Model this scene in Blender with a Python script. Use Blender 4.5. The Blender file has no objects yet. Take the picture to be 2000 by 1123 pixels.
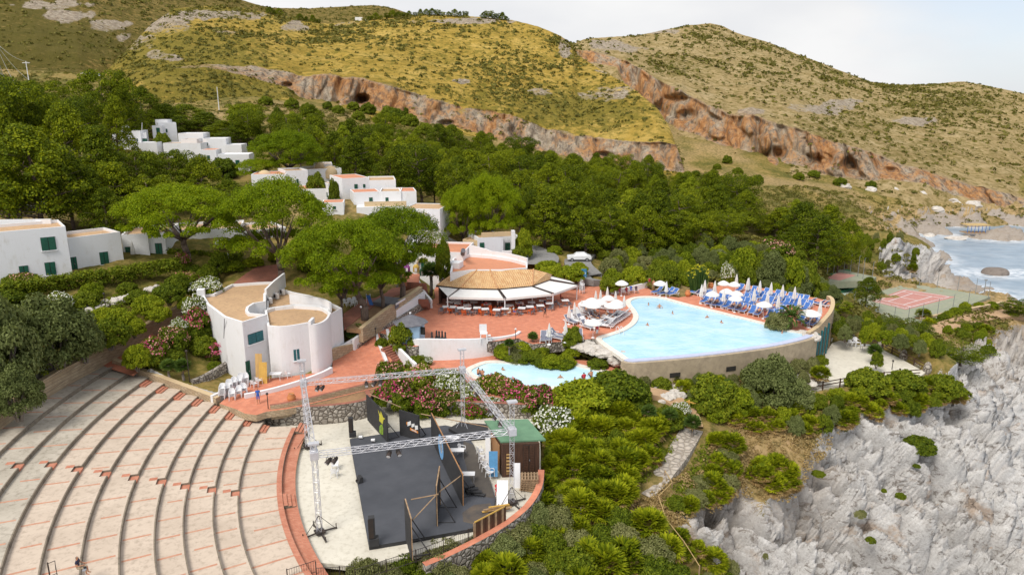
import bpy,math,random
import numpy as np
from mathutils import Vector,Matrix
from mathutils.geometry import delaunay_2d_cdt
S = bpy.context.scene
COL = S.collection
R = math.radians
rng = np.random.default_rng(7)
random.seed(7)
# ---------------------------------------------------------------- camera
CAM_Z,FPX,CX,CY,HORIZON = 31.5,1400.0,1000.0,561.5,210.0
TH = math.atan((CY - HORIZON) / FPX)
cd = bpy.data.cameras.new('camera')
cam = bpy.data.objects.new('camera',cd)
COL.objects.link(cam)
cam.location = (0,0,CAM_Z)
cam.rotation_euler = (math.pi / 2 - TH,0,0)
cd.sensor_width = 36.0
cd.lens = 36.0 * FPX / 2000.0
cd.clip_start,cd.clip_end = 1.0,12000.0
S.camera = cam
S.view_settings.view_transform = 'Standard'
S.view_settings.look = 'None'
S.view_settings.gamma = 1.0
S.view_settings.exposure = 0.53
S.cycles.max_bounces = 6
S.cycles.transparent_max_bounces = 8
# ---------------------------------------------------------------- sky and sun
SUN_EL,SUN_AZ = R(52),R(215)          # azimuth counted clockwise from +Y
w = bpy.data.worlds.new('World')
S.world = w
w.use_nodes = True
nt = w.node_tree
nt.nodes.clear()
def wn(t,**k):
 n = nt.nodes.new(t)
 for a,v in k.items():
  setattr(n,a,v)
 return n
out = wn('ShaderNodeOutputWorld')
sky = wn('ShaderNodeTexSky',sky_type='NISHITA',sun_disc=False,sun_elevation=SUN_EL,sun_rotation=SUN_AZ)
bg = wn('ShaderNodeBackground')
bg.inputs['Strength'].default_value = 0.1
bg2 = wn('ShaderNodeBackground')
bg2.inputs['Strength'].default_value = 0.65
tc = wn('ShaderNodeTexCoord')
mp = wn('ShaderNodeMapping')
mp.inputs['Scale'].default_value = (1.0,1.0,2.6)
mp.inputs['Location'].default_value = (0.36,0.0,0.12)
ns = wn('ShaderNodeTexNoise')
ns.inputs['Scale'].default_value = 1.7
ns.inputs['Detail'].default_value = 7.0
ns.inputs['Roughness'].default_value = 0.55
# the cloud sheet thins towards the open sea on the right
sep = wn('ShaderNodeSeparateXYZ')
bias = wn('ShaderNodeMath',operation='MULTIPLY')
bias.inputs[1].default_value = -0.36
addn = wn('ShaderNodeMath',operation='ADD')
rmp = wn('ShaderNodeValToRGB')
rmp.color_ramp.elements[0].position = 0.08
rmp.color_ramp.elements[0].color = (0,0,0,1)
rmp.color_ramp.elements[1].position = 0.34
rmp.color_ramp.elements[1].color = (1,1,1,1)
ns2 = wn('ShaderNodeTexNoise')
ns2.inputs['Scale'].default_value = 3.2
ns2.inputs['Detail'].default_value = 5.0
ccol = wn('ShaderNodeValToRGB')
ccol.color_ramp.elements[0].position = 0.3
ccol.color_ramp.elements[0].color = (0.84,0.855,0.89,1)
ccol.color_ramp.elements[1].position = 0.62
ccol.color_ramp.elements[1].color = (1.0,1.0,1.0,1)
hz = wn('ShaderNodeMixRGB')
hz.inputs['Fac'].default_value = 0.5
hz.inputs['Color2'].default_value = (5.4,6.0,7.2,1)
mix = wn('ShaderNodeMixShader')
L = nt.links.new
L(tc.outputs['Generated'],mp.inputs['Vector'])
L(mp.outputs['Vector'],ns.inputs['Vector'])
L(mp.outputs['Vector'],ns2.inputs['Vector'])
L(tc.outputs['Generated'],sep.inputs[0])
L(sep.outputs['X'],bias.inputs[0])
L(bias.outputs[0],addn.inputs[0])
L(ns.outputs[0],addn.inputs[1])
L(addn.outputs[0],rmp.inputs[0])
L(ns2.outputs[0],ccol.inputs[0])
L(ccol.outputs[0],bg2.inputs['Color'])
L(sky.outputs[0],hz.inputs['Color1'])
L(hz.outputs[0],bg.inputs['Color'])
L(rmp.outputs[0],mix.inputs[0])
L(bg.outputs[0],mix.inputs[1])
L(bg2.outputs[0],mix.inputs[2])
L(mix.outputs[0],out.inputs['Surface'])
sl = bpy.data.lights.new('sun','SUN')
sl.energy = 2.2
sl.angle = R(24)
sl.color = (1.0,0.95,0.87)
so = bpy.data.objects.new('sun',sl)
COL.objects.link(so)
sd = Vector((math.sin(SUN_AZ) * math.cos(SUN_EL),math.cos(SUN_AZ) * math.cos(SUN_EL),math.sin(SUN_EL)))
so.rotation_euler = (-sd).to_track_quat('-Z','Y').to_euler()
# ---------------------------------------------------------------- where a spot of the place lies
CT,ST = math.cos(TH),math.sin(TH)
def ray(px,py):
 xc,yc = (px - CX) / FPX,-(py - CY) / FPX
 return np.array([xc,CT + yc * ST,-ST + yc * CT])
def at(px,py,z):
 d = ray(px,py)
 t = (z - CAM_Z) / d[2]
 return Vector((t * d[0],t * d[1],z))
def atd(px,py,Y):
 d = ray(px,py)
 t = Y / d[1]
 return Vector((t * d[0],Y,CAM_Z + t * d[2]))
def gx(px,Y,z=5.0):
 return (px - CX) / FPX * (Y * CT + (CAM_Z - z) * ST)
def zat(py,Y):
 d = ray(CX,py)
 return CAM_Z + Y / d[1] * d[2]
def xy(lst,z):
 return [tuple(at(a,b,z)[:2]) for a,b in lst]
# ---------------------------------------------------------------- noise
def _h(ix,iy,s):
 n = (ix.astype(np.int64) * 374761393 + iy.astype(np.int64) * 668265263 + s * 2147483647 + 12345) & 0xffffffff
 n = ((n ^ (n >> 13)) * 1274126177) & 0xffffffff
 n = ((n ^ (n >> 16)) * 2246822519) & 0xffffffff
 return ((n ^ (n >> 15)) & 0xffffff) / float(0xffffff)
def vnoise(x,y,s=0):
 x = np.asarray(x,float); y = np.asarray(y,float)
 ix,iy = np.floor(x),np.floor(y)
 fx,fy = x - ix,y - iy
 fx = fx * fx * fx * (fx * (fx * 6 - 15) + 10); fy = fy * fy * fy * (fy * (fy * 6 - 15) + 10)
 a,b,c,d = _h(ix,iy,s),_h(ix + 1,iy,s),_h(ix,iy + 1,s),_h(ix + 1,iy + 1,s)
 return (a * (1 - fx) + b * fx) * (1 - fy) + (c * (1 - fx) + d * fx) * fy
def fbm(x,y,o=4,s=0,g=0.5):
 x = np.asarray(x,float); y = np.asarray(y,float)
 v = 0; a = 1; t = 0
 for i in range(o):
  v = v + a * vnoise(x,y,s + i * 17); t += a
  x,y,a = x * 2.03 * 0.8 - y * 2.03 * 0.6 + 11.3,x * 2.03 * 0.6 + y * 2.03 * 0.8 - 5.7,a * g
 return v / t
def worley(x,y,s=0):
 x = np.asarray(x,float); y = np.asarray(y,float)
 ix,iy = np.floor(x),np.floor(y)
 d1 = np.full(x.shape,9.0); d2 = np.full(x.shape,9.0); idv = np.zeros(x.shape)
 for i in (-1,0,1):
  for j in (-1,0,1):
   cx,cy = ix + i,iy + j
   qx,qy = cx + _h(cx,cy,s),cy + _h(cx,cy,s + 5)
   d = np.hypot(x - qx,y - qy)
   cell = _h(cx,cy,s + 9)
   near = d < d1
   d2 = np.where(near,d1,np.minimum(d2,d))
   idv = np.where(near,cell,idv)
   d1 = np.where(near,d,d1)
 return d1,d2,idv
def inpoly(x,y,poly):
 x = np.asarray(x,float); y = np.asarray(y,float)
 r = np.zeros(x.shape,bool)
 n = len(poly)
 for i in range(n):
  x0,y0 = poly[i][0],poly[i][1]
  x1,y1 = poly[(i + 1) % n][0],poly[(i + 1) % n][1]
  c = ((y0 > y) != (y1 > y))
  xi = (x1 - x0) * (y - y0) / ((y1 - y0) if y1 != y0 else 1e-9) + x0
  r ^= c & (x < xi)
 return r
def smooth_closed(pts,n=4):
 P = [Vector(p) for p in pts]; o = []
 m = len(P)
 for i in range(m):
  a,b,c,d = P[i - 1],P[i],P[(i + 1) % m],P[(i + 2) % m]
  for k in range(n):
   t = k / n
   o.append(0.5 * ((2 * b) + (c - a) * t + (2 * a - 5 * b + 4 * c - d) * t * t + (3 * b - a - 3 * c + d) * t ** 3))
 return o
def smooth_open(pts,n=5):
 P = [Vector(p) for p in pts]; o = []
 m = len(P)
 for i in range(m - 1):
  a,b,c,d = P[max(i - 1,0)],P[i],P[i + 1],P[min(i + 2,m - 1)]
  for k in range(n):
   t = k / n
   o.append(0.5 * ((2 * b) + (c - a) * t + (2 * a - 5 * b + 4 * c - d) * t * t + (3 * b - a - 3 * c + d) * t ** 3))
 o.append(P[-1])
 return o
def offset_closed(pts,d):
 P = [Vector((p[0],p[1])) for p in pts]
 area = sum(P[i - 1].x * P[i].y - P[i].x * P[i - 1].y for i in range(len(P)))
 s = 1 if area > 0 else -1
 o = []
 for i in range(len(P)):
  t = (P[(i + 1) % len(P)] - P[i - 1])
  t = t.normalized() if t.length > 1e-6 else Vector((1,0))
  o.append(P[i] + Vector((t.y,-t.x)) * d * s)
 return o
def offset_open(pts,d):
 P = [Vector((p[0],p[1])) for p in pts]
 o = []
 for i in range(len(P)):
  t = P[min(i + 1,len(P) - 1)] - P[max(i - 1,0)]
  t = t.normalized() if t.length > 1e-6 else Vector((1,0))
  o.append(P[i] + Vector((t.y,-t.x)) * d)
 return o
# ---------------------------------------------------------------- objects
def tag(o,label=None,cat=None,group=None,kind=None):
 if label: o['label'] = label
 if cat: o['category'] = cat
 if group: o['group'] = group
 if kind: o['kind'] = kind
 return o
def thing(name,label,cat,loc=(0,0,0),rz=0.0,group=None):
 o = bpy.data.objects.new(name,None)
 COL.objects.link(o)
 o.empty_display_size = 0.3
 o.location = loc
 o.rotation_euler = (0,0,rz)
 return tag(o,label,cat,group)
def origin(p):
 v = Vector((0,0,0))
 while p is not None:
  v += p.location
  p = p.parent
 return v
def link(name,me,parent=None):
 o = bpy.data.objects.new(name,me)
 COL.objects.link(o)
 if parent is not None: o.parent = parent
 return o
def np_mesh(name,V,F,mats,mi=None,smooth=False,uv=None,attr=None):
 """V (n,3); F (m,k) of one polygon size"""
 V = np.asarray(V,np.float32); F = np.asarray(F,np.int32)
 me = bpy.data.meshes.new(name)
 m,k = F.shape
 me.vertices.add(len(V)); me.vertices.foreach_set('co',V.ravel())
 me.loops.add(m * k); me.loops.foreach_set('vertex_index',F.ravel())
 me.polygons.add(m)
 me.polygons.foreach_set('loop_start',np.arange(0,m * k,k,dtype=np.int32))
 for a in mats: me.materials.append(a)
 if mi is not None: me.polygons.foreach_set('material_index',np.asarray(mi,np.int32))
 if smooth: me.polygons.foreach_set('use_smooth',np.ones(m,bool))
 me.update(calc_edges=True)
 if attr:
  for an,av in attr.items():
   at_ = me.attributes.new(an,'FLOAT','POINT')
   at_.data.foreach_set('value',np.asarray(av,np.float32))
 return me
class MB:
 def __init__(s): s.v = []; s.f = []; s.m = []
 def add(s,vs,fs,mi=0):
  b = len(s.v)
  s.v += [tuple(v) for v in vs]
  s.f += [tuple(i + b for i in f) for f in fs]
  s.m += [mi] * len(fs)
  return s
 def box(s,c,d,rz=0.0,mi=0,M=None):
  x,y,z = d[0] / 2,d[1] / 2,d[2] / 2
  vs = [Vector((i * x,j * y,k * z)) for k in (-1,1) for j in (-1,1) for i in (-1,1)]
  if M is not None: vs = [M @ v for v in vs]
  else:
   cs,sn = math.cos(rz),math.sin(rz)
   vs = [Vector((v.x * cs - v.y * sn + c[0],v.x * sn + v.y * cs + c[1],v.z + c[2])) for v in vs]
  return s.add(vs,[(0,2,3,1),(4,5,7,6),(0,1,5,4),(2,6,7,3),(0,4,6,2),(1,3,7,5)],mi)
 def beam(s,a,b,wd,ht,mi=0,up=(0,0,1)):
  a,b = Vector(a),Vector(b); d = b - a; ln = d.length
  if ln < 1e-6: return s
  d.normalize(); u = Vector(up)
  if abs(d.dot(u)) > 0.98: u = Vector((1,0,0))
  r = d.cross(u).normalized(); u = r.cross(d).normalized()
  vs = []
  for p in (a,b):
   for i,j in ((-1,-1),(1,-1),(1,1),(-1,1)):
    vs.append(p + r * (i * wd / 2) + u * (j * ht / 2))
  return s.add(vs,[(0,1,2,3),(7,6,5,4),(0,4,5,1),(1,5,6,2),(2,6,7,3),(3,7,4,0)],mi)
 def tube(s,a,b,r0,r1=None,n=6,mi=0,cap=True):
  a,b = Vector(a),Vector(b); d = (b - a)
  if d.length < 1e-6: return s
  d.normalize()
  u = Vector((0,0,1)) if abs(d.z) < 0.95 else Vector((1,0,0))
  x = d.cross(u).normalized(); y = d.cross(x).normalized()
  r1 = r0 if r1 is None else r1
  vs = []
  for p,r in ((a,r0),(b,r1)):
   for i in range(n):
    t = 2 * math.pi * i / n
    vs.append(p + x * (r * math.cos(t)) + y * (r * math.sin(t)))
  fs = [(i,(i + 1) % n,n + (i + 1) % n,n + i) for i in range(n)]
  if cap: fs += [tuple(range(n - 1,-1,-1)),tuple(range(n,2 * n))]
  return s.add(vs,fs,mi)
 def path(s,pts,radii,n=7,mi=0):
  for i in range(len(pts) - 1): s.tube(pts[i],pts[i + 1],radii[i],radii[i + 1],n,mi)
  return s
 def prism(s,poly,z0,z1,mi=0,mtop=None,bottom=False):
  P = [Vector((p[0],p[1],0)) for p in poly]
  if sum(P[i - 1].x * P[i].y - P[i].x * P[i - 1].y for i in range(len(P))) < 0: P.reverse()
  n = len(P)
  g = lambda z,p: z(p.x,p.y) if callable(z) else z
  vs = [(p.x,p.y,g(z0,p)) for p in P] + [(p.x,p.y,g(z1,p)) for p in P]
  s.add(vs,[(i,(i + 1) % n,n + (i + 1) % n,n + i) for i in range(n)],mi)
  s.add(vs,[tuple(range(n,2 * n))] + ([tuple(range(n - 1,-1,-1))] if bottom else []),mi if mtop is None else mtop)
  return s
 def wall(s,pts,th,z0,z1,mi=0,mtop=None):
  """a wall along an open line, th thick; z0, z1 numbers or per-point lists"""
  a = offset_open(pts,th / 2); b = offset_open(pts,-th / 2); n = len(a)
  f = lambda z,i: z[i] if hasattr(z,'__len__') else z
  for i in range(n - 1):
   vs = []
   for P,k in ((a,i),(a,i + 1),(b,i + 1),(b,i)): vs.append((P[k].x,P[k].y,f(z0,k)))
   for P,k in ((a,i),(a,i + 1),(b,i + 1),(b,i)): vs.append((P[k].x,P[k].y,f(z1,k)))
   fs = [(0,1,5,4),(2,3,7,6),(3,2,1,0)]
   if i == 0: fs.append((3,0,4,7))
   if i == n - 2: fs.append((1,2,6,5))
   s.add(vs,fs,mi)
   s.add(vs,[(4,5,6,7)],mi if mtop is None else mtop)
  return s
 def lathe(s,prof,c=(0,0,0),n=16,mi=0):
  vs = []
  for r,z in prof:
   for i in range(n):
    t = 2 * math.pi * i / n
    vs.append((c[0] + r * math.cos(t),c[1] + r * math.sin(t),c[2] + z))
  fs = []
  for k in range(len(prof) - 1):
   for i in range(n):
    fs.append((k * n + i,k * n + (i + 1) % n,(k + 1) * n + (i + 1) % n,(k + 1) * n + i))
  return s.add(vs,fs,mi)
 def ball(s,c,r,mi=0,n=8,m=6):
  r = r if hasattr(r,'__len__') else (r,r,r)
  vs = []; fs = []
  for k in range(m + 1):
   p = math.pi * k / m - math.pi / 2
   for i in range(n):
    t = 2 * math.pi * i / n
    vs.append((c[0] + r[0] * math.cos(p) * math.cos(t),c[1] + r[1] * math.cos(p) * math.sin(t),c[2] + r[2] * math.sin(p)))
  for k in range(m):
   for i in range(n): fs.append((k * n + i,k * n + (i + 1) % n,(k + 1) * n + (i + 1) % n,(k + 1) * n + i))
  return s.add(vs,fs,mi)
 def build(s,name,mats,parent=None,smooth=False,local=False,bevel=0.0):
  if not isinstance(mats,(list,tuple)): mats = [mats]
  o = origin(parent) if (parent is not None and not local) else Vector((0,0,0))
  me = bpy.data.meshes.new(name)
  me.from_pydata([(v[0] - o.x,v[1] - o.y,v[2] - o.z) for v in s.v],[],s.f)
  for a in mats: me.materials.append(a)
  me.polygons.foreach_set('material_index',s.m)
  if smooth: me.polygons.foreach_set('use_smooth',[True] * len(s.f))
  me.update()
  ob = link(name,me,parent)
  if bevel:
   b = ob.modifiers.new('bevel','BEVEL'); b.width = bevel; b.segments = 2; b.limit_method = 'ANGLE'
  return ob
def kids(o): return [c for c in bpy.data.objects if c.parent is o]
KIDS = {}
def dup(root,loc,rz=0.0,sc=None,label=None,group=None,cat=None):
 if root.name not in KIDS: KIDS[root.name] = [(c,kids(c)) for c in kids(root)]
 r = root.copy(); COL.objects.link(r)
 r.location = loc; r.rotation_euler = (0,0,rz)
 if sc is not None: r.scale = sc if hasattr(sc,'__len__') else (sc,sc,sc)
 if label: r['label'] = label
 if group: r['group'] = group
 if cat: r['category'] = cat
 for c,gs in KIDS[root.name]:
  q = c.copy(); COL.objects.link(q); q.parent = r
  for g in gs:
   h = g.copy(); COL.objects.link(h); h.parent = q
 return r
class Proto:
 """a thing built once; the first placing moves it, later ones copy it"""
 def __init__(s,root): s.root = root; s.used = False
 def put(s,loc,rz=0.0,sc=None,label=None,group=None):
  if not s.used:
   s.used = True; r = s.root
   if r.name not in KIDS: KIDS[r.name] = [(c,kids(c)) for c in kids(r)]
   r.location = loc; r.rotation_euler = (0,0,rz)
   if sc is not None: r.scale = sc if hasattr(sc,'__len__') else (sc,sc,sc)
   if label: r['label'] = label
   if group: r['group'] = group
   return r
  return dup(s.root,loc,rz,sc if sc is not None else 1.0,label,group)
def sheet(name,poly,zf,mats,step=3.0,holes=(),parent=None,kind='structure',skirt=0.0):
 """a paved sheet inside a polygon, its height a number or a function of x, y"""
 vs = []; es = []
 def ring(P):
  b = len(vs); k = 0
  for i in range(len(P)):
   a,c = Vector(P[i][:2]),Vector(P[(i + 1) % len(P)][:2])
   m = max(1,int((c - a).length / step))
   for j in range(m): vs.append(a + (c - a) * (j / m)); k += 1
  es.extend([(b + i,b + (i + 1) % k) for i in range(k)])
  return b,k
 rings = [ring(poly)] + [ring(h) for h in holes]
 xs = [p[0] for p in poly]; ys = [p[1] for p in poly]
 X,Y = np.meshgrid(np.arange(min(xs),max(xs),step),np.arange(min(ys),max(ys),step))
 X = X.ravel(); Y = Y.ravel()
 ok = inpoly(X,Y,poly)
 for h in holes: ok &= ~inpoly(X,Y,h)
 vs += [Vector((a,b)) for a,b in zip(X[ok],Y[ok])]
 r = delaunay_2d_cdt(vs,es,[],0,1e-4)
 V = np.array([(v.x,v.y) for v in r[0]]); F = np.array(r[2])
 C = V[F].mean(1)
 ok = inpoly(C[:,0],C[:,1],poly)
 for h in holes: ok &= ~inpoly(C[:,0],C[:,1],h)
 F = F[ok]
 Z = np.array(zf(V[:,0],V[:,1])) if callable(zf) else np.full(len(V),float(zf))
 mb = MB()
 mb.add([(a,b,c) for (a,b),c in zip(V,Z)],[tuple(f) for f in F.tolist()])
 if skirt:
  P = [vs[i] for i in range(rings[0][1])]
  n = len(P)
  zz = [float(zf(np.array([p.x]),np.array([p.y]))[0]) if callable(zf) else float(zf) for p in P]
  mb.add([(p.x,p.y,z) for p,z in zip(P,zz)] + [(p.x,p.y,z - skirt) for p,z in zip(P,zz)],
      [(i,(i + 1) % n,n + (i + 1) % n,n + i) for i in range(n)],1 if isinstance(mats,list) else 0)
 o = mb.build(name,mats,parent)
 if parent is None and kind: o['kind'] = kind
 return o
class RBF:
 def __init__(s,P,c=2.0,lam=0.0):
  P = np.array(P,float); s.P = P[:,:2]; s.c = c
  n = len(P)
  D = np.sqrt(((s.P[:,None] - s.P[None]) ** 2).sum(-1) + c * c)
  A = np.zeros((n + 3,n + 3)); A[:n,:n] = D + lam * np.eye(n)
  A[:n,n] = A[n,:n] = 1; A[:n,n + 1:] = s.P / 100; A[n + 1:,:n] = s.P.T / 100
  b = np.zeros(n + 3); b[:n] = P[:,2]
  s.w = np.linalg.lstsq(A,b,rcond=None)[0]
 def __call__(s,x,y):
  x = np.atleast_1d(np.asarray(x,float)); y = np.atleast_1d(np.asarray(y,float))
  o = np.empty(x.size); xf,yf = x.ravel(),y.ravel(); n = len(s.P)
  for i in range(0,x.size,20000):
   a,b = xf[i:i + 20000],yf[i:i + 20000]
   D = np.sqrt((a[:,None] - s.P[:,0]) ** 2 + (b[:,None] - s.P[:,1]) ** 2 + s.c ** 2)
   o[i:i + 20000] = D @ s.w[:n] + s.w[n] + (a * s.w[n + 1] + b * s.w[n + 2]) / 100
  return o.reshape(x.shape)
# ================================================================ materials
M = {}
def lin(c):
 return tuple(((v / 255.0) / 12.92 if v / 255.0 <= 0.04045 else ((v / 255.0 + 0.055) / 1.055) ** 2.4) for v in c)
def new_mat(name):
 m = bpy.data.materials.new(name); m.use_nodes = True
 t = m.node_tree
 return m,t,t.nodes['Principled BSDF']
def node(t,ty,**k):
 n = t.nodes.new(ty)
 for a,v in k.items():
  if a in n.inputs.keys(): n.inputs[a].default_value = v
  else: setattr(n,a,v)
 return n
def ramp(t,stops):
 r = t.nodes.new('ShaderNodeValToRGB')
 e = r.color_ramp.elements
 while len(e) > 1: e.remove(e[-1])
 e[0].position,e[0].color = stops[0][0],(*stops[0][1],1)
 for p,c in stops[1:]:
  q = e.new(p); q.color = (*c,1)
 return r
def noise(t,scale,detail=6,rough=0.55,vec=None,dist=0.0):
 n = node(t,'ShaderNodeTexNoise',Scale=scale,Detail=detail,Roughness=rough,Distortion=dist)
 if vec is not None: t.links.new(vec,n.inputs['Vector'])
 return n.outputs[0]
def mixc(t,f,a,b,bt='MIX'):
 n = t.nodes.new('ShaderNodeMixRGB'); n.blend_type = bt
 for v,k in ((f,'Fac'),(a,'Color1'),(b,'Color2')):
  if isinstance(v,(int,float)): n.inputs[k].default_value = v
  elif isinstance(v,tuple): n.inputs[k].default_value = (*v,1)
  else: t.links.new(v,n.inputs[k])
 return n.outputs[0]
def mth(t,op,a,b=None,clamp=False):
 n = t.nodes.new('ShaderNodeMath'); n.operation = op; n.use_clamp = clamp
 for i,v in enumerate((a,b)):
  if v is None: continue
  if isinstance(v,(int,float)): n.inputs[i].default_value = v
  else: t.links.new(v,n.inputs[i])
 return n.outputs[0]
def smooth01(t,v,lo,hi):
 n = t.nodes.new('ShaderNodeMapRange'); n.clamp = True; n.interpolation_type = 'SMOOTHSTEP'
 t.links.new(v,n.inputs['Value']); n.inputs['From Min'].default_value = lo; n.inputs['From Max'].default_value = hi
 return n.outputs[0]
def objvec(t,scale=None):
 tcn = t.nodes.new('ShaderNodeTexCoord')
 if scale is None: return tcn.outputs['Object']
 m_ = t.nodes.new('ShaderNodeMapping'); m_.inputs['Scale'].default_value = scale
 t.links.new(tcn.outputs['Object'],m_.inputs['Vector'])
 return m_.outputs['Vector']
def bumpn(t,h,bs,strength=0.3,dist=0.05):
 b = node(t,'ShaderNodeBump',Strength=strength,Distance=dist)
 t.links.new(h,b.inputs['Height']); t.links.new(b.outputs[0],bs.inputs['Normal'])
def simple(name,c1,c2=None,scale=3.0,rough=0.7,bump=0.0,metal=0.0,stretch=None,spec=None):
 m,t,b = new_mat(name)
 b.inputs['Roughness'].default_value = rough; b.inputs['Metallic'].default_value = metal
 if spec is not None: b.inputs['Specular IOR Level'].default_value = spec
 c2 = c2 or tuple(v * 0.75 for v in c1)
 v = objvec(t,stretch)
 n = noise(t,scale,6,0.6,v)
 r = ramp(t,[(0.3,c2),(0.65,c1)])
 t.links.new(n,r.inputs[0]); t.links.new(r.outputs[0],b.inputs['Base Color'])
 if bump: bumpn(t,noise(t,scale * 3,5,0.6,v),b,bump)
 M[name] = m
 return m
simple('black_paint',(0.035,0.035,0.038),(0.022,0.022,0.025),1.5,0.75)
simple('black_metal',(0.025,0.022,0.022),(0.05,0.03,0.022),3,0.5)
simple('stage_vinyl',(0.070,0.074,0.088),(0.052,0.056,0.068),0.7,0.65,0.05)
simple('aluminium',(0.62,0.62,0.66),(0.50,0.50,0.54),4,0.35,0,0.35)
simple('white_plastic',(0.74,0.74,0.76),(0.68,0.68,0.70),2,0.45)
simple('canvas_white',(0.70,0.685,0.675),(0.64,0.625,0.615),1.2,0.9)
simple('canvas_cream',(0.72,0.66,0.55),(0.62,0.56,0.45),1.2,0.9)
simple('blue_fabric',(0.05,0.15,0.45),(0.04,0.12,0.36),3,0.8)
simple('pale_blue_fabric',(0.35,0.5,0.8),(0.3,0.42,0.7),3,0.8)
simple('grey_fabric',(0.20,0.21,0.27),(0.13,0.14,0.2),3,0.8)
simple('orange_plastic',(0.72,0.13,0.02),(0.6,0.1,0.02),3,0.45)
simple('red_paint',(0.62,0.03,0.03),(0.5,0.02,0.02),3,0.5)
simple('green_paint',(0.008,0.105,0.06),(0.006,0.075,0.045),3,0.5)
simple('teal_paint',(0.02,0.15,0.17),(0.012,0.10,0.12),3,0.5)
simple('dark_glass',(0.02,0.025,0.03),(0.03,0.035,0.04),3,0.12)
simple('void_shade',(0.02,0.018,0.016),(0.035,0.03,0.026),3,0.9)  # near black standing for the shade inside openings, vents and shutter gaps
simple('dark_wood',(0.085,0.038,0.02),(0.04,0.018,0.01),2.2,0.6,0.1,stretch=(3,3,0.4))
simple('mid_wood',(0.42,0.22,0.09),(0.26,0.12,0.05),2.2,0.65,0.1,stretch=(3,3,0.4))
simple('plywood',(0.56,0.36,0.14),(0.46,0.28,0.10),1.2,0.7,stretch=(3,3,0.4))
simple('old_wood',(0.40,0.27,0.16),(0.22,0.14,0.08),2.5,0.8,0.1)
simple('yellow_wood',(0.62,0.38,0.08),(0.48,0.28,0.06),2,0.7)
simple('roof_felt_green',(0.13,0.25,0.15),(0.095,0.19,0.115),1.2,0.85)
simple('slate_grey',(0.16,0.16,0.18),(0.10,0.10,0.12),2,0.8)
simple('kiosk_blue',(0.42,0.60,0.76),(0.34,0.52,0.7),2,0.7)
simple('sign_blue',(0.05,0.24,0.42),(0.04,0.18,0.34),2,0.5)
simple('terracotta_pot',(0.6,0.24,0.09),(0.48,0.18,0.06),3,0.8)
simple('bleacher_green',(0.03,0.17,0.08),(0.02,0.12,0.06),1.5,0.8)
simple('bleacher_white',(0.55,0.62,0.52),(0.42,0.5,0.42),1.5,0.8)
simple('galvanised',(0.32,0.34,0.35),(0.24,0.25,0.26),3,0.5,0,0.4)
simple('car_white',(0.75,0.76,0.78),(0.7,0.71,0.74),2,0.25)
simple('bark',(0.16,0.115,0.09),(0.07,0.048,0.038),2.5,0.9,0.4,stretch=(2.5,2.5,0.7))
simple('bark_grey',(0.25,0.21,0.18),(0.13,0.11,0.09),2.5,0.9,0.3,stretch=(2.5,2.5,0.7))
simple('straw',(0.52,0.38,0.17),(0.38,0.25,0.11),2,0.9)
simple('skin_tan',(0.48,0.24,0.14),(0.42,0.2,0.11),4,0.6)
simple('hair_dark',(0.02,0.014,0.01),(0.03,0.02,0.014),4,0.6)
for nm,c in dict(cloth_blue=(0.03,0.12,0.5),cloth_navy=(0.02,0.022,0.06),cloth_red=(0.5,0.03,0.05),cloth_black=(0.015,0.015,0.02),
      cloth_white=(0.7,0.7,0.72),cloth_pink=(0.6,0.05,0.22),cloth_tan=(0.42,0.33,0.22),paint_yellow=(0.6,0.55,0.05),
      paint_lime=(0.25,0.42,0.04),paint_sky=(0.18,0.42,0.75),paint_white=(0.8,0.8,0.8),paint_orange=(0.7,0.25,0.04),
      blue_panel=(0.1,0.3,0.55),purple=(0.3,0.05,0.3),gold=(0.55,0.36,0.06),grey_metal=(0.3,0.3,0.32)).items():
 simple(nm,c,None,3,0.7)
def mat_plaster(name,base,dirt,amount=0.35,brick=0.0):
 m,t,b = new_mat(name)
 v = objvec(t)
 n1 = noise(t,0.6,6,0.65,v)
 n2 = noise(t,2.6,6,0.65,objvec(t,(1.0,1.0,0.22)))
 f = mth(t,'MULTIPLY',smooth01(t,n1,0.45,0.75),smooth01(t,n2,0.42,0.68))
 c = mixc(t,mth(t,'MULTIPLY',f,amount * 1.6),base,dirt)
 n3 = noise(t,9,4,0.6,v)
 c = mixc(t,mth(t,'MULTIPLY',smooth01(t,n3,0.56,0.72),0.16),c,tuple(x * 0.6 for x in dirt))
 t.links.new(c,b.inputs['Base Color']); b.inputs['Roughness'].default_value = 0.85
 if brick:
  br = node(t,'ShaderNodeTexBrick',Scale=1.0)
  br.inputs['Brick Width'].default_value = 0.5; br.inputs['Row Height'].default_value = 0.25; br.inputs['Mortar Size'].default_value = 0.012
  mp_ = t.nodes.new('ShaderNodeMapping'); mp_.inputs['Rotation'].default_value = (math.pi / 2,0,0)
  t.links.new(v,mp_.inputs['Vector']); t.links.new(mp_.outputs[0],br.inputs['Vector'])
  mx = mth(t,'ADD',mth(t,'MULTIPLY',br.outputs['Fac'],-0.5),n3)
  bumpn(t,mx,b,0.35,0.04)
 else: bumpn(t,n3,b,0.15,0.03)
 M[name] = m
mat_plaster('whitewash',(0.75,0.75,0.77),(0.55,0.52,0.47),0.4,1)
mat_plaster('whitewash_cool',(0.70,0.72,0.76),(0.5,0.5,0.5),0.4,1)
mat_plaster('cream_stone',(0.56,0.42,0.25),(0.36,0.26,0.15),0.6,1)
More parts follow.
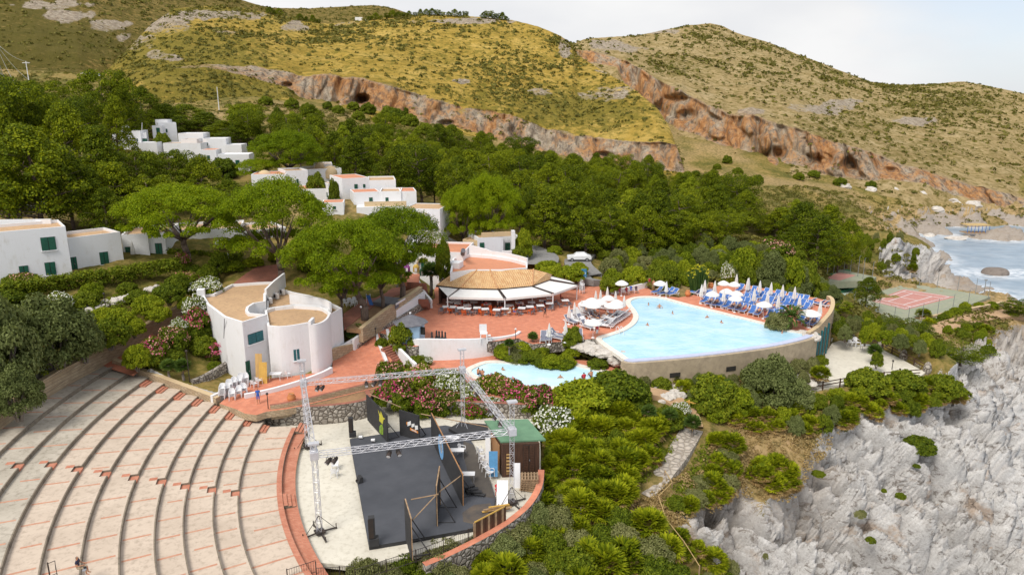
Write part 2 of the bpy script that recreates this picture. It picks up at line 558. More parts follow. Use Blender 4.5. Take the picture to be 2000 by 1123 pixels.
def mat_blocks(name,cols,mortar,bw,rh,rough_scale=1.0,vertical=True,ms=0.02,bump=0.5):
 """squared stone or brick courses"""
 m,t,b = new_mat(name)
 v = objvec(t)
 br = node(t,'ShaderNodeTexBrick',Scale=1.0)
 br.inputs['Brick Width'].default_value = bw; br.inputs['Row Height'].default_value = rh; br.inputs['Mortar Size'].default_value = ms
 br.inputs['Color1'].default_value = (*cols[0],1); br.inputs['Color2'].default_value = (*cols[1],1); br.inputs['Mortar'].default_value = (*mortar,1)
 br.inputs['Bias'].default_value = 0.0
 if vertical:
  mp_ = t.nodes.new('ShaderNodeMapping'); mp_.inputs['Rotation'].default_value = (math.pi / 2,0,R(-28))
  t.links.new(v,mp_.inputs['Vector']); vec = mp_.outputs[0]
 else: vec = v
 t.links.new(vec,br.inputs['Vector'])
 n = noise(t,1.3,6,0.65,v)
 c = mixc(t,smooth01(t,n,0.35,0.75),br.outputs[0],cols[2])
 n2 = noise(t,12,4,0.6,v)
 c = mixc(t,mth(t,'MULTIPLY',smooth01(t,n2,0.5,0.75),0.35),c,mortar)
 t.links.new(c,b.inputs['Base Color']); b.inputs['Roughness'].default_value = 0.9
 bumpn(t,mth(t,'ADD',mth(t,'MULTIPLY',br.outputs['Fac'],-0.7),mth(t,'MULTIPLY',n2,0.6)),b,bump,0.04)
 M[name] = m
mat_blocks('stone_wall',[(0.42,0.31,0.19),(0.50,0.40,0.27),(0.34,0.25,0.16)],(0.22,0.17,0.12),0.55,0.28)
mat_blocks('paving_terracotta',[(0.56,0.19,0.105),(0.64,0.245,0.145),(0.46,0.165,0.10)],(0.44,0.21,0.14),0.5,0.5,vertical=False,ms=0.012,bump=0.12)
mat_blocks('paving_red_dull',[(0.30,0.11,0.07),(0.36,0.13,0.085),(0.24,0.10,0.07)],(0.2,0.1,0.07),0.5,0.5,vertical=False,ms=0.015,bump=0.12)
mat_blocks('brick_red',[(0.47,0.14,0.075),(0.60,0.23,0.14),(0.40,0.14,0.08)],(0.42,0.24,0.17),0.28,0.14,vertical=False,ms=0.02,bump=0.3)
mat_blocks('pool_wall',[(0.40,0.32,0.22),(0.46,0.37,0.26),(0.30,0.24,0.17)],(0.3,0.24,0.17),3.0,1.2,ms=0.01,bump=0.3)
mat_blocks('brick_joint',[(0.44,0.16,0.09),(0.54,0.23,0.14),(0.50,0.30,0.21)],(0.44,0.26,0.18),0.28,0.14,vertical=False,ms=0.02,bump=0.2)
def mat_rubble(name,cols,gap,scale):
 m,t,b = new_mat(name)
 v = objvec(t)
 vo = node(t,'ShaderNodeTexVoronoi',Scale=scale,feature='DISTANCE_TO_EDGE'); t.links.new(v,vo.inputs['Vector'])
 vc = node(t,'ShaderNodeTexVoronoi',Scale=scale); t.links.new(v,vc.inputs['Vector'])
 r = ramp(t,[(0.0,cols[0]),(0.5,cols[1]),(1.0,cols[2])])
 sx = t.nodes.new('ShaderNodeSeparateColor'); t.links.new(vc.outputs['Color'],sx.inputs[0]); t.links.new(sx.outputs[0],r.inputs[0])
 n = noise(t,8,5,0.6,v)
 c = mixc(t,mth(t,'MULTIPLY',n,0.4),r.outputs[0],cols[0])
 c = mixc(t,smooth01(t,vo.outputs['Distance'],0.02,0.10),gap,c)
 t.links.new(c,b.inputs['Base Color']); b.inputs['Roughness'].default_value = 0.9
 bumpn(t,smooth01(t,vo.outputs['Distance'],0.0,0.25),b,0.9,0.12)
 M[name] = m
mat_rubble('rubble_wall',[(0.24,0.21,0.18),(0.40,0.36,0.31),(0.5,0.46,0.41)],(0.09,0.07,0.055),2.2)
mat_rubble('crazy_paving',[(0.34,0.30,0.26),(0.44,0.39,0.33),(0.5,0.44,0.38)],(0.26,0.22,0.18),1.6)
def mat_concrete(name,c1,c2,stain,lines=None):
 m,t,b = new_mat(name)
 v = objvec(t)
 n1 = noise(t,0.35,7,0.65,v); n2 = noise(t,2.2,7,0.7,v); n3 = noise(t,25,3,0.6,v)
 r = ramp(t,[(0.3,c2),(0.62,c1)]); t.links.new(n1,r.inputs[0])
 c = mixc(t,mth(t,'MULTIPLY',smooth01(t,n2,0.46,0.70),0.7),r.outputs[0],stain)
 c = mixc(t,mth(t,'MULTIPLY',smooth01(t,n3,0.55,0.8),0.25),c,stain)
 t.links.new(c,b.inputs['Base Color']); b.inputs['Roughness'].default_value = 0.9
 bumpn(t,n2,b,0.2,0.03)
 M[name] = m
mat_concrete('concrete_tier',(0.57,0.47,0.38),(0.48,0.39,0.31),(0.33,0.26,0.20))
mat_concrete('concrete_worn',(0.47,0.42,0.35),(0.36,0.32,0.26),(0.20,0.17,0.13))
mat_concrete('concrete_court',(0.66,0.62,0.53),(0.57,0.53,0.45),(0.42,0.38,0.30))
mat_concrete('platform_screed',(0.66,0.62,0.53),(0.58,0.54,0.46),(0.46,0.43,0.36))
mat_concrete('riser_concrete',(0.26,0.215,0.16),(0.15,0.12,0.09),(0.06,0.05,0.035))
mat_concrete('asphalt',(0.24,0.235,0.23),(0.18,0.175,0.17),(0.12,0.115,0.11))
mat_concrete('court_green',(0.24,0.27,0.19),(0.3,0.3,0.22),(0.36,0.34,0.25))
mat_concrete('court_red',(0.47,0.21,0.18),(0.42,0.19,0.165),(0.52,0.32,0.26))
mat_concrete('roof_tan',(0.52,0.34,0.19),(0.44,0.28,0.16),(0.28,0.19,0.12))
mat_concrete('roof_clay',(0.58,0.24,0.13),(0.50,0.20,0.11),(0.4,0.2,0.13))
mat_concrete('rim_white',(0.74,0.70,0.64),(0.68,0.63,0.56),(0.55,0.48,0.4))
mat_concrete('rim_lilac',(0.48,0.52,0.68),(0.42,0.46,0.62),(0.38,0.4,0.5))
mat_concrete('soil',(0.34,0.20,0.10),(0.22,0.12,0.06),(0.15,0.10,0.05))
def mat_tiles():
 m,t,b = new_mat('roof_tiles')
 tcn = t.nodes.new('ShaderNodeTexCoord'); uv = tcn.outputs['UV']
 wv = node(t,'ShaderNodeTexWave',Scale=1.0,wave_type='BANDS',bands_direction='X',Distortion=0.3)
 wv.inputs['Detail'].default_value = 2.0
 t.links.new(uv,wv.inputs['Vector'])
 br = node(t,'ShaderNodeTexBrick',Scale=1.0)
 br.inputs['Brick Width'].default_value = 0.32; br.inputs['Row Height'].default_value = 0.42; br.inputs['Mortar Size'].default_value = 0.03
 br.inputs['Color1'].default_value = (0.56,0.32,0.13,1); br.inputs['Color2'].default_value = (0.68,0.46,0.24,1); br.inputs['Mortar'].default_value = (0.40,0.17,0.08,1)
 t.links.new(uv,br.inputs['Vector'])
 n = noise(t,0.9,5,0.6,uv)
 c = mixc(t,smooth01(t,n,0.35,0.7),br.outputs[0],(0.66,0.44,0.22))
 c = mixc(t,mth(t,'MULTIPLY',smooth01(t,noise(t,5,4,0.6,uv),0.5,0.75),0.6),c,(0.46,0.24,0.11))
 t.links.new(c,b.inputs['Base Color']); b.inputs['Roughness'].default_value = 0.85
 wv.inputs['Scale'].default_value = 0.98
 bumpn(t,wv.outputs[1],b,0.8,0.12)
 M['roof_tiles'] = m
mat_tiles()
def mat_water(name,deep,shallow,rough,bscale,bstr,foam=False,extra=0.2):
 m,t,b = new_mat(name)
 v = objvec(t,(1,1.6,1))
 n = noise(t,bscale,5,0.6,v,0.3)
 r = ramp(t,[(0.35,deep),(0.7,shallow)]); t.links.new(noise(t,bscale * extra,5,0.6,v),r.inputs[0])
 c = r.outputs[0]
 if foam:
  a = t.nodes.new('ShaderNodeAttribute'); a.attribute_name = 'foam'
  f = mth(t,'MULTIPLY',a.outputs['Fac'],smooth01(t,noise(t,0.28,7,0.7,v),0.36,0.6))
  f2 = mth(t,'MULTIPLY',smooth01(t,noise(t,0.22,6,0.75,objvec(t,(0.6,2.2,1))),0.60,0.70),0.45)
  c = mixc(t,mth(t,'MAXIMUM',f,f2),c,(0.82,0.84,0.87))
 t.links.new(c,b.inputs['Base Color']); b.inputs['Roughness'].default_value = rough
 bumpn(t,n,b,bstr,0.15)
 M[name] = m
mat_water('pool_water',(0.33,0.61,0.80),(0.53,0.73,0.84),0.14,1.3,0.5)
mat_water('shallow_pool_water',(0.48,0.74,0.86),(0.60,0.80,0.89),0.16,1.6,0.18)
mat_water('sea_water',(0.18,0.25,0.32),(0.30,0.37,0.44),0.28,0.45,0.9,True,0.35)
sa_band = -0.75
def mat_ground():
 m,t,b = new_mat('ground')
 v = objvec(t)
 g = t.nodes.new('ShaderNodeNewGeometry')
 sep_ = t.nodes.new('ShaderNodeSeparateXYZ'); t.links.new(g.outputs['True Normal'],sep_.inputs[0])
 ar = t.nodes.new('ShaderNodeAttribute'); ar.attribute_name = 'rock'
 dr = t.nodes.new('ShaderNodeAttribute'); dr.attribute_name = 'dry'
 n1 = noise(t,0.10,7,0.65,v); n2 = noise(t,0.9,7,0.7,v); n3 = noise(t,5,6,0.7,v)
 grass = ramp(t,[(0.30,(0.05,0.055,0.014)),(0.46,(0.12,0.11,0.022)),(0.56,(0.26,0.19,0.06)),(0.8,(0.40,0.25,0.12))])
 t.links.new(mth(t,'ADD',mth(t,'MULTIPLY',n1,0.5),mth(t,'MULTIPLY',n2,0.5)),grass.inputs[0])
 dry = ramp(t,[(0.32,(0.10,0.085,0.035)),(0.5,(0.34,0.24,0.11)),(0.7,(0.48,0.33,0.19))])
 t.links.new(n2,dry.inputs[0])
 soil = mixc(t,dr.outputs['Fac'],grass.outputs[0],dry.outputs[0])
 rk = ramp(t,[(0.25,(0.24,0.215,0.20)),(0.42,(0.44,0.42,0.405)),(0.58,(0.60,0.585,0.57)),(0.8,(0.68,0.665,0.65))])
 t.links.new(mth(t,'ADD',mth(t,'MULTIPLY',n2,0.45),mth(t,'MULTIPLY',n3,0.55)),rk.inputs[0])
 rust = mth(t,'MULTIPLY',smooth01(t,noise(t,0.16,6,0.7,objvec(t,(1,1,1.4))),0.56,0.68),0.6)
 rock = mixc(t,rust,rk.outputs[0],(0.36,0.235,0.14))
 rot = t.nodes.new('ShaderNodeMapping'); rot.inputs['Rotation'].default_value = (0,0,-sa_band); rot.inputs['Scale'].default_value = (0.35,1.5,1.0)
 t.links.new(v,rot.inputs['Vector'])
 stain_shade = mth(t,'MULTIPLY',smooth01(t,noise(t,1.0,8,0.78,rot.outputs[0],0.6),0.52,0.62),0.78)  # stain bands and the lichen below, both also standing in for crevice shade
 rock = mixc(t,stain_shade,rock,(0.13,0.105,0.085))
 lich = mth(t,'MULTIPLY',smooth01(t,noise(t,1.7,7,0.75,v),0.58,0.66),0.5)
 rock = mixc(t,lich,rock,(0.13,0.115,0.10))
 rock = mixc(t,mth(t,'MULTIPLY',dr.outputs['Fac'],0.75),rock,(0.27,0.215,0.165))
 steep = mth(t,'MULTIPLY',smooth01(t,sep_.outputs['Z'],0.72,0.45),mth(t,'SUBTRACT',1.0,mth(t,'MULTIPLY',dr.outputs['Fac'],0.3)))
 f = mth(t,'MAXIMUM',ar.outputs['Fac'],steep)
 f = smooth01(t,mth(t,'ADD',f,mth(t,'MULTIPLY',mth(t,'SUBTRACT',n2,0.5),0.5)),0.35,0.65)
 t.links.new(mixc(t,f,soil,rock),b.inputs['Base Color'])
 b.inputs['Roughness'].default_value = 0.95
 b.inputs['Specular IOR Level'].default_value = 0.15
 bumpn(t,mth(t,'ADD',n3,mth(t,'MULTIPLY',noise(t,16,5,0.7,v),0.5)),b,0.75,0.16)
 M['ground'] = m
mat_ground()
def mat_hill(name,gold,green,pale):
 m,t,b = new_mat(name)
 v = objvec(t)
 g = t.nodes.new('ShaderNodeNewGeometry')
 sep_ = t.nodes.new('ShaderNodeSeparateXYZ'); t.links.new(g.outputs['True Normal'],sep_.inputs[0])
 ar = t.nodes.new('ShaderNodeAttribute'); ar.attribute_name = 'rock'
 gr = t.nodes.new('ShaderNodeAttribute'); gr.attribute_name = 'green'
 n0 = noise(t,0.012,6,0.6,v); n1 = noise(t,0.06,7,0.7,v); n2 = noise(t,0.30,7,0.75,v); n3 = noise(t,1.2,5,0.7,v)
 r = ramp(t,[(0.33,gold[0]),(0.50,gold[1]),(0.66,gold[2])]); t.links.new(n1,r.inputs[0])
 c = mixc(t,mth(t,'MULTIPLY',smooth01(t,mth(t,'ADD',n2,mth(t,'MULTIPLY',gr.outputs['Fac'],0.20)),0.50,0.64),0.85),r.outputs[0],green)
 c = mixc(t,mth(t,'MULTIPLY',smooth01(t,n3,0.60,0.72),0.5),c,pale)
 c = mixc(t,mth(t,'MULTIPLY',smooth01(t,n3,0.44,0.30),0.6),c,tuple(x * 0.55 for x in green))
 vr = objvec(t,(1,1,0.35))
 s1 = noise(t,0.10,6,0.7,vr); s2 = noise(t,0.45,7,0.75,vr)
 rk = ramp(t,[(0.28,(0.10,0.08,0.06)),(0.42,(0.30,0.235,0.17)),(0.54,(0.46,0.39,0.30)),(0.72,(0.60,0.54,0.45))]); t.links.new(s2,rk.inputs[0])  # dark end of the ramp paints in the shade of crevices
 orange = ramp(t,[(0.28,(0.17,0.075,0.03)),(0.48,(0.44,0.21,0.085)),(0.62,(0.56,0.33,0.16)),(0.78,(0.62,0.45,0.28))]); t.links.new(s2,orange.inputs[0])
 ru = t.nodes.new('ShaderNodeAttribute'); ru.attribute_name = 'rust'
 rock = mixc(t,mth(t,'MULTIPLY',smooth01(t,mth(t,'ADD',mth(t,'MULTIPLY',s1,0.6),mth(t,'MULTIPLY',s2,0.4)),0.43,0.55),ru.outputs['Fac']),rk.outputs[0],orange.outputs[0])
 rock = mixc(t,mth(t,'MULTIPLY',smooth01(t,noise(t,0.3,6,0.7,objvec(t,(1.6,1.6,0.12))),0.50,0.64),0.75),rock,(0.13,0.105,0.09))
 f = mth(t,'ADD',ar.outputs['Fac'],mth(t,'MULTIPLY',mth(t,'SUBTRACT',n2,0.5),0.7))
 f = smooth01(t,f,0.42,0.60)
 t.links.new(mixc(t,f,c,rock),b.inputs['Base Color'])
 b.inputs['Roughness'].default_value = 1.0
 b.inputs['Specular IOR Level'].default_value = 0.05
 bumpn(t,mth(t,'ADD',n2,n3),b,1.0,0.9)
 M[name] = m
mat_hill('hill_gold',[(0.30,0.21,0.040),(0.48,0.325,0.070),(0.60,0.42,0.12)],(0.19,0.165,0.030),(0.52,0.38,0.17))
mat_hill('hill_brown_shaded',[(0.17,0.125,0.04),(0.27,0.19,0.06),(0.38,0.27,0.10)],(0.10,0.092,0.02),(0.36,0.28,0.15))  # brown green slope, darkened partly to paint in shade on the left hill
mat_hill('hill_pale',[(0.33,0.24,0.11),(0.45,0.335,0.165),(0.53,0.41,0.23)],(0.19,0.155,0.045),(0.52,0.42,0.27))
def mat_leaf(name,dark,mid,bright,trans=0.35,nscale=0.5,rough=0.6):
 m,t,b = new_mat(name)
 g = t.nodes.new('ShaderNodeNewGeometry'); oi = t.nodes.new('ShaderNodeObjectInfo')
 v = objvec(t)
 n = noise(t,nscale,3,0.6,v)
 f = mth(t,'ADD',mth(t,'MULTIPLY',g.outputs['Random Per Island'],0.42),mth(t,'MULTIPLY',n,0.42))
 f = mth(t,'ADD',f,mth(t,'MULTIPLY',oi.outputs['Random'],0.22))
 r = ramp(t,[(0.25,dark),(0.52,mid),(0.85,bright)]); t.links.new(f,r.inputs[0])
 t.links.new(r.outputs[0],b.inputs['Base Color'])
 b.inputs['Roughness'].default_value = rough; b.inputs['Specular IOR Level'].default_value = 0.08
 tr = t.nodes.new('ShaderNodeBsdfTranslucent'); t.links.new(mixc(t,1.0,r.outputs[0],(1.15,1.1,0.6),'MULTIPLY'),tr.inputs['Color'])
 mx = t.nodes.new('ShaderNodeMixShader'); mx.inputs[0].default_value = trans
 t.links.new(b.outputs[0],mx.inputs[1]); t.links.new(tr.outputs[0],mx.inputs[2])
 t.links.new(mx.outputs[0],t.nodes['Material Output'].inputs['Surface'])
 M[name] = m
mat_leaf('pine_leaf',(0.030,0.050,0.004),(0.110,0.150,0.007),(0.33,0.36,0.012),0.33)
mat_leaf('umbrella_leaf',(0.050,0.090,0.004),(0.155,0.225,0.006),(0.32,0.385,0.010),0.38)
mat_leaf('bush_leaf',(0.050,0.080,0.008),(0.130,0.175,0.013),(0.28,0.31,0.022),0.36,0.8)
mat_leaf('bright_leaf',(0.085,0.13,0.008),(0.22,0.275,0.014),(0.42,0.44,0.025),0.4,0.8)
mat_leaf('olive_leaf',(0.075,0.095,0.028),(0.155,0.185,0.060),(0.28,0.31,0.12),0.3,0.9)
mat_leaf('scrub_leaf',(0.10,0.115,0.035),(0.20,0.21,0.075),(0.34,0.33,0.15),0.3,0.9)
mat_leaf('palmetto_leaf',(0.060,0.095,0.006),(0.21,0.255,0.011),(0.50,0.52,0.025),0.38,1.0,0.45)
mat_leaf('palm_leaf',(0.04,0.08,0.02),(0.09,0.15,0.03),(0.17,0.24,0.05),0.35,1.2,0.45)
mat_leaf('straw_leaf',(0.18,0.11,0.04),(0.36,0.24,0.10),(0.52,0.38,0.19),0.3,1.2)
mat_leaf('dry_grass',(0.24,0.17,0.07),(0.40,0.29,0.13),(0.55,0.42,0.22),0.35,0.4)
mat_leaf('hill_scrub',(0.075,0.078,0.018),(0.145,0.138,0.030),(0.24,0.21,0.05),0.25,0.05)
mat_leaf('flower_pink',(0.45,0.03,0.13),(0.62,0.07,0.21),(0.76,0.25,0.38),0.3,0.8)
mat_leaf('flower_salmon',(0.60,0.20,0.17),(0.72,0.34,0.29),(0.8,0.52,0.44),0.3,0.8)
mat_leaf('flower_white',(0.68,0.70,0.62),(0.8,0.8,0.76),(0.85,0.85,0.83),0.3,0.8)
mat_leaf('flower_yellow',(0.45,0.42,0.02),(0.6,0.55,0.03),(0.7,0.65,0.08),0.3,0.8)
mat_leaf('euphorbia_leaf',(0.03,0.07,0.02),(0.06,0.11,0.025),(0.12,0.18,0.04),0.2,0.8)
# ================================================================ levels and outlines of the built ground
SEA = -18.0
Z_TER,Z_KID,Z_PLAT,Z_COURT = 3.7,1.8,-1.0,-8.5
def z6(l): return [(1340 + a / 6.667,520 + b / 6.667) for a,b in l]
def z5b(l): return [(650 + a / 2.807,380 + b / 2.807) for a,b in l]
def z8(l): return [(1040 + a / 7.486,540 + b / 7.486) for a,b in l]
def zs(l): return [(550 + a / 3.304,660 + b / 3.304) for a,b in l]
def zt(l): return [(550 + a / 3.636,860 + b / 3.636) for a,b in l]
pool_px = [(1175,664),(1190,658),(1217,649),(1236,638),(1245,628),(1247,618),(1241,607),(1233,597),(1232,590),(1237,586.5),
     (1248,583.5),(1268,582.5),(1290,584),(1320,592),(1350,600),(1385,608),(1420,617),(1460,627),(1487,634),(1506,641),
     (1530,647),(1556,651),(1576,652.5),(1574,656),(1550,664),(1500,674.5),(1450,682),(1400,688.5),(1350,694),(1290,699.5),(1240,703.5),(1229,703),(1215,693),(1195,680)]
POOL = [tuple(p[:2]) for p in smooth_closed([Vector((*at(a,b,3.58)[:2],0)) for a,b in pool_px],3)]
kid_px = z5b([(760,968),(800,945),(850,928),(910,926),(960,928),(1010,935),(1060,930),(1110,922),(1160,911),(1205,908),(1250,920),(1350,948),(1440,968),
     (1505,985),(1490,1000),(1420,1020),(1340,1038),(1250,1052),(1180,1057),(1110,1056),(1030,1048),(950,1034),(880,1022),(820,1010),(780,992)])
KID = [tuple(p[:2]) for p in smooth_closed([Vector((*at(a,b,Z_KID - 0.1)[:2],0)) for a,b in kid_px],3)]
ter_px = [(733,648),(745,645),(761,637),(800,617),(829,601),(838,590),(850,582),(848,566),(862,540),(1000,535),(1090,532),(1146,559),(1178,557),(1184,570),(1200,571),(1262,561),
    (1290,577),(1325,581),(1352,577),(1372,566),(1400,559),(1424,554),(1450,555),(1490,563),(1550,575),(1595,582),(1620,588),(1625,596),(1620,614),(1607,630),
    (1595,643),(1578,653.5),(1550,665),(1500,675.5),(1450,683),(1400,689.5),(1350,695),(1290,700.5),(1240,704.5),(1228,704),(1213,694),(1193,681),(1174,665),(1160,661),
    (1133,664),(1073,669),(1040,672),(1012,661),(960,667),(900,670.5),(830,672),(812,677),(790,674),(775,664),(763,655)]
TER = xy(ter_px,Z_TER)
kdk_px = [(806,697),(840,699),(900,698),(960,690),(1010,700),(1200,705),(1225,720),(1200,742),(1160,762),(1115,780),(1075,788),(1000,778),(880,768),(800,752),(770,735),(790,712)]
KDK = xy(kdk_px,Z_KID)
PAV = RBF([(*at(505,790,2.2)[:2],2.2),(*at(560,768,2.2)[:2],2.2),(*at(650,735,2.25)[:2],2.25),(*at(740,705,2.3)[:2],2.3),(*at(700,670,3.1)[:2],3.1),(*at(740,650,3.68)[:2],3.68),(*at(760,655,3.68)[:2],3.68),
     (*at(655,690,2.7)[:2],2.7),(*at(420,780,2.2)[:2],2.2),(*at(770,735,2.0)[:2],2.0)],3.0)
pav_px = [(440,786),(462,793),(478,800),(500,802),(520,796),(560,790),(600,781),(660,766),(720,751),(755,742),(768,722),(770,705),(752,690),(741,668),(738,655),(750,650),(762,654),(765,640),(733,646),(700,664),(676,678),(650,690),(649,720),(610,727),(560,734),(522,738),(478,748),(452,764),(428,782)]
PAVP = xy(pav_px,2.5)
RAMPF = RBF([(*at(205,712,4.3)[:2],4.3),(*at(260,712,4.2)[:2],4.2),(*at(320,645,5.4)[:2],5.4),(*at(388,607,6.2)[:2],6.2),(*at(400,615,6.2)[:2],6.2)],3.0)
ramp_px = [(196,712),(222,694),(320,643),(372,614),(392,604),(396,625),(370,640),(330,668),(275,705),(258,718),(222,716)]
RAMP = [tuple(at(a,b,4.3 + 1.9 * max(0,min(1,(a - 205) / 185)))[:2]) for a,b in ramp_px]
plat_px = [(1608,705),(1613,688),(1625,670),(1640,665),(1665,671),(1722,682),(1762,702),(1808,727),(1797,735),(1740,739),(1680,743),(1640,753),(1572,767),(1550,756),(1590,740)]
PLAT = xy(plat_px,Z_PLAT)
court_px = [(1655,592),(1762,554),(1822,560),(1935,579),(1830,622),(1775,640),(1740,622)]
COURT = xy(court_px,Z_COURT)
court2_px = [(1600,560),(1640,525),(1700,536),(1690,542),(1622,548),(1620,575)]
# amphitheatre: rings about one centre, fitted to the tiers
AC = (24.16,68.14)
AR = [67.62,65.36,63.14,61.08,58.88,56.72,54.61,52.77,50.75,48.96,45.63,44.55]
FLOOR_PX = [(575,1123),(617,1097),(692,1106),(800,1086),(905,1052),(985,1020),(1040,985),(1056,955),(1056,880),(1050,800),(760,760),(722,775),(715,812),(640,826),(560,826),(520,826)]
FLOOR = xy(FLOOR_PX,0.0)
# ================================================================ terrain
CP = []
def cp(px,py,z): CP.append((*at(px,py,z)[:2],z))
def cpd(px,py,Y): p = atd(px,py,Y); CP.append(tuple(p))
for a in [(-250,900,5),(-150,700,8),(0,800,6.0),(90,745,6.4),(200,678,6.8),(270,640,7.5),(330,608,8.2),(390,575,8.6),(-100,600,9.8),(0,585,9.5),(120,570,9.8),(240,552,9.8),(345,532,9.8),
    (0,640,8.4),(130,625,8.4),(280,575,9.0),(-120,540,11.2),(0,545,11.2),(140,538,11),(240,530,10.8),(330,516,10.6),(420,500,11),(480,510,10),(560,520,9),(560,552,7.5),(500,545,8.5),(430,560,8.0),
    (420,560,8),(620,540,8),(700,540,7.5),(780,530,7.2),(860,510,7),(660,590,6.4),(700,615,5.9),(745,598,5.9),(790,580,6.0),(820,560,6.3),(680,640,4.9),(430,700,3.0),(380,720,3.2),(440,740,2.3),(350,715,3.6),(470,700,2.4),
    (560,770,1.9),(650,770,1.9),(720,765,1.7),(780,760,1.0),(880,790,0.2),(1000,800,0.0),(1080,790,1.0),(1000,683,3.3),(1060,682,3.3),(1120,680,3.3),(1180,690,2.9),(1100,696,2.3),(1030,697,2.3),(1080,840,-0.2),(1060,900,-0.8),(1090,960,-1.2),(1060,990,-1.6),(1010,1050,-1.8),(900,1100,-1.8),(800,1123,-1.5),(640,1200,-1.5),
    (1000,1123,-2.4),(1150,1123,-3.2),(1100,1050,-2.4),(1180,1000,-2.2),(1150,900,-0.6),(1200,850,0.0),(1150,800,0.9),(1230,770,1.1),(1250,742,1.2),(1300,745,0.9),(1400,738,0.5),(1500,725,0.5),(1560,712,0.6),(1600,712,-0.2),
    (1320,790,0.4),(1350,835,-0.6),(1300,900,-1.6),(1250,965,-2.4),(1330,960,-2.6),(1390,850,-0.8),(1450,790,-0.4),(1520,780,-0.9),(1600,790,-1.2),(1720,770,-1.3),(1830,745,-1.6),(1880,760,-3.0),
    (1450,840,-1.6),(1550,860,-2.6),(1640,835,-2.8),(1720,840,-3.6),(1800,815,-4),(1880,790,-4.6),(1380,950,-3.2),(1420,1000,-4.4),(1320,1050,-3.8),(1260,1123,-4.2),(1400,1123,-6.6),(1550,950,-5.2),(1550,1050,-7),(1600,1123,-9),
    (1640,900,-5.0),(1700,950,-6.5),(1750,1123,-11.5),(1800,900,-6.6),(1800,1000,-9.5),(1900,850,-6.6),(1900,1000,-10.5),(1900,1123,-13.5),(1990,800,-8.6),(1990,900,-10.5),(1990,1000,-11.2),(2000,1123,-13.6),(2150,900,-19),(2150,1123,-25),(2200,750,-17),
    (1920,720,-6.0),(1990,720,-8.2),(1850,700,-5.2),(1800,680,-4.6),(1750,655,-4.6),(1700,640,-4.4),(1640,640,-3.6),(1650,605,-5.2),(1700,615,-6.6),(1780,640,-8.2),(1850,640,-8.2),(1900,660,-7.6),(1990,660,-8.8),(1930,615,-8.9),(1990,625,-10),(2060,640,-13),(2150,650,-22),
    (1640,570,-6.8),(1680,555,-7.6),(1760,552,-8.7),(1830,558,-9.0),(1890,568,-9.2),(1942,578,-9.5),(1965,586,-14),(2000,592,-18.6),(1905,562,-17),(1960,573,-23),(1870,552,-22),(2050,590,-26),
    (1625,525,-5.8),(1700,525,-7.2),(1670,500,-5.5),(1720,515,-7.5),(1735,470,-4.6),(1700,480,-5),(1690,450,-5.2),
    (1845,548,-18.5),(1848,520,-18.5),(1840,500,-18.5),(1815,482,-18.5),(1790,465,-18.5),(1760,456,-17),(1900,540,-27),(1900,500,-27),(2000,560,-28),(2000,500,-27),(1860,475,-24),(1950,470,-24),(2100,520,-28),(2100,470,-24),
    (1790,457,-18),(1850,459,-18),(1920,460,-18),(2000,462,-18),(2150,463,-18),(1780,446,-15.6),(1850,446,-15.8),(1950,446,-15.8),(2100,446,-15.8),(1800,415,-12),(1900,415,-12.5),(2000,415,-12.8),(2150,420,-13.5),
    (1700,425,-7),(1600,420,-5),(1650,395,-4.5),(1750,390,-7.5),(1850,390,-9.5),(1950,400,-11)]: cp(*a)
for a in [(950,505,122),(900,500,120),(1010,500,122),(1050,510,120),(1110,520,118),(1160,535,116),(1350,512,135),(1250,520,128),(1200,490,140),(1300,480,150),(1300,555,112),(1250,548,116),(1400,545,118),(1500,545,124),(1580,560,124),(1450,500,140),(1550,490,150),(1600,470,175),
    (760,420,126),(680,400,126),(560,380,135),(830,440,126),(900,420,150),(600,350,150),(400,320,165),(330,300,168),(260,300,158),(470,320,165),(200,420,125),(100,420,112),(0,420,110),(-150,430,110),(300,430,120),(420,440,118),(0,300,165),(150,290,170),(-200,300,165),
    (300,235,215),(150,215,230),(0,190,240),(-250,190,240),(450,225,215),(600,250,225),(500,190,265),(640,215,270),(760,245,270),(830,258,265),(900,280,262),(1000,305,255),(1100,330,250),(1200,345,250),(1320,352,250),(1000,380,190),(1150,400,185),(1300,400,195),(1400,400,215),(1450,380,250),(1400,355,280),(1500,362,290),(1600,372,285),(700,270,225),(850,310,215),(1240,178,455),(1225,200,420),(1275,225,430),(1320,258,398),(1345,300,360),(1390,285,372),(1290,330,330),(1230,300,340),(1430,310,350),(1740,477,187),(1775,479,193),(1805,483,199),(1832,493,204),(1742,545,176),(1776,551,181),(1806,554,188),(1836,554,195)]: cpd(*a)
GROUND = RBF(CP,2.5,0.02)
PADS = [(TER,lambda x,y: 0 * x + Z_TER - 0.6),(KDK,lambda x,y: 0 * x + Z_KID - 0.5),(PAVP,lambda x,y: PAV(x,y) - 0.35),(RAMP,lambda x,y: RAMPF(x,y) - 0.35),
  (PLAT,lambda x,y: 0 * x + Z_PLAT - 0.3),(COURT,lambda x,y: 0 * x + Z_COURT - 0.3),(FLOOR,lambda x,y: 0 * x - 0.5),
  (xy([(1604,592),(1716,559),(1716,546),(1622,562)],-8.5),lambda x,y: 0 * x - 8.8),(offset_closed(POOL,0.2),lambda x,y: 0 * x + 0.3),(KID,lambda x,y: 0 * x + 0.6)]
def amphi_clamp(x,y):
 r = np.hypot(x - AC[0],y - AC[1])
 z = 0.35 + 0.35 * np.floor((r - 45.0) / 2.03) - 0.9
 d = (y - 72.9) - (x + 41.2) * (-0.245)         # north of the end wall the tiers stop
 return np.where((r < 72) & (x < -10) & (d < 0.0),np.minimum(z,4.2),1e6)
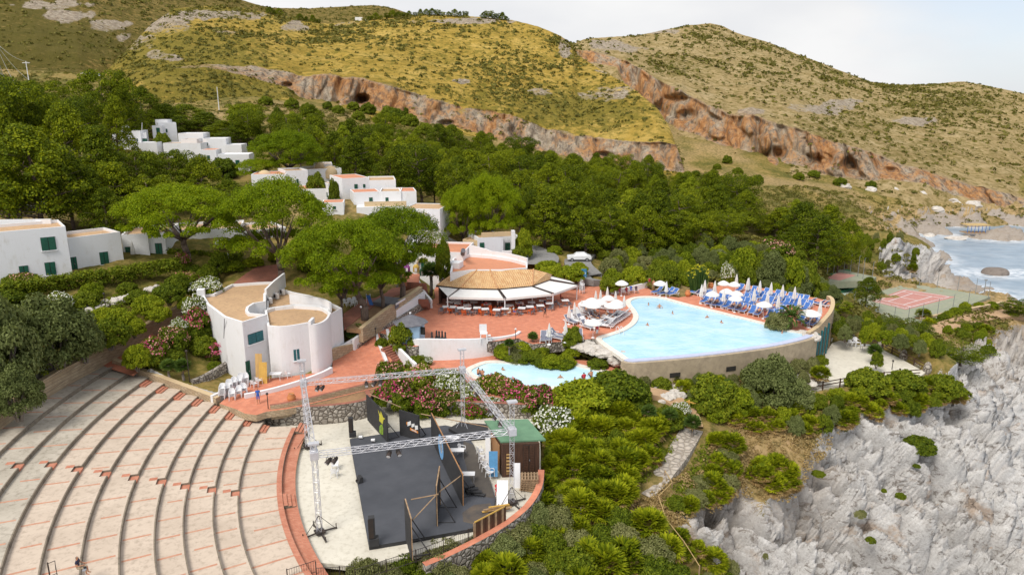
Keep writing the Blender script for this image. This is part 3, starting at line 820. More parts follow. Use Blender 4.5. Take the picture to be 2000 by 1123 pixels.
def edge_dist(x,y,P):
 d = np.full(np.shape(x),1e9); n = len(P)
 for i in range(n):
  ax,ay = P[i][0],P[i][1]; ex,ey = P[(i + 1) % n][0] - ax,P[(i + 1) % n][1] - ay
  t = np.clip(((x - ax) * ex + (y - ay) * ey) / (ex * ex + ey * ey + 1e-9),0,1)
  d = np.minimum(d,np.hypot(x - ax - t * ex,y - ay - t * ey))
 return d
def ground(x,y):
 x = np.asarray(x,float); y = np.asarray(y,float)
 z = GROUND(x,y).reshape(x.shape)
 for P,f in PADS:
  a = np.array([(q[0],q[1]) for q in P]); lo,hi = a.min(0) - 6,a.max(0) + 6
  k = np.nonzero((x > lo[0]) & (x < hi[0]) & (y > lo[1]) & (y < hi[1]))
  xx,yy = x[k],y[k]
  if not xx.size: continue
  ins = inpoly(xx,yy,P); d = np.where(ins,0,np.maximum(edge_dist(xx,yy,P) - 0.3,0))
  zp = np.asarray(f(xx,yy)).ravel()
  z[k] = np.where(d < 5.5,np.minimum(z[k],zp + 0.75 * d),z[k])
 return np.minimum(z,amphi_clamp(x,y))
def gz(x,y): return float(GROUND(np.array([x]),np.array([y]))[0])
def hit(px,py,y0=35.0,y1=330.0):
 d = ray(px,py)
 Y = np.geomspace(y0,y1,260); t = Y / d[1]
 X,Z = t * d[0],CAM_Z + t * d[2]
 G = GROUND(X,Y)
 b = np.nonzero(Z < G)[0]
 if len(b) == 0 or b[0] == 0: return None
 i = b[0]; u = (Z[i - 1] - G[i - 1]) / ((Z[i - 1] - G[i - 1]) + (G[i] - Z[i]) + 1e-9)
 x,y = X[i - 1] + u * (X[i] - X[i - 1]),Y[i - 1] + u * (Y[i] - Y[i - 1])
 return Vector((x,y,gz(x,y)))
# where bare limestone shows, in plan
ROCK = [tuple(at(a,b,z)[:2]) for a,b,z in [(1345,985,-3.2),(1395,935,-3.2),(1440,960,-4),(1500,1010,-6),(1560,960,-5.2),(1600,880,-4),(1640,830,-2.8),(1720,825,-3.2),(1790,800,-3.6),(1850,785,-4),(1880,750,-3.4),(1830,715,-3),(1790,690,-4.6),(1810,668,-5),(1870,690,-5.6),(1925,655,-7.8),(1990,640,-10),(2150,640,-16),(2300,900,-22),(2300,1250,-25),(1700,1250,-14),(1480,1180,-9),(1420,1100,-7),(1350,1040,-4.4)]]
def soft_in(x,y,P,wd):
 k = inpoly(x,y,P).astype(float)
 d = np.full(np.shape(x),1e9)
 n = len(P)
 for i in range(n):
  ax,ay = P[i]; bx,by = P[(i + 1) % n]
  ex,ey = bx - ax,by - ay
  t = np.clip(((x - ax) * ex + (y - ay) * ey) / (ex * ex + ey * ey + 1e-9),0,1)
  d = np.minimum(d,np.hypot(x - ax - t * ex,y - ay - t * ey))
 sd_ = np.where(k > 0,d,-d)
 return np.clip(0.5 + sd_ / (2 * wd),0,1)
na,nd = 1200,850
ang = np.linspace(R(-43),R(43),na)
ys_ = np.concatenate([np.geomspace(34,112,620),np.geomspace(112.4,480,nd - 620)])
AA,YY = np.meshgrid(ang,ys_)
XX = YY * np.tan(AA)
ZZ = ground(XX,YY)
GZ0 = ZZ.copy()
rockm = np.zeros(XX.shape)
HEAD = [tuple(atd(a,b,c)[:2]) for a,b,c in [(1725,478,187),(1775,481,192.5),(1808,485,198.5),(1838,492,205),(1850,500,230),(1870,520,225),(1870,556,205),(1836,558,193),(1806,558,186),(1776,556,179),(1742,551,174),(1722,530,176)]]
sub = (XX > 8) & (YY < 135)
wob = 3.0 * (fbm(XX[sub] * 0.22,YY[sub] * 0.22,4,3) - 0.5)
rockm[sub] = soft_in(XX[sub] + wob,YY[sub] + wob * 0.7,ROCK,1.4)
# dipping limestone strata: ridges run down to the lower right
PL = np.array([tuple(at(a,b,z)) for a,b,z in [(1640,835,-2.8),(1900,1000,-10.5),(1400,1000,-4.2),(2000,1123,-15.5),(1850,785,-4),(1600,1123,-9),(1990,800,-8.6)]])
pc = PL.mean(0); nv = np.linalg.svd(PL - pc)[2][2]; nv = nv * np.sign(nv[2])
def on_plane(px,py):
 d = ray(px,py); c = np.array([0,0,CAM_Z]); return c + d * ((pc - c) @ nv) / (d @ nv)
AX1 = on_plane(1800,1050) - on_plane(1600,900); AX1 /= np.linalg.norm(AX1); AX2 = np.cross(nv,AX1)
def strata(x,y,z):
 u = x * AX1[0] + y * AX1[1] + z * AX1[2]; v = x * AX2[0] + y * AX2[1] + z * AX2[2]
 x,y = u * .8 - v * .6,u * .6 + v * .8
 U0,V0 = u,v
 wu = fbm(x * 0.16,y * 0.16,3,21) - 0.5; wv = fbm(x * 0.12 + 5,y * 0.12,4,23) - 0.5
 u = u + 6 * wu; v = v + 2.2 * wv
 crack = lambda d1,d2,w_: np.clip((d2 - d1) / w_,0,1) ** 0.6
 a1,a2,aid = worley(u * 0.065,v * 0.24,31)
 d1,d2,cid = worley(u * 0.125,v * 0.56,41)
 e1,e2,eid = worley(u * 0.40 + 3,v * 1.35,43)
 f1,f2,fid = worley(u * 1.2 + 1,v * 2.6,47)
 b1,b2,bid = worley(u * 0.040 + 2,v * 0.10,29)
 h = 4.5 * (bid - 0.5) * crack(b1,b2,.3) + 2.5 * (crack(b1,b2,.10) - 1)
 h += 4.0 * (aid - 0.55) * crack(a1,a2,.28) + 4.2 * (crack(a1,a2,.20) - 1)
 h += 2.8 * (cid - 0.5) * crack(d1,d2,.30) + 2.8 * (crack(d1,d2,.30) - 1) - 0.7 * d1
 h += 1.2 * (eid - 0.5) * crack(e1,e2,.30) + 1.3 * (crack(e1,e2,.34) - 1) - 0.5 * e1
 h += 0.5 * (fid - 0.5) * crack(f1,f2,.4) + 0.32 * (crack(f1,f2,.35) - 1)
 rg = lambda a,b,sd: (1 - np.abs(2 * fbm(a,b,2,sd) - 1)) ** 2
 h += 1.5 * (rg(u * 0.14,v * 0.50,53) - 0.6) + 0.6 * (rg(u * 0.5,v * 1.2,55) - 0.6)
 h += 0.5 * (fbm(x * 1.6,y * 1.6,4,51) - 0.5)
 for px,py,dp in ((1672,905,4.5),(1850,1025,4.5),(1895,1085,4),(1965,1060,4),(1925,930,3.5),(1770,1090,3.5),(1590,905,2.5),(1990,960,3.5)):
  q = on_plane(px,py); a,b = U0 - q @ AX1,V0 - q @ AX2
  h = h - dp * np.clip(1.25 - np.hypot(a / 2.2,b / 0.8) + 0.5 * wv,0,1)
 return h - 0.1
h = np.zeros(XX.shape)
hm = (XX > 85) & (YY > 160) & (YY < 245)
rockm[hm] = np.maximum(rockm[hm],soft_in(XX[hm],YY[hm],HEAD,1.5))
k = rockm > 0.01
h[k] = strata(XX[k],YY[k],GZ0[k]) * np.clip(rockm[k] * 1.3 - .3,0,1)
# headland and far shore get their own crags
far = (XX > 55) & (YY > 150) & (ZZ < -4.5) & (ZZ > -24)
hf = np.zeros(XX.shape)
e1,e2,eid = worley(XX[far] * 0.16,YY[far] * 0.16,61)
g1,g2,gid = worley(XX[far] * 0.5,YY[far] * 0.5,63)
ed = np.clip((-ZZ[far] - 6.0) / 6.0,0,1)
hf[far] = ed * (2.6 * (eid - 0.4) * np.clip((e2 - e1) * 3,0,1) + 1.6 * (gid - 0.45) * np.clip((g2 - g1) * 3,0,1) + 1.6 * (fbm(XX[far] * 0.3,YY[far] * 0.3,4,65) - 0.5))
rockm[far] = np.maximum(rockm[far],np.clip((-ZZ[far] - 12.0) / 3.0,0,1) * (YY[far] > 160))
free = np.ones(XX.shape,bool)
for P,f in PADS: free &= ~inpoly(XX,YY,offset_closed(P,0.6))
fard = np.zeros(XX.shape); fard[far] = np.clip((-ZZ[far] - 8) / 4,0,1) * (1 - soft_in(XX[far],YY[far],HEAD,3.0) * .8)
rough = 0.5 * (fbm(XX * 0.5,YY * 0.5,4,71) - 0.5) + 1.2 * (fbm(XX * 0.08,YY * 0.08,3,73) - 0.5) * np.clip((YY - 110) / 60,0,1)
gxx,gyy = np.gradient(GZ0,axis=1) / np.gradient(XX,axis=1),np.gradient(GZ0,axis=0) / np.gradient(YY,axis=0)
ZZ = ZZ - np.clip((YY - 300) / 40,0,1) * 60 * (XX < 35)
nl = np.sqrt(gxx ** 2 + gyy ** 2 + 1)
XX = XX - gxx / nl * h * 0.75; YY = YY - gyy / nl * h * 0.75
ZZ = ZZ + np.where(free,rough,0) + h / nl + hf
drym = np.clip(soft_in(XX,YY,[tuple(at(a,b,z)[:2]) for a,b,z in [(1400,850,-1.2),(1480,825,-1.6),(1600,850,-2.6),(1640,900,-5),(1540,980,-5.5),(1440,970,-3.8),(1300,1040,-3.5),(1250,1090,-3.8),(1240,980,-2.4),(1390,880,-1.6)]],2.5) * 0.9
    + soft_in(XX,YY,[tuple(at(a,b,z)[:2]) for a,b,z in [(1640,640,-3.8),(1780,650,-7),(1960,590,-9),(2020,620,-11),(1930,680,-7.5),(1800,670,-5)]],3.0) * 0.8
    + np.clip((fbm(XX * 0.03,YY * 0.03,3,81) - 0.55) * 6,0,1) * (YY > 100) * 0.7 + fard,0,1)
V = np.stack([XX.ravel(),YY.ravel(),ZZ.ravel()],1)
idx = np.arange(na * nd).reshape(nd,na)
F = np.stack([idx[:-1,:-1],idx[:-1,1:],idx[1:,1:],idx[1:,:-1]],-1).reshape(-1,4)
keep = ~((V[F][:,:,2].max(1) < SEA - 6))
me = np_mesh('terrain',V,F[keep],[M['ground']],None,True,None,dict(rock=rockm.ravel(),dry=drym.ravel()))
sm_ = np.ones(len(F),bool);
me.polygons.foreach_set('use_smooth',sm_[keep]); me.update()
tag(link('terrain',me),kind='structure')
# ================================================================ sea
sx = np.concatenate([np.linspace(-30,300,240),np.linspace(310,3500,30)]); sy = np.concatenate([np.linspace(30,420,260),np.linspace(430,6000,30)])
SX,SY = np.meshgrid(sx,sy)
G = GROUND(SX.ravel(),SY.ravel()).reshape(SX.shape)
foam = np.clip(1 - (SEA - G) / 3.2,0,1) * (SY < 345) * 0.9
isl = at(1940,534,SEA)
foam = np.maximum(foam,np.clip(1.15 - (np.hypot((SX - isl.x - 2) / 2.4,(SY - isl.y)) - 3) / 6,0,1) * 0.8)
ix = np.arange(SX.size).reshape(SX.shape)
F = np.stack([ix[:-1,:-1],ix[:-1,1:],ix[1:,1:],ix[1:,:-1]],-1).reshape(-1,4)
me = np_mesh('sea',np.stack([SX.ravel(),SY.ravel(),np.full(SX.size,SEA) + 0.35 * (fbm(SX.ravel() * 0.2,SY.ravel() * 0.3,3,5) - 0.5)],1),F,[M['sea_water']],None,True,None,dict(foam=foam.ravel()))
tag(link('sea',me),kind='structure')
# ================================================================ hills, lofted along cliff foot, cliff brow and skyline
def tabl(rows,px): return np.interp(px,[r[0] for r in rows],[r[1] for r in rows])
SCRUB = []
def hill(name,px0,px1,step,foot,brow,sky,Yf,Yt,Ys,patches,greens,mat,seed,dens,caves=(),cliff=1.0,grd=0.2,rockpx=((0,1),(1,1))):
 px = np.arange(px0,px1 + step,step)
 f,b,s = tabl(foot,px),tabl(brow,px),tabl(sky,px)
 wig = 7 * (fbm(px * 0.03,px * 0,4,seed) - 0.5)
 b = b + wig; f = f + 8 * (fbm(px * 0.02 + 9,px * 0,4,seed + 3) - 0.5)
 s = s + 2.0 * (fbm(px * 0.03,px * 0 + 4,4,seed + 5) - 0.5) + 1.0 * (fbm(px * 0.16,px * 0 + 4,3,seed + 6) - 0.5)
 f = np.maximum(f,b + 1.5)
 yf,yt,ysk = tabl(Yf,px),tabl(Yt,px),tabl(Ys,px)
 def pts(py,Y):
  d = np.stack([(px - CX) / FPX,CT - (py - CY) / FPX * ST,-ST - (py - CY) / FPX * CT],1)
  return d * (Y / d[:,1])[:,None]
 r1,r2,r4 = pts(f,yf),pts(b,yt),pts(s,ysk)
 for q in (r1,r2,r4): q[:,2] += CAM_Z
 r0 = r1.copy(); r0[:,1] -= 26; r0[:,0] *= (yf - 26) / yf; g = GROUND(r0[:,0],r0[:,1]); r0[:,2] = np.minimum(g - 1.0,r1[:,2] - 1.5)
 r3 = r2 * 0.5 + r4 * 0.5;
 r5 = r4.copy(); r5[:,1] += 120; r5[:,0] *= (ysk + 120) / ysk; r5[:,2] -= 45
 rows = [r0,r1,r2,r3,r4,r5]; ns = [16,34,46,46,8]
 P = []; T = []
 for i in range(5):
  for k_ in range(ns[i]):
   u = k_ / ns[i]
   if i in (2,3):    # rounded over the whole upper slope
    uu = (u + (i - 2)) * 0.5; q = r2 * (1 - uu) ** 2 + 2 * uu * (1 - uu) * (r3 + (r3 - (r2 + r4) * 0.5)) + r4 * uu ** 2
   else: q = rows[i] * (1 - u) + rows[i + 1] * u
   P.append(q); T.append(np.full(len(px),i + u))
 P.append(r5); T.append(np.full(len(px),5.0))
 P = np.stack(P); T = np.stack(T)
 X,Y,Z = P[...,0],P[...,1],P[...,2]
 onc = np.clip(1 - np.abs(T - 1.5) / 0.62,0,1); onc = np.minimum(onc * 3,1) * tabl(rockpx,px)[None,:]
 PX = np.broadcast_to(px,T.shape)
 D = CT * Y - (Z - CAM_Z) * ST; PY = CY - FPX * (((Z - CAM_Z) * CT + Y * ST) / D)
 rock = onc.copy()
 for (cx,cy,rx,ry) in patches:
  e = 1.25 - np.hypot((PX - cx) / rx,(PY - cy) / ry) + 0.9 * (fbm(PX * 0.05,PY * 0.09,4,seed + 9) - 0.5)
  rock = np.maximum(rock,np.clip(e * 1.3,0,.72))
 rock *= np.clip(0.5 + 1.6 * (fbm(X * 0.02 + 7,Z * 0.06,4,seed + 11) - 0.22),0.15,1) * (1 - onc) + onc * np.clip(0.75 + 1.2 * (fbm(X * 0.02 + 7,Z * 0.06,4,seed + 11) - 0.4),0.5,1)
 green = np.full(T.shape,grd)
 for (cx,cy,rx,ry,a) in greens: green = np.maximum(green,a * np.clip(1.4 - np.hypot((PX - cx) / rx,(PY - cy) / ry),0,1))
 hgt = np.clip((r2[:,2] - r1[:,2]) / 18.0,0.15,1.3)[None]
 n1 = fbm(X * 0.06,Z * 0.02 + Y * 0.01,4,seed + 1) - 0.5
 w1,w2,wi = worley(X * 0.09,Z * 0.035,seed + 2)
 x1,x2,xi_ = worley(X * 0.22,Z * 0.10,seed + 14)
 dy = (9 * n1 + 8.0 * (wi - 0.5) * np.clip((w2 - w1) * 4,0,1) - 4.5 * (np.clip((w2 - w1) * 4,0,1) - 1) + 3.5 * (xi_ - 0.5) * np.clip((x2 - x1) * 3,0,1) - 2.0 * (np.clip((x2 - x1) * 3,0,1) - 1) + 3.0 * (fbm(X * 0.35,Z * 0.12,3,seed + 4) - 0.5)) * onc * hgt * cliff
 for cx,cy,rx,ry,dp in caves: dy = dy + dp * np.clip(1.3 - np.hypot((PX - cx) / rx,(PY - cy) / ry),0,1)
 Y2 = Y + dy
 edge = np.clip((4.0 - T) * 1.5,0,1) * np.clip(T - 0.2,0,1)
 Zd = (5.0 * (fbm(X * 0.025,Y * 0.018,4,seed + 7) - 0.5) + 1.5 * (fbm(X * 0.12,Y * 0.1,3,seed + 8) - 0.5)) * edge * (1 - 0.7 * onc)
 m1,m2,mi_ = worley(X * 0.14,Y * 0.10,seed + 12)
 Zd += np.clip(rock - 0.5,0,1) * (1 - onc) * edge * 4.0 * (mi_ - 0.3) * np.clip((m2 - m1) * 3,0,1)
 Z2 = Z + Zd
 V = np.stack([X * Y2 / Y,Y2,Z2],-1)
 idx = np.arange(T.size).reshape(T.shape)
 F = np.stack([idx[:-1,:-1],idx[:-1,1:],idx[1:,1:],idx[1:,:-1]],-1).reshape(-1,4)
 me = np_mesh(name,V.reshape(-1,3),F,[mat],None,True,None,dict(rock=rock.ravel(),green=green.ravel(),rust=onc.ravel()))
 tag(link(name,me),kind='structure')
 # bushes growing on the slope
 if dens:
  ok = (T[:-1,:-1] > 0.05) & (T[:-1,:-1] < 3.97)
  A = np.linalg.norm(np.cross(V[1:,:-1] - V[:-1,:-1],V[:-1,1:] - V[:-1,:-1]),axis=-1)
  cl = fbm(V[:-1,:-1,0] * 0.03,V[:-1,:-1,1] * 0.03,4,seed + 20)
  wgt = A * ok * (0.10 + 2.6 * np.clip(cl - 0.50,0,1) * 4 + 2.2 * green[:-1,:-1]) * (1 - 0.85 * np.clip(rock[:-1,:-1] * 1.2,0,1))
  wgt = wgt.ravel() / wgt.sum()
  c = rng.choice(wgt.size,dens,p=wgt)
  i,j = np.unravel_index(c,ok.shape)
  u,v = rng.random(dens)[:,None],rng.random(dens)[:,None]
  q = V[i,j] * (1 - u) * (1 - v) + V[i + 1,j] * u * (1 - v) + V[i,j + 1] * (1 - u) * v + V[i + 1,j + 1] * u * v
  SCRUB.append(q)
 return px,V,T
A_sky = [(90,215),(150,182),(200,146),(235,112),(262,84),(295,48),(340,17),(400,12),(470,16),(540,28),(580,38),(640,47),(700,42),(760,34),(830,29),(900,31),(1000,39),(1050,52),(1095,70),(1118,86),(1128,108),(1150,122),(1200,152),(1235,172),(1285,213),(1308,250),(1326,300),(1336,328)]
A_brow = [(90,222),(150,200),(200,178),(250,158),(300,140),(340,128),(400,124),(490,128),(560,140),(590,148),(640,146),(700,151),(760,164),(830,190),(900,205),(1000,224),(1050,246),(1100,264),(1160,272),(1230,277),(1290,275),(1320,281),(1336,330)]
A_foot = [(90,232),(150,210),(200,188),(250,168),(300,148),(340,133),(400,130),(490,152),(560,168),(590,190),(640,204),(700,206),(760,216),(830,238),(900,252),(1000,280),(1050,298),(1100,314),(1160,324),(1230,330),(1290,333),(1320,335),(1336,336)]
A_Yf = [(90,250),(250,262),(500,285),(700,292),(1000,288),(1200,275),(1336,262)]
A_Yt = [(90,262),(250,276),(500,298),(700,302),(1000,298),(1200,285),(1300,272),(1336,266)]
A_Ys = [(90,275),(200,330),(300,400),(420,450),(700,500),(1000,490),(1118,440),(1200,370),(1285,315),(1326,280),(1336,270)]
hill('near_hill',90,1336,2,A_foot,A_brow,A_sky,A_Yf,A_Yt,A_Ys,
  [(1055,183,34,10),(1175,188,55,17),(1215,178,26,14),(325,48,70,26),(275,85,32,22),(430,30,110,12),(575,55,28,16),(690,52,45,12),(1105,95,16,26),(900,42,110,7),(320,110,40,10),(440,65,30,6),(900,165,20,6),(1180,140,30,5)],
  [(350,120,180,60,1.0),(430,180,200,45,1.0),(380,25,160,14,1.0),(1120,215,170,48,0.9),(560,35,60,12,0.7),(1000,190,140,30,0.5),(880,110,90,25,0.35),(700,240,250,25,0.6)],M['hill_gold'],100,6500,[(708,192,13,9,14),(560,165,10,5,5),(870,240,16,6,5),(1180,305,18,7,5)],1.0,0.2,((260,.0),(330,.45),(480,.6),(540,1)))
B_sky = [(1040,120),(1100,92),(1124,84),(1140,77),(1180,74),(1240,70),(1300,59),(1350,49),(1386,46),(1410,51),(1440,65),(1500,83),(1560,107),(1600,122),(1660,146),(1700,160),(1740,166),(1800,166),(1860,161),(1885,160),(1930,168),(1980,180),(2010,184),(2100,176),(2300,190)]
B_brow = [(1040,150),(1120,92),(1150,96),(1200,112),(1222,118),(1250,134),(1290,158),(1320,172),(1380,206),(1420,224),(1470,224),(1500,238),(1560,252),(1620,270),(1680,287),(1740,315),(1800,332),(1860,354),(1920,364),(2000,387),(2100,402),(2300,412)]
B_foot = [(1040,170),(1120,118),(1170,120),(1205,128),(1222,165),(1250,190),(1290,228),(1320,250),(1380,272),(1420,288),(1470,304),(1490,330),(1520,330),(1560,322),(1620,342),(1680,352),(1740,348),(1800,358),(1860,381),(1920,397),(2000,414),(2100,426),(2300,424)]
B_Yf = [(1040,480),(1200,465),(1260,440),(1320,405),(1420,370),(1500,350),(1650,335),(1800,328),(2000,318),(2300,310)]
B_Yt = [(1040,490),(1200,475),(1260,452),(1320,418),(1420,384),(1500,364),(1650,348),(1800,338),(2000,326),(2300,316)]
B_Ys = [(1040,560),(1120,600),(1386,780),(1600,760),(1740,780),(1885,820),(2300,760)]
hill('far_hill',1040,2300,2.2,B_foot,B_brow,B_sky,B_Yf,B_Yt,B_Ys,
  [(1190,92,60,16),(1290,62,50,6),(1590,212,75,12),(1790,236,50,12),(1250,100,50,10),(1470,215,40,10),(1640,200,40,8)],
  [(1330,130,90,30,0.5),(1650,250,160,40,0.45),(1850,205,150,30,0.6),(1800,300,200,40,0.4)],M['hill_pale'],200,7500,[(1600,315,25,14,7),(1660,325,20,14,6),(1340,225,22,10,6),(1520,300,14,14,6),(1740,335,16,8,5)],1.1,0.22)
C_sky = [(-500,-260),(-200,-160),(100,-85),(300,-40),(420,-14),(470,0),(500,9),(530,16),(600,17),(660,14),(730,11),(770,17),(820,34),(900,60)]
C_brow = [(-500,60),(0,100),(200,120),(300,135),(900,160)]
hill('back_hill',-250,860,3,[(a,b + 24) for a,b in C_brow],C_brow,C_sky,[(-500,300),(150,330),(900,560)],[(-500,318),(150,348),(900,580)],[(-500,640),(100,700),(450,860),(600,1100),(900,1200)],
  [(130,30,60,14),(215,50,45,12),(240,70,18,8),(100,10,80,10)],[(60,90,260,70,1.0),(0,30,160,60,0.8),(230,20,60,18,0.5)],M['hill_brown_shaded'],300,6500,[],0.3,0.4,((0,0),(1,0)))
def blob_cards(C,Rr,per,sz,up=0.35,flat=0.7):
 """leaf cards spread over many small mounds"""
 n = len(C); c = np.repeat(C,per,0); r = np.repeat(Rr,per)
 d = rng.normal(size=(n * per,3)); d[:,2] = np.abs(d[:,2]) * 0.9 - 0.05
 d /= np.linalg.norm(d,axis=1)[:,None]
 p = c + d * (r * (0.65 + 0.4 * rng.random(n * per)))[:,None] * np.array([1,1,flat])
 return cards(p,d + np.array([0,0,up]) + 0.45 * rng.normal(size=d.shape),np.repeat(sz,per))
def cards(P,N,sz,asp=0.7):
 n = len(P)
 N = N / (np.linalg.norm(N,axis=1)[:,None] + 1e-9)
 a = rng.normal(size=(n,3)); t = np.cross(N,a); t /= (np.linalg.norm(t,axis=1)[:,None] + 1e-9); b = np.cross(N,t)
 s = (np.broadcast_to(sz,(n,)) * (0.7 + 0.6 * rng.random(n)))[:,None]
 t = t * s * 0.5; b = b * s * 0.5 * asp
 V = np.stack([P - t,P - b * 1.0 + t * 0.1,P + t,P + b * 1.0 - t * 0.1],1).reshape(-1,3)
 F = np.arange(n * 4).reshape(n,4)
 return V,F
q = np.concatenate(SCRUB)
rr = 0.35 + 1.2 * rng.random(len(q)) ** 3.0
rr *= np.clip(q[:,1] / 330,0.8,1.8)
V,F = blob_cards(q,rr,11,rr * 1.0,0.3,0.75)
tag(link('hillside_scrub',np_mesh('hillside_scrub',V,F,[M['hill_scrub']])),kind='stuff')
# ================================================================ paving, pools
simple('dirt',(0.46,0.30,0.17),(0.36,0.23,0.13),0.8,0.95)
sheet('paved_terrace',TER,Z_TER,[M['paving_terracotta'],M['rubble_wall']],4.0,[offset_closed(POOL,0.30)],skirt=1.3)
sheet('lower_paving',KDK,Z_KID,[M['paving_terracotta'],M['stone_wall']],4.0,[offset_closed(KID,0.25)],skirt=0.5)
sheet('paved_path',PAVP,PAV,[M['paving_terracotta'],M['stone_wall']],1.5,skirt=0.7)
sheet('paved_ramp',RAMP,RAMPF,M['paving_terracotta'],1.5)
sheet('gravel_platform',PLAT,Z_PLAT,M['platform_screed'],3.0,skirt=0.5)
sheet('theatre_floor',FLOOR,0.0,M['concrete_court'],3.0,skirt=0.4)
road2 = smooth_open([at(1163,557.5,Z_TER + .03),at(1160,552,Z_TER + .03)] + [hit(a,b) for a,b in [(1152,541),(1141,530),(1131,520),(1128,512),(1131,505),(1140,498)]],5)
def strip(name,line,wd,m,lift=0.02,kind='structure',parent=None):
 a,b = offset_open(line,wd / 2),offset_open(line,-wd / 2)
 mb = MB()
 for i in range(len(line) - 1):
  mb.add([(a[i].x,a[i].y,line[i].z + lift),(a[i + 1].x,a[i + 1].y,line[i + 1].z + lift),(b[i + 1].x,b[i + 1].y,line[i + 1].z + lift),(b[i].x,b[i].y,line[i].z + lift)],[(3,2,1,0)])
  for P in (a,b):
   mb.add([(P[i].x,P[i].y,line[i].z + lift),(P[i + 1].x,P[i + 1].y,line[i + 1].z + lift),(P[i + 1].x,P[i + 1].y,line[i + 1].z - 0.8),(P[i].x,P[i].y,line[i].z - 0.8)],[(0,1,2,3)])
 o = mb.build(name,m,parent)
 if kind: o['kind'] = kind
 return o
strip('road',road2,4.6,M['asphalt'],0.22)
drive = smooth_open([Vector((*at(a,b,z)[:2],z)) for a,b,z in [(1050,520,5.4),(1055,505,5.8),(1040,495,6.2),(1020,486,6.6)]],5)
strip('driveway',drive,6.5,M['asphalt'],0.3)
fp = smooth_open([Vector((*at(a,b,z)[:2],z)) for a,b,z in [(1352,842,-0.75),(1340,862,-1.0),(1322,890,-1.5),(1300,918,-1.9),(1278,945,-2.3),(1252,968,-2.7)]],5)
strip('stone_footpath',fp,2.2,M['crazy_paving'],0.25)
fp2 = smooth_open([Vector((*at(a,b,z)[:2],z)) for a,b,z in [(1352,838,-0.6),(1345,815,-0.2),(1330,795,0.3),(1300,775,0.8),(1270,768,1.1)]],5)
strip('sand_footpath',fp2,2.2,M['dirt'],0.30)
tr = smooth_open([Vector((*at(a,b,z)[:2],z)) for a,b,z in [(1800,668,-7.0),(1850,640,-8.0),(1920,622,-8.8),(1990,612,-9.6)]],5)
strip('dirt_track',tr,4.0,M['dirt'],0.45)
def ring(name,inner,outer,z,zb,m,parent):
 n = len(inner); mb = MB()
 vs = [(p[0],p[1],z) for p in inner] + [(p[0],p[1],z) for p in outer] + [(p[0],p[1],zb) for p in inner] + [(p[0],p[1],zb) for p in outer]
 fs = []
 for i in range(n):
  j = (i + 1) % n
  fs += [(i,n + i,n + j,j),(i,j,2 * n + j,2 * n + i),(n + j,n + i,3 * n + i,3 * n + j)]
 mb.add(vs,fs)
 return mb.build(name,m,parent)
def flat(name,poly,z,m,parent=None):
 o = sheet(name,poly,z,m,3.0,(),parent,None); return o
pool = thing('swimming_pool','large free form swimming pool with pale blue water and a stone outer wall','swimming pool',at(1400,640,Z_TER))
flat('water',POOL,Z_TER - 0.10,M['pool_water'],pool)
n = len(POOL)
# deck side has a broad white kerb; the overflow side a lilac lip on a stone wall
ks = [i for i in range(n)]
out_side = [i for i in range(n) if i >= 23 * 3 - 1 and i <= 31 * 3]
rim = ring('kerb',POOL,offset_closed(POOL,0.75),Z_TER + 0.05,Z_TER - 0.35,M['rim_white'],pool)
edge = [Vector((POOL[i % n][0],POOL[i % n][1],0)) for i in out_side]
o1 = offset_open(edge,-0.35 if False else 0.0)
sg = 1 if (Vector(offset_open(edge,1.0)[len(edge) // 2]) - Vector(at(1400,640,3.7)[:2])).length > (Vector(edge[len(edge) // 2][:2]) - Vector(at(1400,640,3.7)[:2])).length else -1
lip_in = offset_open(edge,sg * 0.03); lip_out = offset_open(edge,sg * 0.95)
mb = MB()
mb.wall([(p.x,p.y) for p in offset_open(edge,sg * 0.45)],0.8,Z_TER - 0.3,Z_TER + 0.10)
mb.build('overflow_lip',M['rim_lilac'],pool)
mb = MB()
mb.wall([(p.x,p.y) for p in offset_open(edge,sg * 0.85)],0.9,-1.2,Z_TER - 0.02)
mb.build('outer_wall',M['pool_wall'],pool)
mb = MB()
for a in (1303,1420,1490):
 i = min(range(len(edge)),key=lambda q: abs(edge[q].x - at(a,690,3.6).x))
 p = offset_open(edge,sg * 1.31)[i]; t = (edge[i + 1] - edge[i - 1]).normalized()
 mb = MB(); mb.box((p.x,p.y,1.9),(1.3,0.08,0.55),math.atan2(t.y,t.x)); mb.build('wall_vent',M['void_shade'],pool)
kp = thing('paddling_pool','shallow kidney shaped paddling pool below the planted bank','paddling pool',at(1060,735,Z_KID))
flat('water',KID,Z_KID - 0.08,M['shallow_pool_water'],kp)
ring('kerb',KID,offset_closed(KID,0.8),Z_KID + 0.04,Z_KID - 0.4,M['rim_white'],kp)
# right hand edge wall of the sun deck with its coping and the pillars that carry it
rw = [Vector((*at(a,b,Z_TER)[:2],0)) for a,b in [(1617,587),(1624,592),(1625.5,603),(1620,617),(1607,632),(1594,645),(1578,654.5)]]
rw = smooth_open(rw,4)
dw = thing('sun_deck_wall','curved stone parapet and pillars holding up the end of the sun deck','wall',rw[10])
mb = MB(); mb.wall([(p.x,p.y) for p in rw],0.55,-1.3,[Z_TER + 0.75 - 0.35 * i / len(rw) for i in range(len(rw))],0,1)
mb.build('parapet',[M['stone_wall'],M['cream_stone']],dw)
mb = MB(); off = offset_open(rw,-0.32)
if (Vector(off[10]) - Vector(at(1400,640,3.7)[:2])).length < (Vector(rw[10][:2]) - Vector(at(1400,640,3.7)[:2])).length: off = offset_open(rw,0.32)
for i in (13,15,17,19):
 a,b = off[i],off[i + 1]; c = (a + b) / 2
 mb.box((c.x,c.y,1.2),((b - a).length * 1.2,0.12,3.4),math.atan2((b - a).y,(b - a).x))
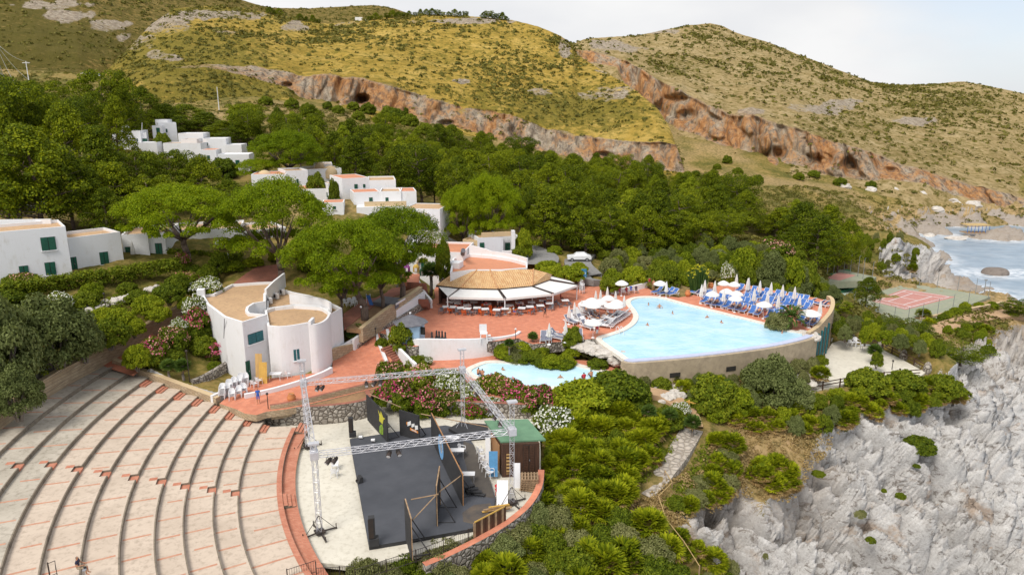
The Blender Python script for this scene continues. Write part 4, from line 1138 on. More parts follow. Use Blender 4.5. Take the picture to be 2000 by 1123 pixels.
mb.build('opening',M['void_shade'],dw)  # dark slabs on the wall face, painted shade instead of real openings
mb = MB()
for i in (14,16,18,20):
 c = off[i]; mb.box((c.x,c.y,1.1),(0.25,0.25,4.4),0.4)
mb.build('pillar',M['teal_paint'],dw)
# ================================================================ amphitheatre
amph = thing('amphitheatre','open air amphitheatre of curved pale concrete tiers with brick joints','amphitheatre',(AC[0] - 55,AC[1],0))
E0,E1 = at(221,712,4.2),at(424,786,2.2)
def end_angle(r):
 # where a ring of radius r meets the end wall line
 a = np.linspace(math.pi * 0.9,math.pi * 1.05,600)
 x,y = AC[0] + r * np.cos(a),AC[1] + r * np.sin(a)
 u = (x - E0.x) / (E1.x - E0.x); yl = E0.y + u * (E1.y - E0.y)
 k = np.nonzero(y < yl)[0]
 return a[k[0]] if len(k) else a[0]
def arc(r,a0,a1,n=70): return [(AC[0] + r * math.cos(a0 + (a1 - a0) * i / n),AC[1] + r * math.sin(a0 + (a1 - a0) * i / n)) for i in range(n + 1)]
A1 = math.pi * 1.30
def sector(mb,r0,r1,a0,a1,z0,z1,mi_top=0,mi_side=1,n=70,tops=True):
 a,b = arc(r0,a0,a1,n),arc(r1,a0,a1,n)
 vs = [(p[0],p[1],z) for z in (z0,z1) for P in (a,b) for p in P]; m_ = n + 1
 top,side = [],[]
 for i in range(n):
  top.append((2 * m_ + i,2 * m_ + i + 1,3 * m_ + i + 1,3 * m_ + i))
  side += [(i,i + 1,2 * m_ + i + 1,2 * m_ + i),(m_ + i + 1,m_ + i,3 * m_ + i,3 * m_ + i + 1)]
 side += [(0,2 * m_,3 * m_,m_),(n,m_ + n,3 * m_ + n,2 * m_ + n)]
 mb.add(vs,top,mi_top); mb.add(vs,side,mi_side)
radii = AR + []
for k in range(1,12):                     # tier k lies between ring k and ring k-1
 zt_ = 0.35 + 0.35 * (12 - k)
 r0 = AR[k - 1]; r1 = AR[k - 2] + 0.0 if k > 1 else 72.5
 a0 = end_angle((r0 + r1) / 2)
 if k == 11: a0 = end_angle(r0) - 0.03
 mb = MB()
 notch = []
 NP = {2: (35,908),3: (98,906),4: (157,914),5: (210,923),6: (265,931),7: (314,939),8: (365,948),9: (414,955),10: (460,962)}
 aq = None
 if k in NP:
  q = at(*NP[k],zt_); aq = math.atan2(q.y - AC[1],q.x - AC[0]) % (2 * math.pi); wq_ = 0.5 / r0
  sector(mb,r0,r1 - 0.004,a0,aq - wq_,zt_ - 1.2,zt_,0,1,30); sector(mb,r0,r1 - 0.004,aq + wq_,A1,zt_ - 1.2,zt_,0,1,50)
  sector(mb,r0 + 0.62,r1 - 0.004,aq - wq_,aq + wq_,zt_ - 1.2,zt_,0,1,4)
 else: sector(mb,r0,r1 - 0.004,a0,A1,zt_ - 1.2,zt_,0,1)
 # stained front edge and the brick joints that cross every tier
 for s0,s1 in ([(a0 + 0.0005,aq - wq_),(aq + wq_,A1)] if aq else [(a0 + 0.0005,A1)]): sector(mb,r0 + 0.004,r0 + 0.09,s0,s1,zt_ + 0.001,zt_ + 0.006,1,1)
 na_ = 13
 for j in range(na_ + 9):
  aj = math.pi * 0.955 + j * 0.0478 + 0.006 * ((k * 7) % 3 - 1)
  if aj < a0 + 0.02 or aj > A1: continue
  wq = 0.095 / r0
  if aq and abs(aj - aq) < 0.016: continue
  lng = 0.0 if (k * 5 + j * 3) % 7 else 0.25
  sector(mb,r0 + 0.24,r1 - 0.06 - lng * (r1 - r0),aj - wq,aj + wq,zt_ - 0.05,zt_ + 0.005,2,2,2)
 top_m = M['concrete_worn'] if k in (1,2,3) else M['concrete_tier']
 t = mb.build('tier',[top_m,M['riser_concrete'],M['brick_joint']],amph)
 # aisle: a brick stair cut into the front of each tier
 if 2 <= k <= 10:
  sb = MB(); wq = 0.49 / r0
  sector(sb,r0 - 0.02,r0 + 0.61,aq - wq,aq + wq,zt_ - 0.5,zt_ - 0.17,0,0,4)
  sector(sb,r0 + 0.64,r0 + 1.25,aq - wq * 1.5,aq - wq * .55,zt_ - 0.05,zt_ + 0.006,0,0,4)
  sb.build('aisle_step',[M['brick_red'],M['riser_concrete']],amph)
 # end stair against the wall
 if 3 <= k <= 10:
  sb = MB(); wq = 0.75 / r0
  for i in range(3): sector(sb,r0 - 0.62 + i * 0.3,r0 - 0.32 + i * 0.3 - 0.004,a0 + 0.012,a0 + 0.012 + 2 * wq,zt_ - 0.4,zt_ - 0.24 + 0.09 * i,0,0,3)
  sb.build('end_stair',[M['brick_red'],M['riser_concrete']],amph)
mb = MB(); a0 = end_angle(AR[11]) - 0.035
sector(mb,AR[11],AR[10] - 0.004,a0,A1,-0.3,0.36,0,1)
mb.build('brick_walk',[M['brick_red'],M['stone_wall']],amph)
mb = MB()
sector(mb,AR[10] + 0.004,AR[10] + 0.42,a0,A1,0.71,0.722,0,1)
mb.build('brick_edging',[M['brick_red'],M['stone_wall']],amph)
for (px_,py_) in ((586,975),(596,838)):
 mb = MB(); q = at(px_,py_,0.4); aq = math.atan2(q.y - AC[1],q.x - AC[0]) % (2 * math.pi)
 for i in range(3): sector(mb,AR[10] - 0.95 + i * 0.31,AR[10] - 0.645 + i * 0.31,aq - 0.022,aq + 0.022,0.3,0.45 + 0.10 * i,0,1,4)
 mb.build('brick_stair',[M['brick_red'],M['riser_concrete']],amph)
# the wall that ends the tiers on the garden side
ew = thing('theatre_end_wall','low sloping stone wall ending the amphitheatre tiers beside the shrub bed','wall',E0)
mb = MB()
pl = [E0 + (E1 - E0) * (i / 8) for i in range(9)]
mb.wall([(p.x,p.y + 0.35) for p in pl],0.6,[1.0] * 9,[4.75 - 2.1 * i / 8 for i in range(9)],0,1)
mb.build('wall',[M['stone_wall'],M['cream_stone']],ew)
# garden wall on the uphill side of the ramp
gw = thing('garden_wall','long stone block retaining wall beside the terracotta ramp','wall',at(200,711,4.4))
gp = [(*at(a,b,z),) for a,b,z in [(-140,935,4.2),(0,836,4.25),(85,777,4.3),(199,712,4.4),(260,678,4.9),(320,643,5.5),(360,621,5.9),(391,604,6.2)]]
mb = MB(); gl = smooth_open([Vector(p) for p in gp],4)
mb.wall([(p.x - 0.15,p.y + 0.1) for p in gl],0.6,[p.z - 1.5 for p in gl],[p.z + 1.75 + (0.10 if i % 2 else 0) for i,p in enumerate(gl)],0,1)
mb.build('wall',[M['stone_wall'],M['cream_stone']],gw)
# back court wall of rubble with planter above
rwl = smooth_open([Vector((*at(a,b,0)[:2],0)) for a,b in [(513,829),(560,829),(640,826),(700,818),(722,808),(722,790),(775,770),(850,805),(1000,815),(1052,815)]],4)
cw = thing('court_back_wall','rubble stone wall with brick coping behind the open stage','wall',rwl[6])
mb = MB(); mb.wall([(p.x,p.y) for p in rwl],0.5,-0.4,[2.0 - 0.5 * max(0,i - 16) / 20 for i in range(len(rwl))],0,1)
mb.build('wall',[M['rubble_wall'],M['paving_red_dull']],cw)
pwl = smooth_open([Vector((*at(a,b,2.2)[:2],0)) for a,b in [(528,797),(560,792),(600,783.5),(660,768.5),(720,753.5),(742,746)]],4)
pw2 = thing('planter_wall','low brick topped planter wall edging the terracotta path above the stage','wall',pwl[6])
mb = MB(); mb.wall([(p.x,p.y) for p in pwl],0.35,1.0,2.55,0,1)
mb.build('wall',[M['stone_wall'],M['paving_red_dull']],pw2)
sheet('planter_soil',[(p.x,p.y) for p in pwl] + [(p.x,p.y) for p in reversed(rwl[:17])],1.85,M['soil'],2.0)
# ================================================================ white parapet, ramp wall and stairs between the terraces
def wall_thing(name,label,pts,th,z0,z1,mats,cat='wall',n=4):
 l = smooth_open([Vector((p[0],p[1],0)) for p in pts],n) if n > 1 else [Vector((p[0],p[1],0)) for p in pts]
 f = lambda z: list(np.interp(np.linspace(0,1,len(l)),np.linspace(0,1,len(z)),z)) if hasattr(z,'__len__') else [z] * len(l)
 t = thing(name,label,cat,(l[len(l) // 2].x,l[len(l) // 2].y,f(z0)[len(l) // 2]))
 mb = MB(); mb.wall([(p.x,p.y) for p in l],th,f(z0),f(z1),0,1 if len(mats) > 1 else 0)
 mb.build('wall',mats,t)
 return t
W = M['whitewash']
wall_thing('parapet_wall','curved white parapet wall at the front edge of the restaurant terrace',[at(a,b,Z_KID)[:2] for a,b in [(806,699),(815,703),(840,703),(880,702),(930,698),(975,691),(1005,684),(1015,677)]],0.4,Z_KID - 0.3,[4.15,4.5,4.5,4.4,4.2,4.0,3.9,3.9],[W])
wall_thing('ramp_wall','white painted wall on a stone base sloping up beside the terrace',[at(a,b,Z_TER)[:2] for a,b in [(690,670),(740,645),(785,623),(829,600)]],0.35,2.4,[4.2,4.9,5.5,6.0],[W],n=2)
wall_thing('plinth_wall','grey rubble plinth under the white ramp wall',[at(a,b,Z_TER - 0.02)[:2] for a,b in [(697,668),(741,647.5),(786,625.5),(830,602.5)]],0.3,2.4,[3.3,4.0,4.4,4.8],[M['rubble_wall']],n=2)
wall_thing('garden_terrace_wall','buff stone wall holding up the pine garden above the ramp',[at(a,b,4.6)[:2] for a,b in [(705,653),(730,639),(760,622),(800,600),(822,586)]],0.6,3.6,[5.4,5.8,6.2,6.4,6.6],[M['stone_wall'],M['cream_stone']],n=3)
wall_thing('stair_wall','white curved wall beside the steps up to the arched doorway',[at(a,b,Z_TER)[:2] for a,b in [(817,580),(823,588),(832,595),(843,602)]],0.3,3.4,[6.6,6.2,5.4,4.9],[W],n=3)
wall_thing('low_white_wall','low white wall edging the far paving by the red shirted bather',[at(a,b,Z_TER)[:2] for a,b in [(1188,574),(1205,573),(1235,568),(1263,562)]],0.3,3.4,[4.1,4.3,4.5,4.6],[W],n=2)
wall_thing('forecourt_kerb','white curved kerb round the forecourt of the round building',[at(a,b,2.3)[:2] for a,b in [(478,777),(505,771),(540,763),(580,752),(608,743),(632,735),(648,728)]],0.35,1.8,[2.75,2.7,2.7,2.75,2.8,2.9,3.0],[W])
wall_thing('path_kerb','white topped kerb between the main path and the shrub bank',[at(a,b,2.4)[:2] for a,b in [(735,664),(739,680),(749,697),(757,712),(763,722)]],0.35,1.6,[3.9,3.4,2.9,2.6,2.5],[W])
wall_thing('planter_kerb','white kerb round the bush planter beside the blue kiosk',[at(a,b,3.0)[:2] for a,b in [(757,660),(762,672),(778,686),(797,698),(812,706)]],0.35,1.6,[4.2,4.0,3.6,3.1,2.7],[W])
wall_thing('white_bed_wall','short white wall of the planting bed beside the round building',[at(a,b,3.0)[:2] for a,b in [(655,690),(672,684),(694,676),(708,668)]],0.3,2.2,[3.6,3.8,4.1,4.3],[W],n=2)
wall_thing('stone_bed_wall','squat stone wall at the foot of the white round building',[at(a,b,2.4)[:2] for a,b in [(648,706),(660,701),(676,694),(690,688)]],0.4,1.8,[3.9,3.9,3.7,3.5],[M['stone_wall'],M['cream_stone']],n=2)
wall_thing('chair_pen_wall','low white wall beside the stacked white plastic chairs',[at(a,b,2.2)[:2] for a,b in [(414,784),(440,772),(462,762),(478,754)]],0.3,1.5,2.85,[W],n=2)
wall_thing('rock_garden_wall','rough stone edge of the dry bed below the palm shrub',[at(a,b,2.8)[:2] for a,b in [(375,752),(395,745),(425,728),(450,712)]],0.5,2.0,3.4,[M['rubble_wall']],n=2)
def stairs(name,label,a,b,wd,n,m,thick=0.3):
 a,b = Vector(a),Vector(b); d = (b - a); fl = Vector((d.x,d.y,0)); rz = math.atan2(fl.y,fl.x)
 t = thing(name,label,'stairs',a)
 mb = MB(); st = fl.length / n
 for i in range(n):
  z1 = a.z + d.z * (i + 1) / n; c = a + fl * ((i + 0.5) / n)
  mb.box((c.x,c.y,z1 - 0.5),(st,wd,1.0),rz)
 mb.build('flight',m,t)
 return t
gsf = RBF([(*at(705,653,4.6)[:2],5.2),(*at(760,622,4.6)[:2],5.6),(*at(822,586,4.6)[:2],6.2),(*at(676,634,5.6)[:2],5.4),(*at(744,589,5.9)[:2],5.95),(*at(820,565,6.2)[:2],6.2)],2.0)
stairs('terrace_steps','terracotta steps rising to the arched green door',at(810,572,5.0),at(806,552,6.7),4.2,6,M['paving_red_dull'])
sheet('upper_paving',xy([(788,551),(818,551),(820,535),(785,535)],6.72),6.72,M['paving_terracotta'],2.0,skirt=0.6)
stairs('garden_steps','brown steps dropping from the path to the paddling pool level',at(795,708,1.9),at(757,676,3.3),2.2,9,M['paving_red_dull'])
stairs('ramp_steps','narrow red steps between the stair wall and the ramp wall',at(833,600,3.7),at(826,585,5.4),1.4,7,M['paving_red_dull'])
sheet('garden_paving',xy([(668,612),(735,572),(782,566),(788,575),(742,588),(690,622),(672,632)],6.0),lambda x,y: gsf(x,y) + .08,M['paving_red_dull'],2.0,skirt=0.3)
sheet('garden_soil',xy([(822,586),(800,600),(760,622),(730,639),(705,653)],4.6) + xy([(676,634),(692,623),(744,589),(788,575),(820,565)],5.8),gsf,M['soil'],2.0,skirt=0.5)
sheet('village_paving',xy([(455,546),(505,526),(548,520),(545,540),(500,560)],9.0),lambda x,y: GROUND(x,y) + .22,M['paving_red_dull'],1.0)
# ================================================================ buildings
def poly_in(poly,d): return [(p.x,p.y) for p in offset_closed(poly,-d)]
def block(t,poly,z0,z1,wm='whitewash',rm='roof_tan',par=0.45,th=0.28,wname='wall'):
 P = [Vector((p[0],p[1])) for p in poly]
 if sum(P[i - 1].x * P[i].y - P[i].x * P[i - 1].y for i in range(len(P))) < 0: P.reverse()
 n = len(P); I = offset_closed(P,-th)
 vs = [(p.x,p.y,z0) for p in P] + [(p.x,p.y,z1) for p in P] + [(p.x,p.y,z1) for p in I] + [(p.x,p.y,z1 - par) for p in I]
 fs = []
 for i in range(n):
  j = (i + 1) % n
  fs += [(i,j,n + j,n + i),(n + i,n + j,2 * n + j,2 * n + i),(2 * n + i,2 * n + j,3 * n + j,3 * n + i)]
 MB().add(vs,fs).build(wname,M[wm],t)
 r = sheet('roof',[(p.x,p.y) for p in offset_closed(P,-th + 0.02)],z1 - par + 0.03,M[rm],50.0,(),t,None)
 return t
def on_wall(px,py,A,B):
 d = ray(px,py); ax,ay = A[0],A[1]; ex,ey = B[0] - ax,B[1] - ay
 t = (ax * ey - ay * ex) / (d[0] * ey - d[1] * ex)
 p = np.array([0,0,CAM_Z]) + t * d
 return Vector(p)
def opening(t,A,B,px0,py0,px1,py1,m='green_paint',name='window',dark=True):
 pa,pb = on_wall(px0,(py0 + py1) / 2,A,B),on_wall(px1,(py0 + py1) / 2,A,B)
 pm = on_wall((px0 + px1) / 2,py0,A,B).z; pn = on_wall((px0 + px1) / 2,py1,A,B).z
 e = Vector((pb.x - pa.x,pb.y - pa.y,0)); wd = e.length; e.normalize()
 nrm = Vector((e.y,-e.x,0))
 if nrm.dot(Vector((-pa.x,-pa.y,0))) < 0: nrm = -nrm
 c = (pa + pb) / 2; rz = math.atan2(e.y,e.x); zc,hh = (pm + pn) / 2,pm - pn
 f = MB(); g = 0.07
 cc = c + nrm * 0.02
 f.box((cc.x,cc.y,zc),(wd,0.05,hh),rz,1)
 for s in (-1,1):
  q = c + e * (s * (wd / 4 + 0.01)) + nrm * 0.07
  f.box((q.x,q.y,zc),(wd / 2 - 0.06,0.05,hh - 0.08),rz,0)
  for k in range(max(3,int(hh / 0.16))):
   z = zc - hh / 2 + 0.12 + k * 0.16
   if z > zc + hh / 2 - 0.1: break
   r_ = c + e * (s * (wd / 4 + 0.01)) + nrm * 0.105
   f.box((r_.x,r_.y,z),(wd / 2 - 0.2,0.03,0.05),rz,0)
 w_ = f.build(name,[M[m],M['void_shade']],t)
 if name == 'window':
  q = c + nrm * 0.10
  MB().box((q.x,q.y,zc - hh / 2 - 0.06),(wd + 0.2,0.22,0.07),rz).build('sill',M['whitewash'],w_)
 else:
  q = c + nrm * 0.13 + e * 0.05
  MB().box((q.x,q.y,zc - 0.05),(0.05,0.06,0.14),rz).build('handle',M['grey_metal'],w_)
 return w_
def quadpoly(px0,Y0,px1,Y1,depth,z):
 a,b = Vector((gx(px0,Y0,z),Y0)),Vector((gx(px1,Y1,z),Y1))
 e = (b - a).normalized(); n_ = Vector((-e.y,e.x))
 if n_.y < 0: n_ = -n_
 return [a,b,b + n_ * depth,a + n_ * depth]
def ac_unit(t,p,rz,name='air_conditioner'):
 b = MB(); b.box((p[0],p[1],p[2] + 0.35),(0.85,0.32,0.68),rz,0)
 o = b.build(name,[M['white_plastic']],t)
 f = MB(); d = Vector((math.sin(rz),-math.cos(rz),0)) * 0.17; ex = Vector((math.cos(rz),math.sin(rz),0)) * 0.12
 q = Vector((p[0],p[1],p[2] + 0.36)) + d - ex
 f.tube(q,q + d * 0.15,0.24,0.24,14); f.build('fan',M['black_metal'],o)
# --- white round building beside the theatre
rb = thing('round_building','white two storey building with round drum wall and tan flat roof','building',at(500,740,2.3))
ZM,ZL = 9.0,8.1
Mp = xy([(473,629),(522,614),(488,611),(484,606),(486,599),(497,592),(519,588),(519,573),(555,549),(505,551),(452,555),(415,574),(393,576),(404,594),(436,618)],ZM)
block(rb,Mp,1.0,ZM,'whitewash','roof_tan',0.35,0.3)
fr = smooth_open([Vector((*at(a,b,ZL)[:2],0)) for a,b in [(522,636),(545,638),(575,635),(607,629)]],4)
dr = smooth_open([Vector((gx(a,Y,5.2),Y,0)) for a,Y in [(608,76.2),(620,76.4),(633,77.2),(643,78.6),(648.5,80.6)]],4)
bk = [Vector((*at(a,b,ZL)[:2],0)) for a,b in [(640,603),(622,599),(575,596),(535,600),(517,606)]]
Lp = [(p.x,p.y) for p in fr + dr + bk]
block(rb,Lp,1.0,ZL,'whitewash','roof_tan',0.4,0.25)
Rp = [tuple(p[:2]) for p in ([dr[-1]] + [at(668,602,ZL),at(640,588,ZL),at(606,577,ZL),at(575,571,ZL),at(556,566,ZL),at(521,577,ZL),at(521,602,ZL)] + [at(575,595,ZL),at(622,598,ZL)])]
block(rb,Rp,1.0,ZL + 0.02,'whitewash','roof_tan',0.5,0.25)
mb = MB(); fin = [Vector((p.x,p.y,0)) for p in dr[:3]]
mb.wall([(dr[0].x,dr[0].y + 1.6),(dr[0].x,dr[0].y + 0.05)],0.3,1.5,8.5); mb.build('fin_wall',M['whitewash'],rb)
mb = MB(); wl = [Vector((*at(a,b,ZM)[:2],0)) for a,b in [(519,574),(537,561),(556,549)]]
mb.wall([(p.x,p.y) for p in wl],0.25,8.2,[9.6,9.9,10.1]); mb.build('roof_parapet',M['whitewash'],rb)
mb = MB(); wl = smooth_open([Vector((*at(a,b,ZL)[:2],0)) for a,b in [(567,589),(600,592),(630,597),(646,605)]],3)
mb.wall([(p.x,p.y) for p in wl],0.25,7.8,[9.0] * len(wl)); mb.build('drum_parapet',M['whitewash'],rb)
mb = MB(); q = at(393,574,9.2); mb.box((q.x,q.y,6.2),(0.9,0.9,7.2),0.3); mb.build('corner_pier',M['whitewash'],rb)
A_,B_ = at(473,629,ZM),at(522,614,ZM)
opening(rb,A_,B_,484,649,514,669,'teal_paint'); opening(rb,A_,B_,480.5,704,489,743,'green_paint','door')
i0 = 6
opening(rb,fr[6],fr[10],573,681,585,704,'teal_paint')
for px_,py_ in ((527,592),(540,583),(552,575)): ac_unit(rb,at(px_,py_,7.75),2.4 + math.pi)
mb = MB()
for i,(a,b) in enumerate([(405,640),(440,660),(430,690)]): pass
mb.tube(at(438,660,6.3) + Vector((0,-0.1,0)),at(439,622,8.9) + Vector((0,-0.1,0)),0.05,0.05,6); mb.build('drain_pipe',M['grey_metal'],rb)
# --- terraced white houses on the left
def house(name,label,px0,Y0,px1,Y1,ztop,zbase,depth=9.0,rm='roof_tan',wm='whitewash',par=0.4):
 P = quadpoly(px0,Y0,px1,Y1,depth,(ztop + zbase) / 2)
 t = thing(name,label,'house',(P[0].x,P[0].y,zbase))
 block(t,P,zbase - 1.5,ztop,wm,rm,par)
 return t,P[0],P[1]
h1,a,b = house('white_house','large two storey white house with three green shuttered windows on the slope',-130,79.8,135,88.0,17.2,11.0,7)
for q in ((38,519,56.5,542),(88,512,109,537),(80,463,109,489)): opening(h1,a,b,*q)
mb = MB(); p = atd(30,445,92); mb.box((p.x,p.y,17.0),(9,0.25,0.9),0.1); mb.build('roof_parapet',M['whitewash'],h1)
h2,a,b = house('white_house','low white house with green door and window joined to the big left house',137,89.3,239,94.0,15.5,11.0,5.5)
opening(h2,a,b,138.5,502,150.5,527,'green_paint','door'); opening(h2,a,b,195,492,212,516)
h3,a,b = house('white_house','white house with one green shutter and parasols before it',240,97.0,291,98.0,14.6,10.8,8)
opening(h3,a,b,245.5,482,261,506)
h4,a,b = house('white_house','narrow white house end with one green shutter behind a closed parasol',291,98.6,324,99.0,14.6,10.8,8)
opening(h4,a,b,303.5,475,317,497)
h5,a,b = house('white_house','long single storey white house with green doors behind the umbrella pine trunk',326,106,472,109,13.6,10.2,8)
for q in ((388,474,396,488),(410,477,418,494),(425,474,434,494),(447,475,460,494)): opening(h5,a,b,*q,'green_paint','door')
h6,a,b = house('white_house','white house corner with green shutter between two umbrella pines',474,108,560,112,13.2,9.6,8)
opening(h6,a,b,474.5,472,483,489); opening(h6,a,b,505,472,514,488)
pv,a,b = house('veranda_house','white roofed pavilion with dark veranda behind bare pine branches',-60,116,78,119,16.6,12.5,8,'whitewash','whitewash',0.1)
for i in range(4): opening(pv,a,b,-8 + 21 * i,379,8 + 21 * i,400,'void_shade','door')  # dark panels stand for the shade inside the veranda
# --- the village in the pines
def vhouse(name,label,blocks,cat='house'):
 """blocks: px0, px1, py_top, Y, depth, height, roof, skew, parapet; windows: px0, py0, px1, py1, kind"""
 px0,px1,pyt,Y = blocks[0][:4]
 t = thing(name,label,cat,(gx((px0 + px1) / 2,Y),Y,zat(pyt,Y) - blocks[0][5]))
 for bl in blocks:
  px0,px1,pyt,Y,dep,hh,rm,skew,par,wins = bl
  zt_ = zat(pyt,Y)
  P = quadpoly(px0,Y,px1,Y + skew,dep,zt_ - hh / 2)
  block(t,P,zt_ - hh,zt_,'whitewash_cool' if skew < 0 else 'whitewash',rm,par,0.2)
  for q in wins: opening(t,P[0],P[1],*q[:4],'green_paint',q[4] if len(q) > 4 else 'window')
 return t
def dome(t,px,py,Y,r):
 p = atd(px,py,Y); mb = MB()
 mb.lathe([(r,-1.2),(r,0),(r * 0.92,r * 0.3),(r * 0.7,r * 0.55),(r * 0.38,r * 0.72),(0.01,r * 0.78)],p,18); mb.build('dome',M['cream_stone'],t,True)
v1 = vhouse('village_house','white village house with terracotta roofs and a vaulted roof end',[(492,560,341,134,7,4.0,'roof_clay',1.0,0.1,[(532.5,353,538,363)]),(560,603,334,136,7,6.5,'roof_tan',2.0,0.3,[(579,350,583,362)])])
dome(v1,517,343,137,1.3)
v2 = vhouse('village_house','cream village house with two small roof domes',[(602,668,331,146,8,5.0,'roof_tan',3.0,0.4,[(654,341,658,349)]),(614,650,321,152,6,4,'roof_tan',1.0,0.4,[])])
dome(v2,624,326,153,1.3); dome(v2,645,336,149,1.6)
v3 = vhouse('village_house','low white village house with a tall end pier and flat tiled roof',[(584,644,370,128,7,4.5,'roof_clay',1.5,0.12,[(638,376,642,386)]),(643,654,359,128.8,4,7.5,'roof_tan',0.5,0.1,[])])
v4 = vhouse('village_house','tallest white village house with sloping clay roofs and a balcony',[(670,722,349,131,8,7.0,'roof_clay',2.5,0.08,[(692,360,698.5,369),(709,360,713.5,367)]),
  (721,774,352.5,133.5,8,6.0,'roof_tan',1.0,0.3,[]),(692,743,376,126,5,6.5,'roof_clay',1.5,0.08,[(721,386,728,398.5,'door')]),
  (742,784,374,127.4,6,4.0,'roof_tan',0.4,0.3,[(753,386,759,398.5,'door')]),(783,814,374,128,6,5.0,'roof_clay',0.6,0.1,[])])
mb = MB(); z_ = zat(405,124.5)
mb.wall([(gx(712,124.5,z_),124.5),(gx(794,125.5,z_),125.5)],0.2,z_ - 0.2,z_ + 0.95); mb.build('balcony_rail',M['cream_stone'],v4)
v5 = vhouse('village_house','lower white village house with cream porch and green doors above the pines',[(698,791,405,123,6,6.5,'whitewash',1.5,0.1,[(777,411,783,426,'door')]),(790,860,407,121,7,7.5,'roof_tan',-1.0,0.15,[(819,430,827,441,'door')]),(812,836,418,119.0,2.0,5.5,'roof_tan',0,0.1,[(817,427,829,442,'door')])])
v6 = vhouse('village_house','small cream tiled outbuilding beside the umbrella pine crown',[(630,672,396,121,4,4,'roof_clay',0.6,0.05,[(650,403,656,409)])])
u1 = vhouse('hilltop_house','white hillside house carrying a satellite dish and mast',[(222,277,256,164,8,6.5,'whitewash',1.5,0.2,[(267,271,269.5,280)]),(277,288,260,166,5,5,'whitewash',0.5,0.2,[(278,271,287,278)]),(262,309,279,161,5,6,'whitewash',1.0,0.2,[])])
p = atd(244.5,251,165); mb = MB(); mb.tube(atd(246,262,165.5),p,0.06,0.06,6); mb.build('dish_post',M['grey_metal'],u1)
mb = MB(); mb.lathe([(0.01,0.32),(0.4,0.26),(0.75,0.1),(0.95,0.0),(0.9,-0.05),(0.4,0.16),(0.01,0.22)],(0,0,0),16)
Mx = Matrix.Translation(p) @ Matrix.Rotation(R(70),4,'X'); mb.v = [tuple(Mx @ Vector(v)) for v in mb.v]; mb.build('satellite_dish',M['white_plastic'],u1,True)
mb = MB(); mb.tube(atd(277,258,165),atd(277.5,240,165),0.07,0.05,5); mb.build('mast',M['white_plastic'],u1)
u2 = vhouse('hilltop_house','highest white house with arched top and green door among dark pines',[(312,347,240,175,6,7,'whitewash',2.0,0.2,[(324,252,327,259)]),(300,319,246,173,5,7,'whitewash',0.5,0.2,[(306,250,313,272,'door')]),(306,330,234,178,4,7,'whitewash',0.5,0.2,[])])
u3 = vhouse('hilltop_house','stepped white hillside house with cream gables and many flat roofs',[(350,399,261,170,7,6,'whitewash',1.0,0.2,[]),(399,443,271,168,7,6,'whitewash',1.0,0.2,[(401,279,406,285)]),(441,473,283,167,6,5,'whitewash',0.5,0.15,[]),(355,386,272,165,5,5,'roof_tan',0.5,0.2,[(384,281,386.5,288)]),(321,394,280,162,6,6,'roof_tan',1.0,0.2,[])])
u4 = vhouse('hilltop_house','ivy covered white house with blue green door below the stepped houses',[(428,488,302,152,6,5.5,'whitewash',1.0,0.2,[(460,313,468,324,'door')]),(394,424,293,155,5,5,'roof_clay',0.5,0.05,[(405,304,410,314)])])
u5 = vhouse('hilltop_house','fragment of a white house glimpsed between left pine crowns',[(160,173,250,180,4,5,'whitewash',0.5,0.2,[])])
rid = vhouse('ridge_house','tiny white house on the hill crest beside ridge trees',[(694,708,34,505,8,6,'whitewash',1,0.2,[]),(708,718,38,505,6,5,'whitewash',1,0.2,[])])
# --- house behind the restaurant
hr = thing('stone_house','white and buff stone house with roof terrace behind the restaurant','house',(gx(950,122,6.5),122,6.5))
P1 = quadpoly(904,121.2,935,120,6,8); block(hr,P1,4.5,zat(468,121),'cream_stone','roof_tan',0.2)
P2 = quadpoly(934,119.6,983,121,7,8); block(hr,P2,4.5,zat(463,120.5),'whitewash_cool','roof_tan',0.2)
P3 = quadpoly(982,122.5,1012,123,5,8); block(hr,P3,4.5,zat(462,122.5),'whitewash','roof_tan',0.2)
P4 = quadpoly(864,124,903,123,6,8); block(hr,P4,4.5,zat(476,123.5),'whitewash','roof_tan',0.2)
P5 = quadpoly(941,119.9,1002,121.4,0.35,9); block(hr,P5,zat(463,120.5) + 0.02,zat(454,120.5),'cream_stone','cream_stone',0.05,0.1,'terrace_parapet')
P6 = quadpoly(1000,120.2,1006,120.3,1.0,8); block(hr,P6,4.5,zat(451,120.3),'whitewash','whitewash',0.05,0.1,'pier')
P7 = quadpoly(981,119.6,1000,119.9,0.3,7); block(hr,P7,4.5,zat(490,119.8),'whitewash','whitewash',0.05,0.1,'porch_wall')
opening(hr,P1[0],P1[1],921,473,925,483,'void_shade'); opening(hr,P2[0],P2[1],937,474,946,496,'green_paint','door')
opening(hr,P3[0],P3[1],986.5,474,996,490,'green_paint','door'); opening(hr,P4[0],P4[1],890,474,898,484)
